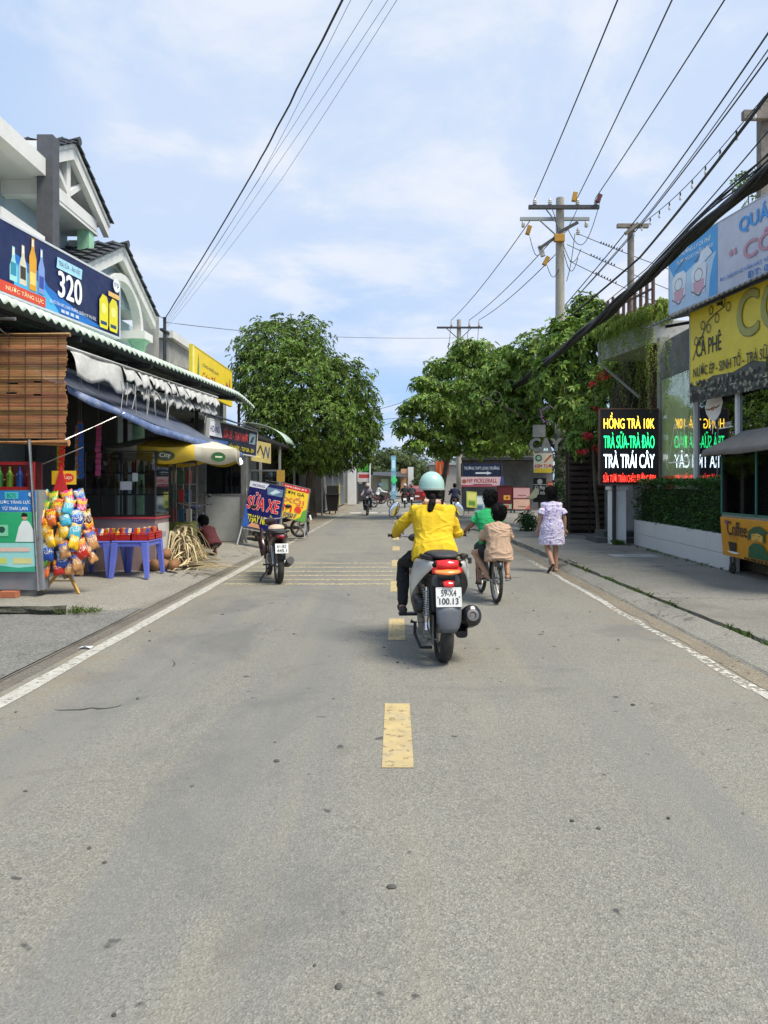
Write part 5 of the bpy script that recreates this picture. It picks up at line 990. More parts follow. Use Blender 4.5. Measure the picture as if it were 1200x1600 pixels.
# ---------------------------------------------------------------- right: kiosks under the trees
ks = thing('kiosk', 'dark open kiosk under the right-hand trees with fruit-shop lettering', 'kiosk', (6, 43.5, .05))
MB().box(3.7, 44.4, .04, 9.5, 44.55, 3.6).obj('back_wall', dark_wall, ks); MB().box(3.5, 41.9, 2.95, 9.6, 44.6, 3.1).obj('roof', dark_steel, ks); 
for x in (3.65, 5.9, 9.2): MB().box(x, 42.0, .04, x + .1, 42.1, 2.95).obj('post', dark_steel, ks)
B = Board(ks, (4.9, 41.85, 3.15), (8.2, 41.85, 3.15), (0, 0, 1.2), .06); B.panel(prt('4a4632'), 'fascia'); B.text('TRÁI CÂY', .15, .52, .85, .92, prt('b08a2a'), .03); B.text('NƯỚC GIẢI KHÁT', .08, .12, .92, .42, prt('a8a078'), .02)
dsn = thing('direction_sign', 'dark blue direction sign with a white arrow', 'sign', (4.9, 41.5, 2))
B = Board(dsn, (3.68, 41.5, 2.02), (6.05, 41.5, 2.02), (0, 0, .72), .05); B.panel(prt('12233f')); B.text('TRƯỜNG THPT LONG TRƯỜNG', .08, .5, .92, .82, prt('b9c4d0'), .02); B.poly([(.35, .18), (.62, .18), (.62, .1), (.74, .24), (.62, .38), (.62, .30), (.35, .30)], prt('c9d2da'))
npb = thing('pickleball_banner', 'pale pink banner lettered NP PICKLEBALL in red', 'sign', (4.9, 41.4, 1.5)); B = Board(npb, (3.7, 41.4, 1.42), (6.1, 41.4, 1.42), (0, 0, .56), .03); B.panel(prt('d8b8bc')); B.text('NP PICKLEBALL', .14, .42, .84, .82, prt('a01c2e'), .03); B.disc(.07, .55, .22, prt('9a5a3a')); B.poly([(.0, 0), (1, 0), (1, .12), (0, .2)], prt('a84a5a')); B.line([(.28, .24), (.72, .24)], .08, prt('7a2a3a')); B.poly([(.9, .1), (1, .1), (1, 1), (.93, 1)], prt('3a4a7a'))
for x in (3.72, 5.95): MB().box(x, 41.46, .04, x + .08, 41.52, 2.74).obj('post', dark_steel, dsn)
cab = thing('red_cabinet', 'dark red cabinet with a yellow label beside two pink sign boxes', 'cabinet', (5.9, 39.5, .05)); MB().box(5.5, 39.4, .2, 6.25, 40.0, 1.45).obj('body', paint('5e141c', .5), cab); MB().box(5.48, 39.38, 1.45, 6.27, 40.02, 1.5).obj('top', paint('4a1018'), cab); [MB().box(x, 39.42, .04, x + .08, 39.5, .2).obj('foot', dark_steel, cab) for x in (5.52, 6.15)]
B = Board(cab, (5.5, 39.39, .2), (6.25, 39.39, .2), (0, 0, 1.25), .002); B.rect(.38, .42, .85, .62, prt('d8a83a')); B.poly([(.5, .48), (.7, .46), (.75, .56), (.55, .56)], prt('b03a1c')); B.rect(.3, .04, .95, .24, prt('9ab89a')); B.rect(.5, .06, .75, .2, prt('c84a3a'))
for i, z in enumerate((.82, .22)):
    sb = thing('sign_box', ['upper', 'lower'][i] + ' pink sign box with dark lettering beside the red cabinet', 'sign', (6.75, 39.5, z), group='pink sign boxes'); B = Board(sb, (6.3, 39.4, z), (7.2, 39.4, z), (0, 0, .56), .3); B.panel(prt(['cfa0a0', 'd8b09a'][i]), 'box'); B.frame(paint('8a3a3a'), .02); B.line([(.28, .22), (.4, .3), (.5, .2), (.6, .3), (.76, .22)], .06, prt('4a2a2a')); B.poly([(.7, .05), (.98, .05), (.98, .4), (.85, .3)], prt('d86a5a')) if i else None
    if i: MB().box(6.35, 39.5, .04, 6.42, 39.6, .22).box(7.08, 39.5, .04, 7.15, 39.6, .22).obj('foot', dark_steel, sb)
pal = thing('palm_bush', 'dark feathery palm bush in front of the pickleball banner', 'plant', (4.75, 39.2, .05)); mb = MB()
for i in range(46):
    a = ru(0, 2 * pi); el = ru(.3, 1.3); d = V((cos(a) * cos(el), sin(a) * cos(el), sin(el))); s = V((-sin(a), cos(a), 0)); L = ru(.7, 1.3); pts = [V((4.75, 39.2, .1)) + d * L * t + V((0, 0, -.5 * L * t * t * cos(el))) for t in [k / 9 for k in range(10)]]
    for k in range(1, 10):
        for sg_ in (-1, 1): e = (s * sg_ + d * .5).normalized() * .2 * (1.1 - k / 10); mb.add([pts[k], pts[k] + e * .5 + V((0, 0, .012)), pts[k] + e + V((0, 0, -.05)), pts[k] + e * .5 - V((0, 0, .012))], [(0, 1, 2, 3)])
mb.obj('frond', palm_m, pal, fix=False); MB().tube([(4.75, 39.2, 0), (4.75, 39.2, .35)], [.1, .07], 8).obj('stem', bark, pal)
for i, (x, c, lab) in enumerate(((3.75, 'b8c05a', 'small green-yellow poster board leaning by the kiosk'), (4.15, '9ab0b8', 'small pale blue poster board leaning by the kiosk'))):
    pb = thing('poster_board', lab, 'sign', (x, 38.8, .05)); B = Board(pb, (x, 38.8, .1 + .25 * (1 - i)), (x + .55, 38.75, .1 + .2 * (1 - i)), (0, .15, .85), .03); B.panel(prt(c)); B.rect(.1, .5, .9, .9, prt(['d8d87a', 'd0dce0'][i])); B.rect(.2, .15, .8, .4, prt(['5a8a3a', '4a6a8a'][i])); MB().bar((x + .1, 38.95, .02), (x + .1, 38.95, .6), .03).bar((x + .45, 38.95, .02), (x + .45, 38.95, .6), .03).obj('leg', dark_steel, pb)
cy = thing('cay_letters', 'grey block letters CAY mounted above the small ice-cream sign', 'sign', (5.6, 25.2, 2.5)); B = Board(cy, (4.36, 24.0, 2.62), (5.40, 24.0, 2.62), (0, 0, .45), .02)
for k in range(8): B.text('CAY', .02, .05, .98, .95, mat('grey_letter', (.28, .28, .27), .7, .15, 8), .07, depth=.012 * k)
MB().box(4.5, 24.04, 3.1, 4.9, 24.14, 3.5).obj('box', mat('grey_letter', 0), cy); MB().box(4.4, 24.03, 2.78, 5.3, 24.07, 2.85).obj('rail', dark_steel, cy)
ksn = thing('ice_cream_sign', 'small white sign with red lettering and a lobster-red picture', 'sign', (4.95, 25, 2)); B = Board(ksn, (4.70, 25, 1.95), (5.36, 25, 1.95), (0, 0, .66), .05); B.panel(prt('ddd8c8')); B.rect(0, 0, 1, .22, prt('d8c23a')); B.text('KEM TƯƠI', .06, .26, .94, .46, prt('b81c1c'), .04); B.disc(.24, .76, .17, prt('1c5a4a')); B.disc(.24, .76, .11, prt('a8d0b8')); B.poly([(.5, .52), (.62, .55), (.9, .85), (.86, .95), (.6, .66)], prt('c8602a'))
bb_ = thing('menu_board', 'black menu board with white lettering under the ice-cream sign', 'sign', (4.9, 24.8, 1.2)); B = Board(bb_, (4.66, 24.9, .95), (5.1, 24.9, .95), (0, 0, .82), .04); B.panel(prt('141414')); B.text('Cà Phê', .12, .52, .88, .68, prt('e0e0da'), .03); B.text('Phá Rồi', .12, .32, .88, .48, prt('e0e0da'), .03); B.disc(.5, .85, .11, prt('b8b8b0')); B.rect(0, .72, 1, .74, prt('d0d0c8')); MB().box(4.84, 24.93, .04, 4.9, 24.98, .95).obj('post', dark_steel, bb_)
rcd = thing('red_card', 'small red card beside the black menu board', 'sign', (5.2, 24.9, 1.3)); B = Board(rcd, (5.14, 24.9, 1.25), (5.36, 24.9, 1.25), (0, 0, .4), .02); B.panel(prt('b0342a')); B.rect(.1, .5, .9, .9, prt('d88a6a')); MB().box(5.24, 24.92, .04, 5.27, 24.95, 1.25).obj('post', dark_steel, rcd)
wre = thing('ring_ornament', 'round purple and white ornament hanging in the tree above the grey letters', 'ornament', (5.2, 25, 3.9)); mb = MB(); mb.tube([(5.2 + .27 * cos(k * pi / 12), 25, 3.93 + .27 * sin(k * pi / 12)) for k in range(25)], .02, 6); mb.obj('ring', paint('5a2a6a'), wre); mb = MB()
for k in range(36): a = k * pi / 18; p = V((5.2 + .27 * cos(a), 24.97, 3.93 + .27 * sin(a))); mb.tube([p, p + V((ru(-.1, .1), ru(-.05, .0), ru(-.1, .1)))], .014, 5)
mb.obj('ribbon', paint('b88ac0'), wre); MB().tube([(5.2, 25, 4.2), (5.2, 25.1, 4.9)], .005, 5).obj('string', dark_steel, wre)
gs = thing('low_shrub', 'small leafy shrub by the foot of the power pole', 'shrub', (4.35, 24.3, .03)); mb = MB(); leafcloud(mb, [((4.35, 24.3, .35), (.35, .3, .3))], 90, .2, .022, 6, shell=.1); mb.obj('foliage', palm_m, gs, fix=False); MB().tube([(4.35, 24.3, 0), (4.35, 24.3, .3)], .02, 6).obj('stem', bark, gs)
# ---------------------------------------------------------------- left middle distance
fs_ = thing('grey_shopfront', 'dim grey shopfront with barred gates beyond the tall tree on the left', 'shop', (-5, 46, .1))
MB().box(-9, 38, .1, -3.75, 54, 3.1).obj('wall', mat('shade_black_shop_wall', (.03, .032, .034), .85, .15, 1, dirt=.3), fs_); mb = MB()  # wall colour near black: the shade under the tree is painted in
for k in range(60): y = 38.2 + k * .26; mb.box(-3.72, y, .15, -3.68, y + .05, 2.7)
for z in (.2, 1.4, 2.6): mb.box(-3.73, 38.1, z, -3.69, 53.8, z + .06)
mb.obj('gate_bars', mat('pale_grey_steel', (.24, .255, .26), .5, .1, 4), fs_)
for y0 in (38.5, 43, 47.5): MB().hexa([(-3.7, y0, 3.3), (-2.9, y0, 2.95), (-2.9, y0 + 4, 2.95), (-3.7, y0 + 4, 3.3), (-3.7, y0, 3.34), (-2.9, y0, 2.99), (-2.9, y0 + 4, 2.99), (-3.7, y0 + 4, 3.34)]).obj('canopy', mat('white_sheet', (.55, .56, .55), .5, .1, 2), fs_)
MB().box(-3.5, 53.8, .1, -2.9, 54.4, 2.9).obj('pillar', white_wall, fs_); MB().box(-3.66, 47.0, .2, -3.6, 47.8, 1.6).obj('yellow_panel', paint('b8a83a'), fs_)
dk = thing('dark_shed', 'open shed under the tall left tree, its shade painted as near-black walls', 'shed', (-5, 29, .1)); MB().box(-9, 24, .1, -5.2, 37.5, 3.0).obj('wall', mat('shade_black_wall', (.02, .02, .019), .9, .2), dk); MB().box(-9, 23.2, 3.0, -4.3, 37.6, 3.12).obj('roof', dark_steel, dk);  # near-black walls added to paint the shade under the tree
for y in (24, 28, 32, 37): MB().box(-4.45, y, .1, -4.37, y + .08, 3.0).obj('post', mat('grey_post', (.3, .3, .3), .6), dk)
MB().box(-5.2, 33.5, .1, -4.4, 33.6, 2.9).obj('partition', MATS['shade_black_wall'], dk)  # partition added in the same shade-black colour
tag(MB().tube([(-3.55, 35.5, .05), (-3.55, 35.5, 3.4)], .045, 8).obj('grey_post', MATS['grey_post']), 'slim grey steel post at the roadside under the tall tree', 'post')
bn = thing('trash_bin', 'dark wheeled rubbish bin standing on the verge beyond the tree', 'bin', (-3.2, 38.2, .05)); MB().hexa([(-3.5, 37.9, .18), (-3.0, 37.9, .18), (-3.0, 38.4, .18), (-3.5, 38.4, .18), (-3.58, 37.8, 1.0), (-2.92, 37.8, 1.0), (-2.92, 38.45, 1.0), (-3.58, 38.45, 1.0)]).obj('body', black_plastic, bn, bevel=.02); MB().box(-3.6, 37.76, 1.0, -2.9, 38.48, 1.07).box(-3.55, 38.0, 1.07, -2.95, 38.4, 1.5).obj('lid', mat('bin_lid', (.03, .03, .03), .5), bn, bevel=.02); MB().lathe([(.09, -.03), (.09, .03)], (-3.4, 37.95, .14), (1, 0, 0), 12, True).lathe([(.09, -.03), (.09, .03)], (-3.1, 37.95, .14), (1, 0, 0), 12, True).obj('wheel', rubber, bn)
# far buildings at the end
fa = thing('far_shop', 'small far shop with a green roof sign and a red and white banner', 'shop', (-2.8, 60, 0)); MB().box(-9, 58, 0, -2.9, 64, 3.2).obj('wall', mat('far_wall', (.16, .155, .14), .8), fa); B = Board(fa, (-3.0, 57.9, 2.6), (-1.95, 57.9, 2.6), (0, 0, .62), .1); B.panel(prt('5aa02c'), 'sign'); B.poly([(.3, 0), (1, 0), (1, .8), (.6, .4)], prt('2c8a2c')); B = Board(fa, (-3.0, 57.9, 1.75), (-2.0, 57.9, 1.75), (0, 0, .75), .1); B.panel(prt('c8bcb8'), 'banner'); B.rect(.1, .4, .95, .8, prt('b03a3a')); MB().box(-2.9, 57.95, .2, -2.1, 58.0, 1.6).obj('door', dark_steel, fa); MB().box(-2.05, 57.8, 0, -1.95, 57.9, 3.2).obj('post', white_wall, fa)
tw_ = thing('blue_totem', 'tall pale blue signboard column with a green cross-shaped sign at the far crossing', 'sign', (0, 75, 0)); MB().box(-.45, 75, 0, .05, 75.2, 4.5).obj('column', mat('pale_blue_sign', (.20, .36, .46), .5, .1, 2), tw_); B = Board(tw_, (-.42, 74.98, 2.9), (.02, 74.98, 2.9), (0, 0, 1.4), .01); B.panel(prt('8ac4dc'), 'panel'); B.rect(.2, .2, .8, .8, prt('d8ecf2')); B = Board(tw_, (-.42, 74.98, .5), (.02, 74.98, .5), (0, 0, 1.2), .01); B.panel(prt('7ab8d8'), 'panel'); B.rect(.15, .3, .8, .8, prt('c8dce8')); MB().box(-.45, 74.7, 1.85, .15, 74.95, 2.15).box(-.3, 74.69, 1.65, -.02, 74.96, 2.4).obj('green_cross', mat('green_lit', (.05, .45, .15), .5, emit=.25), tw_)
mk = thing('far_market', 'low far market stalls with orange and white walls at the end of the street', 'building', (1, 84, 0)); MB().box(-3.2, 82, 0, -.6, 86, 2.6).obj('wall', mat('cream_wall', (.28, .24, .17), .8), mk); MB().box(.6, 82, 0, 1.4, 86, 3.3).obj('wall', mat('orange_wall', (.62, .33, .17), .8), mk); MB().box(1.4, 81.8, 0, 2.0, 85, 3.5).obj('wall', white_wall, mk); MB().hexa([(-2.5, 80, 2.5), (1.2, 80, 2.3), (1.2, 83, 2.9), (-2.5, 83, 2.9), (-2.5, 80, 2.58), (1.2, 80, 2.38), (1.2, 83, 2.98), (-2.5, 83, 2.98)]).obj('roof', dark_steel, mk); MB().box(-1.6, 81.9, .9, -.8, 81.98, 2.2).obj('sign', prt('b8d0b0'), mk)
rh = thing('far_house', 'pale far house half hidden behind the tree on the right', 'house', (4.5, 68, 0)); MB().box(3.3, 66, 0, 9, 72, 3.3).obj('wall', mat('far_cream', (.36, .34, .30), .8), rh); MB().box(3.0, 65.6, 3.3, 9.2, 72, 3.5).obj('roof', paint('9aa0a0'), rh); MB().box(3.6, 65.97, 1.2, 4.4, 65.99, 2.6).obj('window', dark_steel, rh); MB().box(3.26, 66.6, 1.2, 3.29, 68.2, 2.6).obj('window', dark_steel, rh)
fl_ = thing('flag_stand', 'leaning orange and red banners on poles beside the far right kerb', 'banner', (2.6, 48, 0)); 
for k, (x, c) in enumerate(((2.5, 'c8602a'), (2.9, 'a02a2a'))): MB().tube([(x, 48, 0), (x + .1, 48, 3.2)], .02, 6).obj('pole', steel, fl_); MB().grid([[(x + .1 + .5 * u, 48 + .06 * sin(u * 6), 3.1 - .1 * u) for u in (0, .3, .6, 1)], [(x + .06 + .5 * u, 48 + .08 * sin(u * 6 + 1), 2.3 - .15 * u) for u in (0, .3, .6, 1)]]).obj('cloth', paint(c), fl_, solid=.01)
# ---------------------------------------------------------------- poles and cables
conc_pole = mat('pole_concrete', (.40, .365, .30), .9, .15, 5, bump=.4, bs=40, dirt=.35, dcol=(.2, .18, .14), ds=5)
grey_wood = mat('grey_timber', (.22, .19, .16), .85, .3, 6, bump=.4, bs=30)
porc = mat('porcelain', (.55, .52, .48), .3, .1, 8); cable_m = mat('black_cable', (.012, .012, .013), .55, .2, 9); amber = paint('b8862a', .4)
def insul(mb, p, h=.2, r=.05, d=(0, 0, 1)): mb.lathe([(.02, 0), (r, .03), (r * .6, .06), (r, .09), (r * .6, .12), (r * .8, .15), (.02, h)], p, d, 10)
pa = thing('power_pole', 'tall concrete power pole with crossarms and fuses among the right-hand trees', 'pole', (5.43, 24.3, 0))
MB().lathe([(.19, 0), (.185, .5), (.135, 11.0), (.0, 11.0)], (5.43, 24.3, 0), n=14).obj('shaft', conc_pole, pa, smooth=True)
MB().box(4.35, 24.02, 10.56, 6.66, 24.13, 10.68).obj('crossarm', dark_steel, pa); MB().box(4.15, 24.46, 10.34, 6.45, 24.56, 10.44).obj('crossarm', paint('9aa0a4', .5), pa)
MB().bar((4.75, 24.45, 10.36), (5.42, 24.45, 9.75), .05, .03).bar((6.1, 24.45, 10.36), (5.44, 24.45, 9.75), .05, .03).bar((4.95, 24.14, 10.56), (5.42, 24.14, 9.95), .04, .03).obj('brace', paint('8a9094'), pa)
mb = MB(); ins = []
for x, y, z in ((4.55, 24.07, 10.68), (5.05, 24.07, 10.68), (5.95, 24.07, 10.68), (6.55, 24.07, 10.68), (4.25, 24.5, 10.1), (6.35, 24.5, 10.1), (6.0, 24.2, 9.75)): mb = MB(); insul(mb, (x, y, z), .24, .07); mb.obj('insulator', porc, pa, smooth=True)
for c, r in (((4.42, 24.45, 10.0), .3), ((4.95, 24.2, 8.9), .5), ((5.85, 24.05, 10.95), .2)): MB().obox(c, (.14, .14, .3), M.Rotation(r, 3, 'Y')).obj('fuse_box', amber, pa, bevel=.01)
MB().obox((5.35, 24.05, 9.6), (.34, .16, .24)).obj('fuse_box', amber, pa, bevel=.01)
mb = MB(); mb.obox((6.62, 23.95, 10.86), (.13, .13, .26), M.Rotation(.4, 3, 'Y')); mb.obj('surge_arrester', paint('5a2420'), pa)
MB().lathe([(.08, 0), (.09, .35), (.03, .4)], (4.85, 24.2, 9.05), (-.3, 0, 1), 12).obj('fuse_tube', porc, pa, smooth=True)
mb = MB(); mb.bar((4.7, 24.0, 9.25), (5.4, 24.1, 9.75), .07, .1); mb.bar((5.3, 24.0, 9.75), (5.95, 24.0, 10.1), .06, .1); mb.obj('bracket', dark_steel, pa)
mb = MB()
def loop(a, b, dz, n=10, r=.012):
    a, b = V(a), V(b); mb.tube([a.lerp(b, i / n) + V((0, 0, -dz * sin(pi * i / n))) for i in range(n + 1)], r, 5)
loop((4.42, 24.4, 9.9), (4.85, 24.2, 9.35), .5); loop((4.95, 24.15, 8.8), (5.35, 24.1, 8.6), .35); loop((6.66, 23.9, 10.8), (5.6, 24.1, 10.0), 1.0, 14); loop((5.5, 24.1, 9.4), (6.1, 24.2, 9.3), .5); loop((5.5, 24.1, 9.2), (6.0, 24.2, 9.0), .55); loop((5.95, 24.0, 10.6), (5.3, 24.0, 9.8), .25); loop((5.3, 24, 9.8), (5.05, 24, 10.6), -.15); loop((5.9, 24.2, 9.8), (5.6, 24.1, 8.2), .2)
mb.obj('jumper', cable_m, pa)
mb = MB(); leafcloud(mb, [((5.43, 24.2, .3 + .35 * k), (.26, .24, .28)) for k in range(9)], 420, .12, .03, 5, shell=.5); mb.obj('climbing_ivy', leafmat('ivy', (.06, .11, .03), island=.5), pa, fix=False)
pb_ = thing('far_power_pole', 'thinner power pole rising out of the tree beside the road', 'pole', (3.62, 42, 0)); MB().lathe([(.17, 0), (.12, 10.95), (0, 10.95)], (3.62, 42, 0), n=12).obj('shaft', conc_pole, pb_, smooth=True); MB().box(2.35, 41.8, 10.42, 4.95, 41.9, 10.52).obj('crossarm', dark_steel, pb_); MB().bar((2.9, 41.82, 10.42), (3.6, 41.82, 9.8), .04).bar((4.3, 41.82, 10.42), (3.64, 41.82, 9.8), .04).obj('brace', dark_steel, pb_); mb = MB()
for x in (3.18, 4.2, 4.75): mb = MB(); insul(mb, (x, 41.85, 10.52), .4, .08); mb.obj('insulator', porc, pb_)
pcn = thing('timber_pole', 'weathered pole with a short timber crossarm behind the balcony', 'pole', (7.35, 23, 0)); MB().lathe([(.14, 0), (.10, 9.6), (0, 9.6)], (7.35, 23, 0), n=12).obj('shaft', grey_wood, pcn, smooth=True); MB().box(6.88, 22.8, 9.52, 7.85, 22.92, 9.64).bar((7.1, 22.75, 9.3), (7.5, 22.75, 9.62), .1).obj('crossarm', grey_wood, pcn)
pd = thing('roof_post', 'grey post with a timber crossarm standing on the café roof', 'post', (7.0, 13.9, 5.12)); MB().box(6.88, 13.85, 5.12, 7.06, 14.03, 8.75).obj('shaft', grey_wood, pd); MB().box(6.5, 13.72, 8.38, 8.0, 13.84, 8.54).obj('crossarm', grey_wood, pd); MB().bar((6.9, 13.95, 8.75), (7.8, 14.0, 9.25), .16, .05).obj('crossarm', grey_wood, pd)
mb = MB(); leafcloud(mb, [((6.75, 14.2, 7.4), (.3, .3, .28)), ((6.9, 14.2, 6.9), (.2, .2, .5))], 60, .12, .02, 5, shell=.1); rp = thing('roof_sapling', 'small sapling sprouting behind the rooftop sign', 'plant', (6.85, 14.2, 5.12)); mb.obj('foliage', leaf_b, rp, fix=False); MB().tube([(6.85, 14.2, 5.12), (6.8, 14.2, 7.5)], [.02, .008], 6).obj('stem', bark, rp)
def wire(name, label, pts, r, sag=.0, group=None, ext=0, wig=0):
    P = [V(p) for p in pts]
    if ext: P = [P[0] + (P[0] - P[1]).normalized() * ext] + P
    out = []
    for i in range(len(P) - 1):
        L = (P[i + 1] - P[i]).length
        for k in range(12): t = k / 12; out.append(P[i].lerp(P[i + 1], t) + V((ru(-wig, wig), 0, -sag * L * 4 * t * (1 - t) + ru(-wig, wig))))
    out.append(P[-1]); return tag(MB().tube(out, r, 6).obj(name, cable_m, smooth=True), label, 'cable', group)
for i, (q, a, b, lab) in enumerate((((965, 0), (4.55, 24.07, 10.93), (3.18, 41.85, 10.9), 'leftmost'), ((1050, 0), (5.95, 24.07, 10.93), (4.2, 41.85, 10.9), 'middle'), ((1132, 0), (6.55, 24.07, 10.93), (4.75, 41.85, 10.9), 'rightmost'))):
    wire('power_line', lab + ' of the three bare lines crossing the top of the sky to the power pole', [at(*q, 13.1), a], .016, .004, 'bare lines over the right lane', 14)
    st = at((828, 878, 880)[i], (345, 358, 385)[i], 24.4); wire('power_line', lab + ' of the three lines between the two power poles', [st, b], .016, .012, 'lines between the power poles'); wire('drop_line', lab + ' of three short lines dropping from the far pole into the tree', [b, at((697, 727, 746)[i], (585, 556, 535)[i], 44)], .014, .0, 'drops at the far pole')
sec = [((1200, 52, 12), (1004, 330, 22), (880, 480, 29), .018), ((1200, 78, 12.2), (1012, 335, 22), (884, 482, 29), .012), ((1200, 90, 12), (994, 360, 22), (890, 475, 29), .016), ((1200, 148, 11), (1000, 402, 20), (835, 538, 30), .030), ((1200, 205, 11), (1010, 420, 19), (850, 545, 30), .012), ((1200, 240, 10.2), (1080, 352, 14), (930, 500, 22), .012), ((1200, 250, 10.3), (1060, 385, 14), (900, 520, 22), .014)]
nm = ['topmost', 'second', 'third', 'thick fourth', 'thin fifth', 'sixth', 'lowest']
for i, (a, b, c, r) in enumerate(sec): wire('overhead_cable', nm[i] + ' of the black cables slanting above the bundle to the right edge', [at(*a), at(*b), at(*c)], r, .006, 'slanting cables on the right', 5)
for i, (a, b) in enumerate((((905, 366, 24.3), (1090, 436, 25)), ((886, 382, 24.3), (1090, 470, 25)), ((890, 408, 24.3), (1090, 500, 25)))):
    wire('branch_line', ['upper', 'middle', 'lower'][i] + ' of three branch lines running right from the power pole', [at(*a), at(*b), at(1250, b[1] + 45, 26)], .012, .01, 'branch lines'); A_, B_ = at(*a), at(*b); mb = MB(); d = (B_ - A_).normalized()
    for k in range(9): mb.lathe([(.015, -.02), (.05, 0), (.015, .02)], A_.lerp(B_, .18 + .022 * k), d, 8)
    tag(mb.obj('line_insulator', dark_steel), 'ribbed insulator on the %s branch line' % ['upper', 'middle', 'lower'][i], 'insulator', 'line insulators')
# the thick bundle
bp = [(1300, 165, 6.1), (1200, 268, 5.9), (1100, 350, 5.72), (1000, 440, 5.5), (930, 505, 5.38), (865, 556, 5.3), (800, 604, 5.3), (700, 650, 5.4)]
cen = [at(x, y, (z - H) * F / (CY - y)) for x, y, z in bp]
bun = thing('cable_bundle', 'thick sagging bundle of black telephone cables sweeping past the café signs', 'cable', cen[4])
def spline(P, n):
    out = []
    for i in range(len(P) - 1):
        p0, p1, p2, p3 = P[max(i - 1, 0)], P[i], P[i + 1], P[min(i + 2, len(P) - 1)]
        for k in range(n): t = k / n; out.append(.5 * ((2 * p1) + (p2 - p0) * t + (2 * p0 - 5 * p1 + 4 * p2 - p3) * t * t + (3 * p1 - p0 - 3 * p2 + p3) * t ** 3))
    return out + [P[-1]]
S = spline(cen, 10)
for c in range(13):
    a0 = c * 2.4; rr = .0 if c == 0 else ru(.03, .07); tw2 = ru(.1, .35); pts = []
    for i, p in enumerate(S): a = a0 + i * tw2; q = rr * (1 + .5 * sin(i * .4 + c)); pts.append(p + V((cos(a) * q, 0, sin(a) * q - .03 * abs(sin(i * .22 + c * 2)))))
    MB().tube(pts, .075 if c == 0 else ru(.025, .042), 6).obj('cable', cable_m, bun, smooth=True)
for c in range(4):
    pts = [p + V((.0, 0, .07 + .05 * c + .03 * sin(i * .35 + c))) * (1 if i < 22 else max(0, (32 - i) / 10)) for i, p in enumerate(S[:34])]; MB().tube(pts, .013, 5).obj('cable', cable_m, bun, smooth=True)
for x, y, r in ((798, 600, .16), (812, 590, .14), (775, 620, .2), (760, 628, .15)):
    p = at(x, y, 28); MB().tube([p + V((r * cos(k * pi / 8), 0, r * sin(k * pi / 8))) for k in range(17)], .012, 5).obj('coil', mat('grey_cable', (.3, .3, .3), .6), bun)
# string of bulbs
sb = thing('bulb_string', 'string of small bare bulbs strung beside the slanting cables', 'light string', at(1090, 250, 16)); A_, B_ = at(1195, 150, 13), at(985, 362, 22); MB().tube([A_.lerp(B_, i / 20) + V((0, 0, -.25 * sin(pi * i / 20))) for i in range(21)], .01, 5).obj('cord', cable_m, sb)
for i in range(11): p = A_.lerp(B_, (i + .5) / 11) + V((0, 0, -.25 * sin(pi * (i + .5) / 11) - .02)); s_ = MB().lathe([(.018, 0), (.02, -.07), (.018, -.08)], p, n=8, cap=True).obj('socket', cable_m, sb); MB().lathe([(.016, -.08), (.035, -.13), (.03, -.17), (.0, -.19)], p, n=8).obj('bulb', mat('clear_bulb', (.6, .6, .58), .1, .05), s_, smooth=True)
# left cables
pt_ = V((-6.9, 22, 6.5))
for i, (q0, q1, r) in enumerate((((535, 0, 9), (400, 262, 14), .016), ((548, 0, 9), (405, 280, 14), .0035), ((582, 0, 9), (420, 255, 14), .0035), ((606, 0, 9), (430, 262, 14), .0035), ((620, 0, 9), (440, 280, 14), .0035))):
    wire('left_cable', ['thick twisted', 'first thin', 'second thin', 'third thin', 'rightmost thin'][i] + ' cable rising from the left service pole across the sky', [at(*q0), at(*q1), pt_ + V((.0 + .02 * i, 0, -.06 * i))], r, .004, 'left cables', 6, .006 if i == 0 else 0)
wire('cross_cable', 'faint cable crossing the street above the tall left tree', [pt_ + V((0, 0, -.1)), at(480, 525, 32), at(712, 528, 42)], .010, .004); wire('roof_cable', 'short cable from the left service pole to the villa', [pt_, (-6.9, 20.7, 6.4)], .01)
for i, (a, b) in enumerate((((590, 640, 60), (655, 620, 60)), ((590, 656, 60), (660, 648, 60)), ((590, 668, 60), (665, 640, 60)))): wire('far_cable', ['upper', 'middle', 'lower'][i] + ' far cable in the gap between the two big trees', [at(*a), at(*b)], .02, .01, 'far cables')
lamp = thing('street_lamp', 'small street lamp arm poking from the right-hand tree', 'street lamp', (3.6, 44, 0)); MB().tube([(3.62, 42.15, 5.6), (2.6, 42.1, 5.85), (1.6, 42.1, 5.8)], .03, 6).obj('arm', steel, lamp); MB().ell((1.45, 42.1, 5.78), (.25, .1, .06), 10, 6).obj('lamp_head', paint('7a8a90'), lamp, smooth=True)
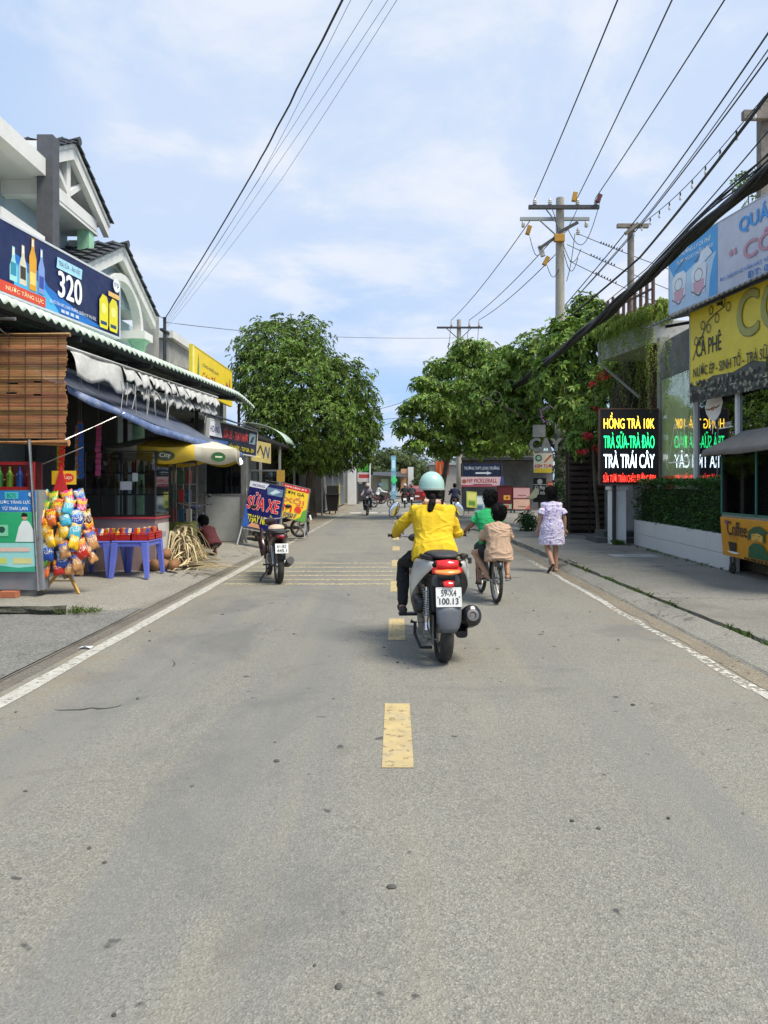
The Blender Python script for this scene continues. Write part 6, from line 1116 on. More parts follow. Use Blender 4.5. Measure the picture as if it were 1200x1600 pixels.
# ---------------------------------------------------------------- vehicles (local frame: origin under the rear axle, +y ahead)
def srect(c, hw, hh, n=16, e=2.6, ax=V((1, 0, 0)), up=V((0, 0, 1))):
    out = []
    for i in range(n):
        a = 2 * pi * i / n; ca, sa = cos(a), sin(a); out.append(V(c) + ax * hw * math.copysign(abs(ca) ** (2 / e), ca) + up * hh * math.copysign(abs(sa) ** (2 / e), sa))
    return out
def wheel(root, c, Rr, hw, name='wheel', spokes=5, thin=False, rimm=None):
    c = V(c); rim_r = Rr - (hw * 1.25 if not thin else hw * 1.5); mb = MB(); rimm = rimm or steel
    mb.lathe([(rim_r - .02, -hw * .6), (rim_r + .004, -hw * .62), (rim_r + .004, hw * .62), (rim_r - .02, hw * .6), (rim_r - .03, 0), (rim_r - .02, -hw * .6)], c, (1, 0, 0), 32)
    mb.lathe([(.0, -hw * .9), (.035, -hw * .9), (.035, hw * .9), (0, hw * .9)], c, (1, 0, 0), 14)
    for i in range(spokes):
        a = 2 * pi * i / spokes + .3; d = V((0, cos(a), sin(a)))
        if spokes > 9: mb.tube([c + d * .03 + V((hw * .5 * (1 if i % 2 else -1), 0, 0)), c + d * rim_r], .0022, 4)
        else: mb.bar(c + d * .03, c + d * (rim_r - .01), .045, .022, V((1, 0, 0)))
    w = mb.obj(name, rimm, root, smooth=True)
    prof = [(rim_r, -hw * .75), (Rr - hw * .55, -hw), (Rr - hw * .18, -hw * .8), (Rr, -hw * .3), (Rr, hw * .3), (Rr - hw * .18, hw * .8), (Rr - hw * .55, hw), (rim_r, hw * .75), (rim_r, -hw * .75)]
    MB().lathe(prof, c, (1, 0, 0), 40).obj('tyre', rubber, w, smooth=True, ang=R(55)); return w
silver = mat('silver_paint', (.55, .545, .51), .32, .06, 3, metal=.1, coat=.3, dirt=.2, dcol=(.25, .23, .19), ds=4); dgrey = mat('dark_grey_paint', (.10, .108, .125), .4, .1, 4, coat=.15, dirt=.3, dcol=(.25, .24, .22), ds=6); gblack = mat('gloss_black', (.012, .012, .014), .22, .2, 6, coat=.4); seatm = mat('seat_vinyl', (.03, .03, .033), .55, .2, 9, bump=.25, bs=70)
redl = mat('red_lens', (.62, .015, .015), .18, .1, 20, coat=.5, emit=.1); orl = mat('amber_lens', (.85, .25, .06), .18, .1, 20, coat=.4, emit=.25); alu = mat('cast_aluminium', (.2, .2, .19), .5, .2, 12, metal=.6, bump=.3, bs=40, dirt=.4, dcol=(.09, .08, .06), ds=7); platew = mat('plate_white', (.74, .74, .71), .4, .04, 5, dirt=.2, dcol=(.5, .48, .42), ds=6); platek = mat('plate_black', (.03, .035, .03), .5)
def mir(mb, root, nm, m, **k): return mb.obj(nm, m, root, **k)
sc = thing('motor_scooter', 'silver-grey motor scooter ridden down the road by the person in yellow', 'scooter', (.416, 6.46, 0), R(5), local=True)
Rw = .285; wheel(sc, (0, .0, Rw), Rw, .058, rimm=mat('grey_rim', (.28, .27, .25), .45, .1, 6, metal=.6, dirt=.4)); wheel(sc, (0, 1.30, Rw), Rw, .05)
for x_, z_ in ((-.09, .612), (.09, .612)): MB().lathe([(.007, 0), (.007, .006), (0, .007)], (x_, -.335 + (z_ - .56) * .2, z_), (0, -1, .1), 8).obj('bolt', steel, sc)
MB().box(-.165, -.245, .786, .165, -.235, .79).box(-.19, -.10, .905, .19, -.095, .909).obj('panel_seam', black_plastic, sc)
for s in (-1, 1):   # curved side covers
    prof = [(-.24, .895, .845, .105, .11), (-.16, .90, .79, .155, .165), (-.04, .905, .70, .195, .215), (.12, .895, .61, .215, .24), (.30, .87, .53, .215, .245), (.48, .82, .45, .195, .23), (.62, .72, .38, .165, .20), (.74, .52, .33, .14, .17)]
    rows = [[V((s * (xt + (xb - xt) * t + .022 * sin(pi * t)), y, zt + (zb - zt) * t)) for t in [k / 5 for k in range(6)]] for y, zt, zb, xt, xb in prof]
    MB().grid(rows).obj('side_cover', silver, sc, smooth=True, solid=.012, sub=1)
    MB().grid([[V((s * .15, .85, .36)), V((s * .19, .95, .60)), V((s * .20, 1.02, .82)), V((s * .15, 1.05, .93))], [V((s * .05, 1.06, .36)), V((s * .08, 1.15, .60)), V((s * .10, 1.2, .82)), V((s * .08, 1.16, .95))]]).obj('leg_shield', mat('shield_grey', (.13, .135, .13), .35, .1, 4, coat=.3), sc, smooth=True, solid=.02, sub=1)
MB().loft([srect((0, -.20, .875), .10, .025), srect((0, -.1, .87), .155, .045), srect((0, .05, .84), .185, .07), srect((0, .3, .78), .19, .1), srect((0, .55, .62), .16, .14)]).obj('tail_cover', gblack, sc, smooth=True, sub=1)
MB().loft([srect((0, -.17, .925), .09, .018), srect((0, -.10, .94), .13, .035), srect((0, .12, .935), .155, .045), srect((0, .32, .89), .15, .04), srect((0, .42, .855), .15, .045), srect((0, .62, .84), .13, .045), srect((0, .76, .82), .08, .03)]).obj('seat', seatm, sc, smooth=True, sub=2)
mb = MB()
for s in (-1, 1): mb.tube([(s * .13, .20, .90), (s * .185, .06, .925), (s * .19, -.10, .93), (s * .13, -.2, .925)], [.014, .018, .02, .016], 8)
mb.tube([(.16, -.12, .93), (.21, -.16, .91), (.205, -.17, .875)], .018, 8); mb.obj('grab_rail', black_plastic, sc, smooth=True)
def lens(z0, z1, hw, y, m, nm, bow=.03):
    rows = [[V((x * hw, y - bow * (1 - x * x) + (t - .5) * .02, z0 + (z1 - z0) * t + .012 * (1 - abs(x)) * (1 if t > .5 else -.6))) for x in [k / 5 - 1 for k in range(11)]] for t in (0, .5, 1)]; return MB().grid(rows).obj(nm, m, sc, smooth=True, solid=.02)
lens(.852, .905, .093, -.245, redl, 'tail_light'); lens(.80, .845, .125, -.225, redl, 'tail_light', .05); lo = lens(.806, .822, .105, -.252, orl, 'brake_light', .045)
MB().loft([srect((0, -.19, .79), .10, .02), srect((0, -.16, .74), .13, .05), srect((0, -.12, .66), .12, .06)]).obj('tail_underside', dgrey, sc, smooth=True, sub=1)
MB().hexa([(-.12, -.14, .45), (.12, -.14, .45), (.14, .10, .5), (-.14, .10, .5), (-.13, -.15, .78), (.13, -.15, .78), (.15, .1, .8), (-.15, .1, .8)]).obj('inner_fender', black_plastic, sc, bevel=.02)
lens(.70, .735, .042, -.31, redl, 'reflector', .008); MB().hexa([(-.06, -.30, .64), (.06, -.30, .64), (.06, -.14, .66), (-.06, -.14, .66), (-.06, -.30, .72), (.06, -.30, .72), (.08, -.14, .8), (-.08, -.14, .8)]).obj('plate_bracket', black_plastic, sc)
B = Board(sc, (-.105, -.345, .535), (.105, -.345, .535), (0, .035, .152), .006); pl_ = B.panel(platew, 'number_plate'); B.root = pl_; B.text('59-X4', .2, .55, .8, .88, platek, .03); B.text('100.13', .12, .12, .88, .45, platek, .03); B.frame(platew, .006, 'plate_rim')
rows = [[V((x * w, y - .012 * (1 - x * x) * 2, z)) for x in (-1, -.75, -.4, 0, .4, .75, 1)] for w, y, z in ((.105, -.31, .56), (.105, -.325, .48), (.10, -.335, .41), (.085, -.34, .36), (.06, -.335, .32))]; MB().grid(rows).obj('mud_flap', dgrey, sc, smooth=True, solid=.01)
rows = [[V((x * .075, (Rw + .04) * -cos(a) , Rw + (Rw + .04) * sin(a))) for x in (-1, -.6, 0, .6, 1)] for a in [R(k) for k in range(15, 150, 12)]]; MB().grid(rows).obj('rear_fender', black_plastic, sc, smooth=True, solid=.01)
# swing-arm engine on the left, muffler on the right
MB().loft([srect((-.13, -.07, .27), .035, .07, ax=V((1, 0, 0))), srect((-.14, .0, .28), .05, .11), srect((-.14, .18, .30), .055, .11), srect((-.13, .40, .34), .06, .10), srect((-.10, .58, .36), .05, .07)]).obj('transmission_case', alu, sc, smooth=True, sub=1)
MB().loft([srect((-.21, -.10, .50), .03, .04), srect((-.21, -.04, .50), .06, .08), srect((-.20, .14, .50), .065, .09), srect((-.18, .28, .49), .05, .07)]).obj('airbox', black_plastic, sc, smooth=True, sub=1)
mb = MB(); mb.tube([(-.155, -.12, .30), (-.15, -.06, .66)], .016, 8); mb.tube([(-.155, -.12, .30), (-.154, -.11, .42)], .024, 8); mb.obj('shock_absorber', chrome, sc); mb = MB(); mb.tube([V((-.153 + .03 * cos(k * .8), -.10 + .03 * sin(k * .8) + .04 * (k / 90), .42 + .22 * k / 90)) for k in range(91)], .006, 5); mb.obj('spring', steel, sc)
mb = MB()
for k in range(8): mb.obox((-.16 + ru(-.03, .03), -.06 + ru(-.02, .02), .2 + .035 * k), (ru(.03, .06), .04, ru(.02, .04)))
mb.tube([(-.10, -.07, .16), (-.10, -.07, .42)], .014, 6); mb.tube([(-.17, -.03, .22), (-.05, -.06, .20)], .02, 8); mb.obj('engine_fittings', alu, sc, bevel=.004)
MB().tube([(-.22, .22, .30), (-.235, .12, .22), (-.20, -.02, .13), (-.10, -.03, .13)], .014, 8).tube([(-.2, .3, .28), (-.25, .3, .30)], .02, 8).obj('centre_stand', black_plastic, sc, smooth=True)
def tilt(c, r, d, n=18): x, y, _d = frame_of(d); return [V(c) + (x * cos(2 * pi * i / n) + y * sin(2 * pi * i / n) * 1.12) * r for i in range(n)]
d = V((.10, -.9, .30)); e0 = V((.235, -.13, .42))
MB().loft([tilt(e0 - d * .5, .035, d), tilt(e0 - d * .36, .07, d), tilt(e0 - d * .1, .085, d), tilt(e0 - d * .0, .085, d), tilt(e0 + d * .02, .07, d)]).obj('muffler', gblack, sc, smooth=True, ang=R(60)); MB().lathe([(.05, 0), (.052, .012), (.03, .014), (.022, .004), (.0, .004)], e0 + d * .018, d, 16).obj('exhaust_tip', mat('exhaust_steel', (.2, .19, .18), .4, .2, 9, metal=.8), sc, smooth=True); MB().loft([srect((.15, -.10, .25), .05, .03), srect((.17, .05, .26), .06, .06), srect((.15, .3, .28), .05, .05)]).obj('muffler_bracket', black_plastic, sc, smooth=True)
MB().loft([srect((0, .50, .34), .16, .05), srect((0, .70, .30), .17, .035), srect((0, .95, .30), .16, .035)]).obj('floorboard', black_plastic, sc, smooth=True); MB().box(-.33, .62, .29, .33, .72, .315).obj('footrest', black_plastic, sc, bevel=.01)
MB().loft([srect((0, 1.02, .38), .10, .04, ax=V((1, 0, 0)), up=V((0, 1, 0))), srect((0, 1.12, .7), .16, .09, up=V((0, 1, 0))), srect((0, 1.12, .92), .14, .08, up=V((0, 1, 0)))]).obj('front_apron', mat('shield_grey', 0), sc, smooth=True, sub=1)
MB().loft([srect((0, 1.02, 1.00), .20, .035), srect((0, 1.08, 1.01), .21, .06), srect((0, 1.16, 1.0), .15, .06), srect((0, 1.22, .98), .08, .04)]).obj('handlebar_cover', gblack, sc, smooth=True, sub=1); MB().tube([(-.40, 1.03, 1.035), (-.2, 1.08, 1.02), (.2, 1.08, 1.02), (.40, 1.03, 1.035)], .012, 8).obj('handlebar', steel, sc, smooth=True)
for s in (-1, 1):
    MB().tube([(s * .28, 1.06, 1.03), (s * .40, 1.03, 1.036)], .019, 10).obj('grip', rubber, sc, smooth=True); MB().tube([(s * .26, 1.10, 1.03), (s * .34, 1.13, 1.03), (s * .40, 1.10, 1.03)], .006, 6).obj('brake_lever', steel, sc)
    st_ = MB().tube([(s * .24, 1.08, 1.04), (s * .27, 1.09, 1.14), (s * .31, 1.1, 1.23)], [.007, .006, .008], 8).obj('mirror_stem', black_plastic, sc); m_ = M.Rotation(s * -.42, 3, 'Y') @ M.Rotation(.1, 3, 'X'); MB().ell((s * .335, 1.10, 1.295), (.05, .022, .085), 16, 8, m_).obj('mirror', black_plastic if s < 0 else gblack, sc, smooth=True); MB().ell((s * .335, 1.088, 1.295), (.043, .012, .077), 16, 8, m_).obj('mirror_glass', mat('mirror', (.75, .78, .8), .03, .02, metal=1), sc, smooth=True)
for s in (-1, 1): MB().tube([(s * .07, 1.30, .285), (s * .06, 1.17, .62)], .02, 8).obj('fork', dark_steel, sc)
rows = [[V((x * .06, 1.30 + (Rw + .03) * -cos(a), Rw + (Rw + .03) * sin(a))) for x in (-1, -.5, 0, .5, 1)] for a in [R(k) for k in range(20, 150, 14)]]; MB().grid(rows).obj('front_fender', silver, sc, smooth=True, solid=.01)
# ---- a generic underbone motorbike
def motorbike(label, loc, rz, bodym, plate=None, towel=False, group=None, seatcol=None, name='motorbike', stand=False):
    r = thing(name, label, 'motorbike', loc, rz, group=group, local=True)
    wheel(r, (0, 0, .28), .28, .048); wheel(r, (0, 1.2, .28), .28, .036)
    MB().loft([srect((0, -.27, .76), .10, .035), srect((0, -.08, .72), .14, .07), srect((0, .15, .64), .14, .12), srect((0, .4, .54), .12, .13), srect((0, .62, .52), .08, .09), srect((0, .82, .62), .06, .1), srect((0, .96, .78), .07, .06)]).obj('body_cover', bodym, r, smooth=True, sub=1)
    MB().loft([srect((0, -.2, .80), .09, .02), srect((0, -.05, .82), .13, .04), srect((0, .3, .80), .135, .045), srect((0, .5, .76), .08, .03), srect((0, .6, .72), .04, .02)]).obj('seat', seatm, r, smooth=True, sub=1)
    for s in (-1, 1): MB().grid([[V((s * .07, .72, .42)), V((s * .13, .86, .6)), V((s * .14, .95, .8))], [V((s * .19, .74, .36)), V((s * .22, .9, .58)), V((s * .17, .98, .82))]]).obj('leg_shield', bodym, r, smooth=True, solid=.012)
    MB().loft([srect((0, .38, .30), .06, .07), srect((0, .5, .32), .11, .1), srect((0, .66, .34), .10, .09), srect((0, .78, .34), .05, .05)]).obj('engine', alu, r, smooth=True); MB().tube([(-.2, .36, .26), (.2, .36, .26)], .012, 8).tube([(-.17, .05, .30), (-.24, .05, .3)], .014, 8).obj('foot_peg', rubber, r)
    MB().tube([(.1, .55, .24), (.13, .2, .26), (.14, .0, .30), (.15, -.22, .38)], [.02, .035, .055, .06], 10).obj('muffler', dark_steel, r, smooth=True)
    for s in (-1, 1): MB().tube([(s * .09, 0, .3), (s * .10, .1, .62)], .022, 8).obj('shock_absorber', steel, r); MB().tube([(s * .07, 1.2, .28), (s * .06, 1.02, .78)], .02, 8).obj('fork', dark_steel, r)
    MB().bar((-.07, 0, .28), (-.07, .45, .30), .03, .04).bar((.07, 0, .28), (.07, .45, .30), .03, .04).obj('swing_arm', dark_steel, r)
    MB().loft([srect((0, .93, .93), .12, .05), srect((0, 1.02, .92), .11, .08), srect((0, 1.10, .90), .07, .06)]).obj('headlamp_cover', bodym, r, smooth=True, sub=1); MB().ell((0, 1.10, .90), (.07, .03, .055), 12, 6).obj('headlight', mat('lamp_lens', (.7, .7, .68), .1, .05), r, smooth=True)
    MB().tube([(-.33, .90, 1.0), (-.12, .98, .97), (.12, .98, .97), (.33, .90, 1.0)], .011, 8).obj('handlebar', steel, r, smooth=True)
    for s in (-1, 1): MB().tube([(s * .24, .93, .99), (s * .34, .90, 1.0)], .017, 8).obj('grip', rubber, r); MB().tube([(s * .2, .95, 1.0), (s * .26, .96, 1.14)], .006, 6).obj('mirror_stem', dark_steel, r); MB().ell((s * .29, .96, 1.18), (.055, .015, .035), 12, 6).obj('mirror', black_plastic, r, smooth=True)
    MB().ell((0, -.25, .745), (.07, .02, .028), 12, 6).obj('tail_light', mat('dim_red_lens', (.25, .008, .01), .2, .1, 9), r, smooth=True)
    MB().grid([[V((x * .06, -.30 * cos(a), .28 + .325 * sin(a))) for x in (-1, 0, 1)] for a in [R(k) for k in range(20, 130, 12)]]).obj('rear_fender', black_plastic, r, smooth=True, solid=.008); MB().grid([[V((x * .05, 1.2 - .31 * cos(a), .28 + .31 * sin(a))) for x in (-1, 0, 1)] for a in [R(k) for k in range(20, 150, 14)]]).obj('front_fender', bodym, r, smooth=True, solid=.008)
    B = Board(r, (-.10, -.335, .50), (.10, -.335, .50), (0, .04, .145), .005); p = B.panel(platew, 'number_plate')
    if plate: B.root = p; B.text(plate[0], .15, .56, .85, .88, platek, .02); B.text(plate[1], .12, .12, .88, .44, platek, .02)
    MB().tube([(-.11, .1, .80), (-.14, -.1, .82), (-.12, -.26, .84), (.12, -.26, .84), (.14, -.1, .82), (.11, .1, .80)], .012, 8).obj('grab_rail', dark_steel, r, smooth=True)
    if stand: MB().tube([(-.10, .36, .24), (-.26, .30, .012)], .014, 8).obj('side_stand', dark_steel, r)
    return r
mbk = motorbike('black and maroon motorbike parked on the yellow rumble stripes at the left kerb', (-1.83, 11.55, 0), R(17), mat('dark_maroon', (.028, .008, .010), .3, .2, 4, coat=.3, dirt=.2), ('61-B2', '445.1'), stand=True)
tag(MB().ell((0, 0, 0), (.13, .20, .06), 16, 8).obj('seat_cloth', mat('cream_cloth', (.55, .42, .30), .9, .1, 9, bump=.4, bs=30), smooth=True), 'cream cloth pad lying on the parked motorbike seat', 'cloth').location = (-1.83 - .3 * sin(R(17)), 11.55 + .3 * cos(R(17)), .85)
motorbike('dark blue motorbike being repaired in front of the glass partition', (-4.25, 15.2, .12), R(8), mat('navy_bike', (.03, .04, .09), .3, .2, 4, coat=.3), stand=True)
motorbike('black motorbike half hidden behind the yellow food board', (-2.72, 20.9, .04), R(84), gblack, stand=True)
# ---- child's bicycle
bk = thing('bicycle', 'small dark bicycle carrying the two boys', 'bicycle', (1.32, 9.64, 0), R(5), local=True); Rb = .30; bl_m = mat('bike_paint', (.02, .02, .025), .35, .2, 6, coat=.2)
wheel(bk, (0, 0, Rb), Rb, .024, spokes=24, thin=True); wheel(bk, (0, .98, Rb), Rb, .024, spokes=24, thin=True)
mb = MB(); mb.tube([(0, .40, .30), (0, .28, .66)], .016, 8); mb.tube([(0, .40, .30), (0, .82, .62)], .018, 8); mb.tube([(0, .30, .58), (0, .80, .68)], .016, 8); mb.tube([(0, .84, .58), (0, .78, .76)], .018, 8)
for s in (-1, 1): mb.tube([(s * .06, 0, Rb), (s * .03, .40, .30)], .009, 6); mb.tube([(s * .06, 0, Rb), (s * .03, .29, .60)], .008, 6)
mb.obj('frame', bl_m, bk, smooth=True); mb = MB()
for s in (-1, 1): mb.tube([(s * .055, .98, Rb), (s * .045, .87, .58)], .012, 6)
mb.obj('fork', bl_m, bk); MB().tube([(0, .78, .76), (0, .76, .88)], .012, 8).tube([(-.30, .66, .90), (-.16, .72, .92), (0, .76, .88), (.16, .72, .92), (.30, .66, .90)], .011, 8).obj('handlebar', dark_steel, bk, smooth=True)
for s in (-1, 1): MB().tube([(s * .22, .69, .912), (s * .31, .655, .90)], .016, 8).obj('grip', rubber, bk)
MB().loft([srect((0, .16, .70), .075, .02), srect((0, .22, .71), .08, .03), srect((0, .34, .71), .03, .02), srect((0, .42, .70), .018, .015)]).obj('saddle', seatm, bk, smooth=True, sub=1); MB().tube([(0, .29, .60), (0, .25, .70)], .013, 8).obj('seat_post', steel, bk)
mb = MB()
for x in (-.06, 0, .06): mb.tube([(x, -.22, .60), (x, .2, .61)], .007, 6)
for y in (-.22, -.05, .15): mb.tube([(-.07, y, .60), (.07, y, .60)], .006, 6)
for s in (-1, 1): mb.tube([(s * .065, -.1, .6), (s * .065, 0, Rb)], .006, 6)
mb.obj('rack', dark_steel, bk); MB().lathe([(.085, -.004), (.085, .004)], (.05, .40, .30), (1, 0, 0), 20, True).obj('chainring', dark_steel, bk)
for s in (-1, 1): mb = MB(); mb.bar((s * .06, .40, .30), (s * .08, .40 + s * .1, .30 - s * .12), .016); mb.obox((s * .13, .40 + s * .1, .30 - s * .12), (.09, .06, .018)); mb.obj('pedal', black_plastic, bk); MB().tube([(s * .05, 0, Rb), (s * .17, 0, Rb)], .014, 8).obj('axle_peg', steel, bk)
MB().grid([[V((x * .03, -.33 * cos(a), Rb + .33 * sin(a))) for x in (-1, 0, 1)] for a in [R(k) for k in range(35, 120, 12)]]).obj('rear_fender', bl_m, bk, smooth=True, solid=.004)
# ---- boards on stands
def stand_board(label, name, bl, br, up, m): r = thing(name, label, 'sign', (V(bl) + V(br)) / 2 * 1); B = Board(r, bl, br, up, .03); B.panel(m); B.frame(steel, .02); return r, B
r, B = stand_board('tilted dark blue board reading SỬA XE THAY NHỚT on metal legs', 'repair_board', at(378, 822, 17.6), at(434, 834, 17.3), at(391, 750, 17.9) - at(378, 822, 17.6), prt('1a1c5e'))
B.poly([(0, .86), (.46, .86), (.56, 1), (0, 1)], prt('dfe2ee')); B.text('HOÀNG', .10, .885, .44, .955, prt('22264a'), .03); B.poly([(.55, .76), (.96, .76), (.96, .92), (.50, .92)], prt('6a86a0'), 'printed_picture'); B.poly([(.6, .8), (.7, .78), (.9, .86), (.75, .9)], prt('c8dce8')); B.text('SỬA XE', .03, .40, .90, .76, prt('d8282a'), .06, prt('f4e6e6'), .10, skew=.06); B.text('THAY NHỚT', .10, .12, .84, .34, prt('e6dc30'), .05, skew=.06); B.poly([(0, 0), (.22, 0), (.05, .4), (0, .5)], prt('3a66b8')); B.poly([(.15, .02), (.5, .02), (.45, .1), (.25, .12)], prt('d8a07a'))
b0 = at(378, 822, 17.6); b1 = at(434, 834, 17.3); mb = MB(); g0 = V((b0.x - .10, b0.y - .1, .12)); g1 = V((b1.x + .02, b1.y, .1)); mb.bar(b0, g0, .025); mb.bar(b1, g1, .025); mb.bar(b0 + V((0, .05, .1)), V((b0.x + .02, b0.y + .5, .12)), .025); mb.bar(b1 + V((0, .05, .1)), V((b1.x, b1.y + .5, .1)), .025); mb.bar(b0.lerp(g0, .1), b1.lerp(g1, .1), .02); mb.obj('leg', paint('c0c4c8', .4), r)
r, B = stand_board('tilted yellow and red food board reading CƠM GÀ XỐI MỠ', 'food_board', at(434, 806, 20.2), at(477, 817, 20), at(442, 754, 20.5) - at(434, 806, 20.2), prt('eec62a'))
B.rect(0, .86, 1, 1, prt('c8242a')); B.text('NHUẬN KÝ', .1, .89, .9, .97, prt('f4e8dc'), .02); B.text('CƠM GÀ', .08, .72, .84, .83, prt('1e2a1e'), .03); B.text('XỐI', .14, .48, .86, .68, prt('d86a1c'), .04, prt('f6e08a'), .06); B.text('MỠ', .14, .20, .84, .46, prt('d8341c'), .03, prt('f6c84a'), .05); B.poly([(.6, 0), (1, 0), (1, .4), (.85, .3), (.8, .12)], prt('5a9a3a')); B.text('0907', .2, .06, .66, .17, prt('2a4a7a'), .03); b0 = at(434, 806, 20.2); b1 = at(477, 817, 20); mb = MB()
for p in (b0, b1): mb.bar(p, V((p.x - .02, p.y, .08)), .025); mb.bar(p + V((0, .05, .1)), V((p.x, p.y + .55, .08)), .025)
mb.obj('leg', paint('c0c4c8', .4), r)
fc = thing('food_cart', 'glass-topped food cart with a lit case behind the sign boards', 'cart', (-3.2, 19.6, .1)); c0 = (-3.78, 19.0); MB().box(-3.75, 19.0, .35, -3.05, 19.8, .98).obj('body', paint('8a8a80', .5), fc); mb = MB()
for x in (-3.75, -3.05):
    for y in (19.0, 19.8): mb.box(x - .015, y - .015, .98, x + .015, y + .015, 1.92)
for z in (1.0, 1.45, 1.9): mb.bar((-3.75, 19.0, z), (-3.05, 19.0, z), .025); mb.bar((-3.05, 19.0, z), (-3.05, 19.8, z), .025)
mb.obj('frame', steel, fc); MB().box(-3.74, 18.996, 1.02, -3.06, 18.999, 1.88).obj('pane', glass('case_glass'), fc); MB().box(-3.76, 18.98, 1.9, -3.02, 19.82, 1.93).obj('top', steel, fc); MB().box(-3.06, 18.95, 1.62, -2.86, 19.0, 1.92).obj('side_sign', prt('b8903a'), fc); MB().box(-3.6, 19.3, 1.40, -3.2, 19.36, 1.46).obj('tube_light', mat('tube_light', (1, .95, .8), .4, .01, emit=5), fc); MB().lathe([(.12, -.03), (.12, .03)], (-3.6, 19.1, .22), (1, 0, 0), 14, True).lathe([(.12, -.03), (.12, .03)], (-3.15, 19.1, .22), (1, 0, 0), 14, True).obj('wheel', rubber, fc); MB().box(-3.7, 19.05, .22, -3.1, 19.15, .36).obj('axle', dark_steel, fc)
for i, x in enumerate((-3.62, -3.45, -3.28)): tag(MB().lathe([(.06, 0), (.07, .05), (.05, .12), (.0, .14)], (x, 19.35, .981), n=12).obj('food_tray', paint(['c88a3a', 'b0602a', 'd8b060'][i]), smooth=True), ['golden', 'brown', 'pale yellow'][i] + ' heap of food inside the glass food cart', 'food', 'food in the cart')
# a far red car
car = thing('far_car', 'dark red car far down the street beside the helmet', 'car', (1.75, 62, 0), R(0), local=True); pr = [(-.75, .25), (.75, .25), (.8, .6), (.78, .9), (.62, 1.45), (-.62, 1.45), (-.78, .9), (-.8, .6)]
MB().loft([[V((x * .94, 0, z * .98 if z < 1 else .95)) for x, z in pr], [V((x, .15, z if z < 1 else 1.0)) for x, z in pr], [V((x, .5, z)) for x, z in pr], [V((x, 2.4, z)) for x, z in pr], [V((x, 3.0, z if z < 1 else .95)) for x, z in pr], [V((x * .9, 3.9, z * .85 if z < 1 else .8)) for x, z in pr]]).obj('body', paint('7a2424', .3, coat=.5), car, smooth=True); MB().add([(-.55, .30, 1.02), (.55, .30, 1.02), (.5, .48, 1.38), (-.5, .48, 1.38)], [(0, 1, 2, 3)]).obj('rear_window', gblack, car, solid=.02)
for s in (-1, 1): MB().box(s * .62 - .1, -.02, .62, s * .62 + .1, .03, .82).obj('tail_light', redl, car); wheel(car, (s * .7, .6, .3), .3, .09); wheel(car, (s * .7, 3.1, .3), .3, .09)
MB().box(-.25, -.03, .5, .25, .0, .62).obj('number_plate', platew, car)
# ---------------------------------------------------------------- people
def axes(a, b, lat):
    d = (b - a).normalized(); l_ = (lat - d * lat.dot(d)).normalized(); return l_, d.cross(l_), d
def torso_rings(pts, lat, sizes, grow=0., n=18):
    rings = []
    for i, p in enumerate(pts):
        a = pts[max(i - 1, 0)]; b = pts[min(i + 1, len(pts) - 1)]; l_, dep, d = axes(a, b, lat); rx, ry = sizes[i]; rings.append(srect(p, rx + grow, ry + grow, n, 2.3, l_, dep))
    return rings
def hand(mb, wr, d, side, k=1., grip=None, down=V((0, 0, -1))):
    """palm, four unequal bent fingers and a thumb; grip: axis of the bar held"""
    d = d.normalized(); a = (grip if grip is not None else d.cross(down)).normalized(); a = (a - d * a.dot(d)).normalized(); nn = d.cross(a).normalized()
    if nn.dot(down) < 0: nn = -nn
    m = M((a, nn, d)).transposed(); mb.ell(wr + d * .045 * k, (.040 * k, .016 * k, .055 * k), 12, 8, m)
    curl = 1.25 if grip is not None else .35
    for i, (o, L) in enumerate(((-.029, .068), (-.01, .078), (.010, .073), (.028, .058))):
        p = wr + d * .085 * k + a * o * k; pts = [p]; ang = curl * .35
        for s in (.45, .32, .23): e = d * cos(ang) + nn * sin(ang); pts.append(pts[-1] + e * L * s * k); ang += curl
        mb.limb(pts, [.0092 * k, .0088 * k, .008 * k, .007 * k], 8)
    t0 = wr + d * .03 * k - a * side * .034 * k; mb.limb([t0, t0 + (d * .7 - a * side * .55 + nn * .3).normalized() * .035 * k, t0 + (d * .9 - a * side * .45 + nn * .8).normalized() * .065 * k], [.013 * k, .011 * k, .0085 * k], 8)
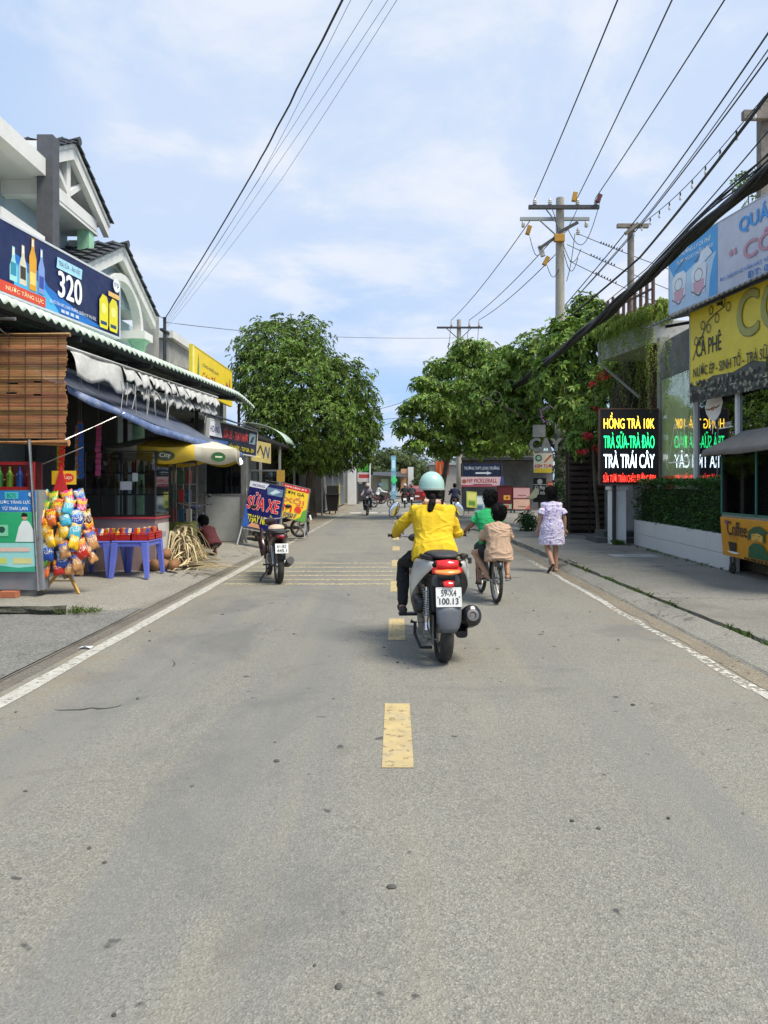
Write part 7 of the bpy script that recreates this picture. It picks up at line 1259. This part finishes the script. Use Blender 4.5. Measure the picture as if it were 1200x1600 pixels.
def person(label, loc, rz, J, st, name='person'):
    J = {q: (V(w) if not isinstance(w, (int, float)) else w) for q, w in J.items()}; k = st.get('k', 1.); r = thing(name, label, 'person', loc, rz, local=True, group=st.get('group'))
    lat = (J['sh_r'] - J['sh_l']).normalized(); up_n = J['nek'] - J['che']; vox = st.get('vox', .007); W = st.get('w', 1.) * k
    sp = [J['pel'] - (J['wai'] - J['pel']).normalized() * .09 * k, J['pel'], J['wai'], J['che'], J['che'].lerp(J['nek'], .6), J['nek'] + up_n * .05]
    sz = [(.11 * W, .09 * W), (.165 * W, .115 * W), (.135 * W, .10 * W), (.165 * W, .115 * W), (.16 * W, .085 * W), (.055 * k, .055 * k)]
    face = V(J.get('face', (0, 1, 0))).normalized(); hc = J['head']; hup = (hc - J['nek']).normalized(); fl, fd, fu = lat, face, V((0, 0, 1)); fl = face.cross(V((0, 0, 1))).normalized(); fu = fl.cross(face).normalized(); hm = M((fl, face, fu)).transposed()
    b = MB(); b.loft(torso_rings(sp, lat, sz)); b.limb([J['nek'] - up_n * .1, J['nek'].lerp(hc, .7)], [.056 * k, .05 * k])
    hs = st.get('hs', 1.); HR = (.076 * hs, .094 * hs, .115 * hs); b.ell(hc, HR, 18, 12, hm); b.ell(hc + hm @ V((0, .045 * hs, -.06 * hs)), (.052 * hs, .045 * hs, .055 * hs), 12, 8, hm)
    b.ell(hc + hm @ V((0, .098 * hs, -.015 * hs)), (.013 * hs, .02 * hs, .024 * hs), 8, 6, hm); b.ell(hc + hm @ V((0, .088 * hs, -.062 * hs)), (.024 * hs, .012 * hs, .009 * hs), 8, 6, hm)
    for s in (-1, 1): b.ell(hc + hm @ V((s * .078 * hs, -.005, -.012 * hs)), (.012 * hs, .024 * hs, .033 * hs), 8, 6, hm)
    ar, ae, aw = .045 * k, .038 * k, .027 * k; lr, lk, la = .080 * W, .055 * k, .036 * k
    for s, q in ((-1, 'l'), (1, 'r')):
        sh, el, wr = J['sh_' + q], J['el_' + q], J['wr_' + q]; b.limb([sh, sh.lerp(el, .5), el, el.lerp(wr, .35), wr], [ar * 1.12, ar, ae, ae * 1.02, aw]); hand(b, wr, J.get('hd_' + q, wr - el), s, k, J.get('grip_' + q))
        hp, kn, an = J['hip_' + q], J['kn_' + q], J['an_' + q]; to = J['to_' + q]; b.limb([hp, hp.lerp(kn, .5), kn, kn.lerp(an, .3), an], [lr, lr * .86, lk, lk * 1.02, la]); f = (to - an); fh = V((f.x, f.y, f.z)).normalized()
        heel = an - V((fh.x, fh.y, 0)) * .03 * k + (J['sole_' + q] if 'sole_' + q in J else V((0, 0, -.05 * k))); b.limb([an, heel], [la, .03 * k]); b.limb([heel, heel.lerp(to, .55) + V((0, 0, .008)), to], [.032 * k, .036 * k, .022 * k])
    mobj('body', solid_mesh(b, vox, 3), st.get('skin', skin), r)
    for s in (-1, 1): MB().ell(hc + hm @ V((s * .03 * hs, .086 * hs, .008 * hs)), (.013 * hs, .008 * hs, .008 * hs), 8, 6, hm).obj('eye', mat('eye_dark', (.02, .015, .012), .2), r, smooth=True)
    if 'shirt' in st:
        m, sleeve, g, hem = st['shirt']; c = MB(); lo = J['pel'] - (J['wai'] - J['pel']).normalized() * hem
        p2 = [lo, J['pel'], J['wai'], J['che'], J['che'].lerp(J['nek'], .6), J['nek'] + up_n * st.get('collar', -.02)]; fw = st.get('flare', .0); s2 = [(.182 * W + fw, .135 * W + fw * .8), (.182 * W + fw * .6, .135 * W + fw * .5), (.148 * W + fw * .3, .112 * W + fw * .3), (.168 * W, .118 * W), (.172 * W, .095 * W), (.06 * k, .06 * k)]
        c.loft(torso_rings(p2, lat, s2, g))
        for q in 'lr':
            sh, el, wr = J['sh_' + q], J['el_' + q], J['wr_' + q]
            if sleeve == 'long': c.limb([sh, sh.lerp(el, .5), el, el.lerp(wr, .5), wr], [ar * .98 + g, ar + g, ae + g * 1.2, ae + g * .8, aw + g * .8])
            else: e = sh.lerp(el, sleeve); c.ell(sh, [ar * .95 + g * .6] * 3, 12, 8); c.tube([sh, sh.lerp(e, .5), e], [ar * .95 + g * .7, ar * 1.05 + g, ar * 1.1 + g * 1.4], 14)
        mobj('shirt' if hem < .3 else 'dress', solid_mesh(c, vox * 1.15, 10, st.get('wr', .006), st.get('wf', 13), st.get('seed', 1)), m, r)
    if 'pants' in st:
        m, fr, g = st['pants']; c = MB(); c.loft(torso_rings([sp[0], J['pel'], J['pel'].lerp(J['wai'], .6)], lat, [(.12 * W, .1 * W), (.168 * W, .12 * W), (.15 * W, .11 * W)], g))
        for q in 'lr':
            hp, kn, an = J['hip_' + q], J['kn_' + q], J['an_' + q]
            if fr > 1: e = kn.lerp(an, fr - 1); c.limb([hp, hp.lerp(kn, .5), kn, kn.lerp(e, .4), e], [lr + g, lr * .88 + g, lk + g, lk + g, la + g * 1.1])
            else: e = hp.lerp(kn, fr); c.ell(hp, [lr + g] * 3, 12, 8); c.tube([hp, hp.lerp(e, .5), e], [lr + g, lr + g * 1.2, lr * .95 + g * 2], 14)
        mobj('trousers' if fr > 1 else 'shorts', solid_mesh(c, vox * 1.15, 3, st.get('wr', .006) * .7, 12, 5), m, r)
    if 'shoes' in st:
        for q in 'lr':
            an, to = J['an_' + q], J['to_' + q]; f = (to - an).normalized(); so_ = J['sole_' + q] if 'sole_' + q in J else V((0, 0, -.05 * k)); heel = an - V((f.x, f.y, 0)) * .035 * k + so_; c = MB()
            if st['shoes'][1] == 'shoe': c.limb([heel + V((0, 0, .01)), heel.lerp(to, .5) + V((0, 0, .012)), to], [.042 * k, .043 * k, .03 * k]); mobj('shoe', solid_mesh(c, .008, 3), st['shoes'][0], r)
            else:
                dirv = (to - heel); L = dirv.normalized(); sd_ = L.cross(V((0, 0, 1))).normalized(); dn = so_.normalized(); o_ = dn * .034 * k; pts = []
                for t, w in ((-.12, .022), (.05, .034), (.4, .032), (.75, .044), (1.0, .04), (1.18, .018)): pts.append((heel + dirv * t + o_, w * k))
                poly = [p + sd_ * w for p, w in pts] + [p - sd_ * w for p, w in reversed(pts)]; sn = MB().prism(poly, dn * .016).obj('sandal', st['shoes'][0], r); a_ = heel + dirv * .55
                MB().tube([a_ + sd_ * .045 * k + o_ * .8, a_ + sd_ * .03 * k - o_ * .9, a_ + dirv * .12 - o_ * 1.0, a_ - sd_ * .03 * k - o_ * .9, a_ - sd_ * .045 * k + o_ * .8], .008 * k, 6).obj('strap', st['shoes'][0], sn)
    hair = st.get('hair')
    if hair:
        c = MB(); c.ell(hc + hm @ V((0, -.016 * hs, .022 * hs)), (HR[0] + .016, HR[1] + .008, HR[2] + .006), 18, 12, hm)
        if hair == 'bob':
            c.ell(hc + hm @ V((0, -.03, -.03)), (HR[0] + .022, HR[1] - .01, HR[2] + .01), 16, 10, hm)
            c.loft([srect(hc + hm @ V((0, -.045, z)), w, dd, 16, 2.4, fl, face) for z, w, dd in ((.02, .09, .055), (-.06, .098, .055), (-.13, .10, .05), (-.19, .088, .035))])
        elif hair == 'short': c.ell(hc + hm @ V((0, -.045 * hs, -.03 * hs)), (HR[0] + .004, HR[1] * .62, HR[2] * .72), 16, 10, hm)
        elif hair == 'pony':
            c.ell(hc + hm @ V((0, -.04, -.06)), (.07, .05, .07), 12, 8, hm); p0 = hc + hm @ V((-.01, -.135, -.085)); c.limb([p0, p0 + V((-.01, -.05, -.06)), p0 + V((-.03, -.06, -.13)), p0 + V((-.055, -.05, -.19))], [.032, .036, .03, .012]); c.limb([p0 + V((.07, .02, 0)), p0 + V((.085, .0, -.05)), p0 + V((.10, .02, -.085))], [.028, .026, .01])
        ho = mobj('hair', solid_mesh(c, .008, 2, .004, 40, 3), hairm, r); sm_ = MB()
        for _ in range(260 if st.get('vox', .007) > .012 else 900):
            u = V((ru(-1, 1), ru(-1, 1), ru(-1, 1))).normalized()
            if (u.y > .35 and u.z < .45) or u.z < -.75: continue
            p = hc + hm @ V((u.x * (HR[0] + .017), u.y * (HR[1] + .012) - .018, u.z * (HR[2] + .010) + .02)); nv = (hm @ u).normalized(); dn = V((ru(-.35, .35), ru(-.3, .2), -1)); dn = (dn - nv * dn.dot(nv)).normalized() if u.z < .93 else V((ru(-1, 1), ru(-1, 1), -.1)).normalized()
            L = ru(.03, .07) * (2.0 if hair == 'bob' and u.z < .1 else 1); sv = nv.cross(dn) * ru(.003, .006); q = p + nv * ru(.0, .008); sm_.add([q - sv, q + sv, q + dn * L * .6 + sv * .8 + nv * .006, q + dn * L + nv * ru(-.004, .010), q + dn * L * .6 - sv * .8 + nv * .006], [(0, 1, 2, 3, 4)])
        if 'helmet' not in st: tag(sm_.obj('hair_strands', hairm, ho, fix=False), kind='stuff')
    if 'helmet' in st:
        hr = .125; cc_ = hc + V((0, -.005, .022)); prof = [(.0, .136)] + [(hr * sin(t), .136 * cos(t)) for t in [R(x) for x in range(10, 96, 8)]] + [(hr * 1.012, -.03), (hr * 1.02, -.042), (hr * .97, -.045)]
        h = MB().lathe(prof, cc_, n=40).obj('helmet', st['helmet'], r, smooth=True); MB().lathe([(hr * 1.018, -.028), (hr * 1.03, -.036), (hr * 1.018, -.046)], cc_, n=40).obj('helmet_trim', paint('9aa8a0'), h, smooth=True); MB().ell(cc_ + V((0, .12, -.02)), (.08, .06, .012), 14, 6).obj('visor', st['helmet'], h, smooth=True)
    return r
yel = mat('yellow_knit', (.72, .48, .012), .85, .06, 4, bump=.3, bs=220); blk = mat('black_cloth', (.010, .010, .011), .85, .25, 8, bump=.2, bs=90); mint = mat('mint_helmet', (.36, .56, .50), .28, .05, 3, coat=.4, dirt=.08, dcol=(.5, .55, .5))
# rider in yellow
J = dict(pel=(0, .52, .93), wai=(0, .57, 1.05), che=(0, .63, 1.21), nek=(0, .69, 1.375), head=(.0, .73, 1.52), sh_l=(-.165, .66, 1.30), sh_r=(.165, .66, 1.30), el_l=(-.30, .76, 1.15), wr_l=(-.335, .95, 1.055), el_r=(.235, .70, 1.08), wr_r=(.315, .95, 1.06), hip_l=(-.10, .55, .90), hip_r=(.10, .55, .90), kn_l=(-.265, .86, .76), kn_r=(.22, .92, .74), an_l=(-.29, .67, .385), an_r=(.22, .72, .40), to_l=(-.30, .84, .345), to_r=(.22, .88, .345), hd_l=(-.04, 1, -.05), hd_r=(.04, 1, -.05), grip_l=(1, .2, 0), grip_r=(1, -.2, 0))
ry = person('person in a yellow sweater and mint helmet riding the silver scooter away', (.416, 6.46, 0), R(5), J, dict(k=1.0, w=1.12, shirt=(yel, 'long', .017, .10), pants=(blk, 1.93, .012), shoes=(mat('dark_shoe', (.05, .045, .042), .8, .2, 9), 'shoe'), hair='pony', helmet=mint, wr=.006, wf=9, vox=.0065, collar=-.1))
MB().tube([(-.10, .64, 1.345), (-.075, .60, 1.385), (0, .60, 1.375), (.06, .60, 1.385), (.10, .64, 1.345), (.07, .73, 1.35), (-.07, .73, 1.35), (-.10, .64, 1.345)], .03, 8).obj('collar', mat('peach_cloth', (.66, .43, .30), .9, .15, 12, bump=.3, bs=60), ry, smooth=True); MB().loft([srect((.035, .545, 1.355), .07, .012), srect((.035, .525, 1.32), .06, .022), srect((.04, .52, 1.285), .035, .02), srect((.042, .525, 1.26), .01, .008)]).obj('hood', yel, ry, smooth=True, sub=1)
# boy in green steering the bicycle
grn = mat('green_tee', (.015, .36, .11), .85, .1, 5, bump=.25, bs=150); beige = mat('beige_tee', (.47, .32, .215), .88, .08, 5, bump=.25, bs=150); dsk = mat('tan_skin', (.30, .155, .09), .55, .08, 9)
BX = (1.32, 9.64, 0)
J = dict(pel=(0, .30, .80), wai=(-.01, .36, .93), che=(-.02, .43, 1.06), nek=(-.02, .50, 1.20), head=(.03, .53, 1.34), sh_l=(-.14, .47, 1.14), sh_r=(.11, .47, 1.15), el_l=(-.23, .50, 1.0), wr_l=(-.285, .61, .925), el_r=(.20, .54, 1.0), wr_r=(.27, .62, .93), hip_l=(-.07, .32, .78), hip_r=(.07, .32, .78), kn_l=(-.12, .62, .62), kn_r=(.12, .62, .74), an_l=(-.13, .46, .27), an_r=(.13, .55, .50), to_l=(-.135, .56, .22), to_r=(.13, .65, .45), hd_l=(-.1, .7, -.35), hd_r=(.1, .7, -.35), grip_l=(1, .3, 0), grip_r=(1, -.3, 0))
person('boy in a green T-shirt steering the bicycle', BX, R(5), J, dict(k=.86, hs=.98, skin=dsk, shirt=(grn, .75, .016, .07), pants=(mat('dark_green_shorts', (.02, .06, .04), .9), .75, .014), shoes=(rubber, 'sandal'), hair='short', wr=.008, wf=10, seed=4))
J = dict(pel=(.02, -.05, .68), wai=(.02, -.03, .79), che=(.02, .01, .92), nek=(.03, .07, 1.04), head=(.055, .105, 1.165), sh_l=(-.11, .03, .985), sh_r=(.155, .03, .985), el_l=(-.16, .13, .82), wr_l=(-.10, .26, .78), el_r=(.20, .13, .82), wr_r=(.12, .29, .80), hip_l=(-.06, -.01, .685), hip_r=(.10, -.01, .685), kn_l=(-.25, .20, .64), kn_r=(.19, .22, .60), an_l=(-.12, .03, .375), an_r=(.155, .03, .375), to_l=(-.16, .15, .335), to_r=(.20, .14, .335), hd_l=(.5, .6, -.2), hd_r=(-.5, .6, -.2))
person('boy in a beige T-shirt sitting on the rear rack of the bicycle', BX, R(5), J, dict(k=.86, hs=.98, shirt=(beige, .85, .02, .13), pants=(blk, .55, .018), shoes=(mat('grey_sandal', (.10, .095, .09), .8), 'sandal'), hair='short', wr=.009, wf=9, seed=9, flare=.012))
# walking girl
def dressmat():
    m = mat('doodle_dress', (.68, .62, .77), .85, .06, 3, bump=.2, bs=120); n = m.node_tree.nodes; l = m.node_tree.links; b = n['Principled BSDF']; src = b.inputs['Base Color'].links[0].from_socket; t = n.new('ShaderNodeTexCoord')
    def lines(sc, lo, hi, seed):
        mp = n.new('ShaderNodeMapping'); mp.inputs['Location'].default_value = (seed, seed, 0); l.new(t.outputs['Object'], mp.inputs[0]); q = n.new('ShaderNodeTexNoise'); q.inputs['Scale'].default_value = sc; q.inputs['Detail'].default_value = 1.5; l.new(mp.outputs[0], q.inputs['Vector'])
        a = n.new('ShaderNodeMath'); a.operation = 'SUBTRACT'; a.inputs[1].default_value = .5; l.new(q.outputs[0], a.inputs[0]); a2 = n.new('ShaderNodeMath'); a2.operation = 'ABSOLUTE'; l.new(a.outputs[0], a2.inputs[0]); r = n.new('ShaderNodeMapRange'); r.inputs[1].default_value = lo; r.inputs[2].default_value = hi; r.inputs[3].default_value = 1; r.inputs[4].default_value = 0; l.new(a2.outputs[0], r.inputs[0]); return r.outputs[0]
    def mask(sc, lo, hi, seed):
        mp = n.new('ShaderNodeMapping'); mp.inputs['Location'].default_value = (seed, 0, seed); l.new(t.outputs['Object'], mp.inputs[0]); q = n.new('ShaderNodeTexNoise'); q.inputs['Scale'].default_value = sc; l.new(mp.outputs[0], q.inputs['Vector']); r = n.new('ShaderNodeMapRange'); r.inputs[1].default_value = lo; r.inputs[2].default_value = hi; l.new(q.outputs[0], r.inputs[0]); return r.outputs[0]
    cur = src
    for fac_l, fac_m, colr in ((lines(22, .012, .03, 0), mask(9, .48, .52, 3), (.12, .10, .42)), (lines(13, .012, .03, 5), mask(6, .5, .55, 8), (.22, .16, .52))):
        mu = n.new('ShaderNodeMath'); mu.operation = 'MULTIPLY'; l.new(fac_l, mu.inputs[0]); l.new(fac_m, mu.inputs[1]); x = n.new('ShaderNodeMix'); x.data_type = 'RGBA'; l.new(mu.outputs[0], x.inputs[0]); l.new(cur, x.inputs[6]); x.inputs[7].default_value = (*colr, 1); cur = x.outputs[2]
    x = n.new('ShaderNodeMix'); x.data_type = 'RGBA'; l.new(mask(7, .62, .66, 1), x.inputs[0]); l.new(cur, x.inputs[6]); x.inputs[7].default_value = (.80, .62, .68, 1); l.new(x.outputs[2], b.inputs['Base Color']); return m
J = dict(pel=(0, 0, .80), wai=(0, .0, .93), che=(0, .01, 1.08), nek=(0, .02, 1.25), head=(-.005, .03, 1.385), sh_l=(-.14, .0, 1.175), sh_r=(.14, .0, 1.175), el_l=(-.215, -.02, .95), wr_l=(-.225, .04, .76), el_r=(.225, -.02, .95), wr_r=(.235, .0, .76), hip_l=(-.075, 0, .76), hip_r=(.075, 0, .76), kn_l=(-.09, -.02, .44), kn_r=(.075, .02, .42), an_l=(-.05, -.24, .17), an_r=(.065, -.03, .07), to_l=(-.11, -.20, .03), to_r=(.08, .12, .035), sole_l=(-.02, -.05, -.01))
gl = person('girl in a lilac doodle-print T-shirt dress walking at the right kerb', (2.78, 13.1, .004), R(4), J, dict(k=.92, hs=.98, shirt=(dressmat(), .72, .03, .32), shoes=(mat('dark_sandal', (.035, .03, .028), .8), 'sandal'), hair='bob', wr=.008, wf=8, seed=2, flare=.03))
# mechanic crouching by the bike
J = dict(pel=(0, 0, .22), wai=(0, .07, .33), che=(0, .17, .45), nek=(0, .26, .55), head=(0, .33, .66), sh_l=(-.15, .2, .51), sh_r=(.15, .2, .51), el_l=(-.2, .38, .36), wr_l=(-.12, .5, .24), el_r=(.2, .38, .34), wr_r=(.12, .5, .10), hip_l=(-.08, .02, .2), hip_r=(.08, .02, .2), kn_l=(-.2, .38, .36), kn_r=(.2, .38, .36), an_l=(-.15, .12, .08), an_r=(.15, .12, .08), to_l=(-.17, .25, .03), to_r=(.17, .25, .03), face=(0, .8, -.6))
person('mechanic in a dark red shirt crouching beside the motorbike under repair', (-3.72, 15.0, .12), R(50), J, dict(k=.9, shirt=(mat('maroon_shirt', (.10, .02, .025), .9), .6, .016, .05), pants=(blk, 1.8, .012), shoes=(rubber, 'sandal'), hair='short', vox=.010))
# distant riders
def rider(label, loc, rz, shirtm, body, helm=None, face_us=False, group='riders far down the street'):
    motorbike(label[1], loc, rz, body, group='motorbikes far down the street')
    J = dict(pel=(0, .25, .90), wai=(0, .29, 1.02), che=(0, .34, 1.18), nek=(0, .38, 1.34), head=(0, .41, 1.47), sh_l=(-.17, .36, 1.28), sh_r=(.17, .36, 1.28), el_l=(-.25, .52, 1.08), wr_l=(-.29, .84, 1.03), el_r=(.25, .52, 1.08), wr_r=(.29, .84, 1.03), hip_l=(-.1, .28, .88), hip_r=(.1, .28, .88), kn_l=(-.18, .66, .74), kn_r=(.18, .66, .74), an_l=(-.17, .42, .36), an_r=(.17, .42, .36), to_l=(-.18, .58, .31), to_r=(.18, .58, .31), grip_l=(1, 0, 0), grip_r=(1, 0, 0))
    d = dict(shirt=(shirtm, 'long', .018, .07), pants=(blk, 1.9, .012), shoes=(rubber, 'shoe'), hair='short', vox=.018, group=group)
    if helm: d['helmet'] = helm
    person(label[0], loc, rz, J, d)
rider(('oncoming far rider in a grey patterned shirt on the left of the road', 'oncoming far motorbike on the left of the road'), (-1.42, 37.8, 0), R(180), mat('grey_check', (.28, .24, .30), .9, .4, 30), gblack, paint('b8aca0'))
rider(('far rider in white turning across the road', 'far motorbike turning across the road'), (-1.45, 49.5, 0), R(-70), mat('white_shirt', (.7, .7, .72), .9), paint('5a2a34'), paint('3a5a8a'))
rider(('far rider in black riding away left of the helmet', 'far motorbike riding away left of the helmet'), (.62, 49, 0), 0, blk, gblack, paint('a8a8a8'))
rider(('far rider in dark grey riding away close to the helmet', 'far motorbike riding away close to the helmet'), (1.15, 52, 0), 0, mat('charcoal', (.04, .04, .045), .9), gblack, paint('6a5a50'))
rider(('far rider in navy riding away by the right kerb', 'far motorbike riding away by the right kerb'), (3.05, 38.0, .01), R(-5), mat('navy_shirt', (.012, .018, .05), .9), gblack)
# ---------------------------------------------------------------- small things last
hat = thing('paper_menu', 'pale yellow paper sheet hanging from the menu board beside the girl', 'paper', (4.6, 24.6, 1.2)); MB().grid([[(4.35, 24.6, 1.12), (4.5, 24.58, 1.2), (4.68, 24.6, 1.45)], [(4.55, 24.55, 1.06), (4.7, 24.52, 1.12), (4.80, 24.56, 1.36)]]).obj('sheet', paint('d8cc9a'), hat, solid=.006)
for i, (x, y, c) in enumerate(((-2.98, 6.9, 'c8d0d8'), (1.35, 14.5, 'd8d8d8'), (4.75, 14.9, 'e0e0e0'))): tag(MB().grid([[(x, y, .012), (x + .06, y + .02, .03), (x + .12, y, .012)], [(x + .02, y + .06, .02), (x + .07, y + .08, .012), (x + .13, y + .05, .025)]]).obj('litter', paint(c), solid=.002), ['blue-white scrap of litter in the left gutter', 'white scrap of litter on the road beyond the bicycle', 'white scrap of litter on the right pavement'][i], 'litter')
mb = MB()
for i in range(70): x, y = (ru(-3.05, -2.9), ru(6, 15)) if i % 2 else (ru(2.78, 3.0), ru(6, 14)); a = ru(0, 6); e = V((cos(a), sin(a), .1)) * ru(.02, .05); s = V((-sin(a), cos(a), 0)) * .012; p = V((x, y, .012)); mb.add([p, p + e * .5 + s, p + e, p + e * .5 - s], [(0, 1, 2, 3)])
tag(mb.obj('fallen_leaves', mat('dry_leaf', (.2, .12, .05), .8, island=.4), fix=False), 'scattered dry leaves along both gutters', 'leaves', kind='stuff')
bpy.data.scenes.remove(TMP)
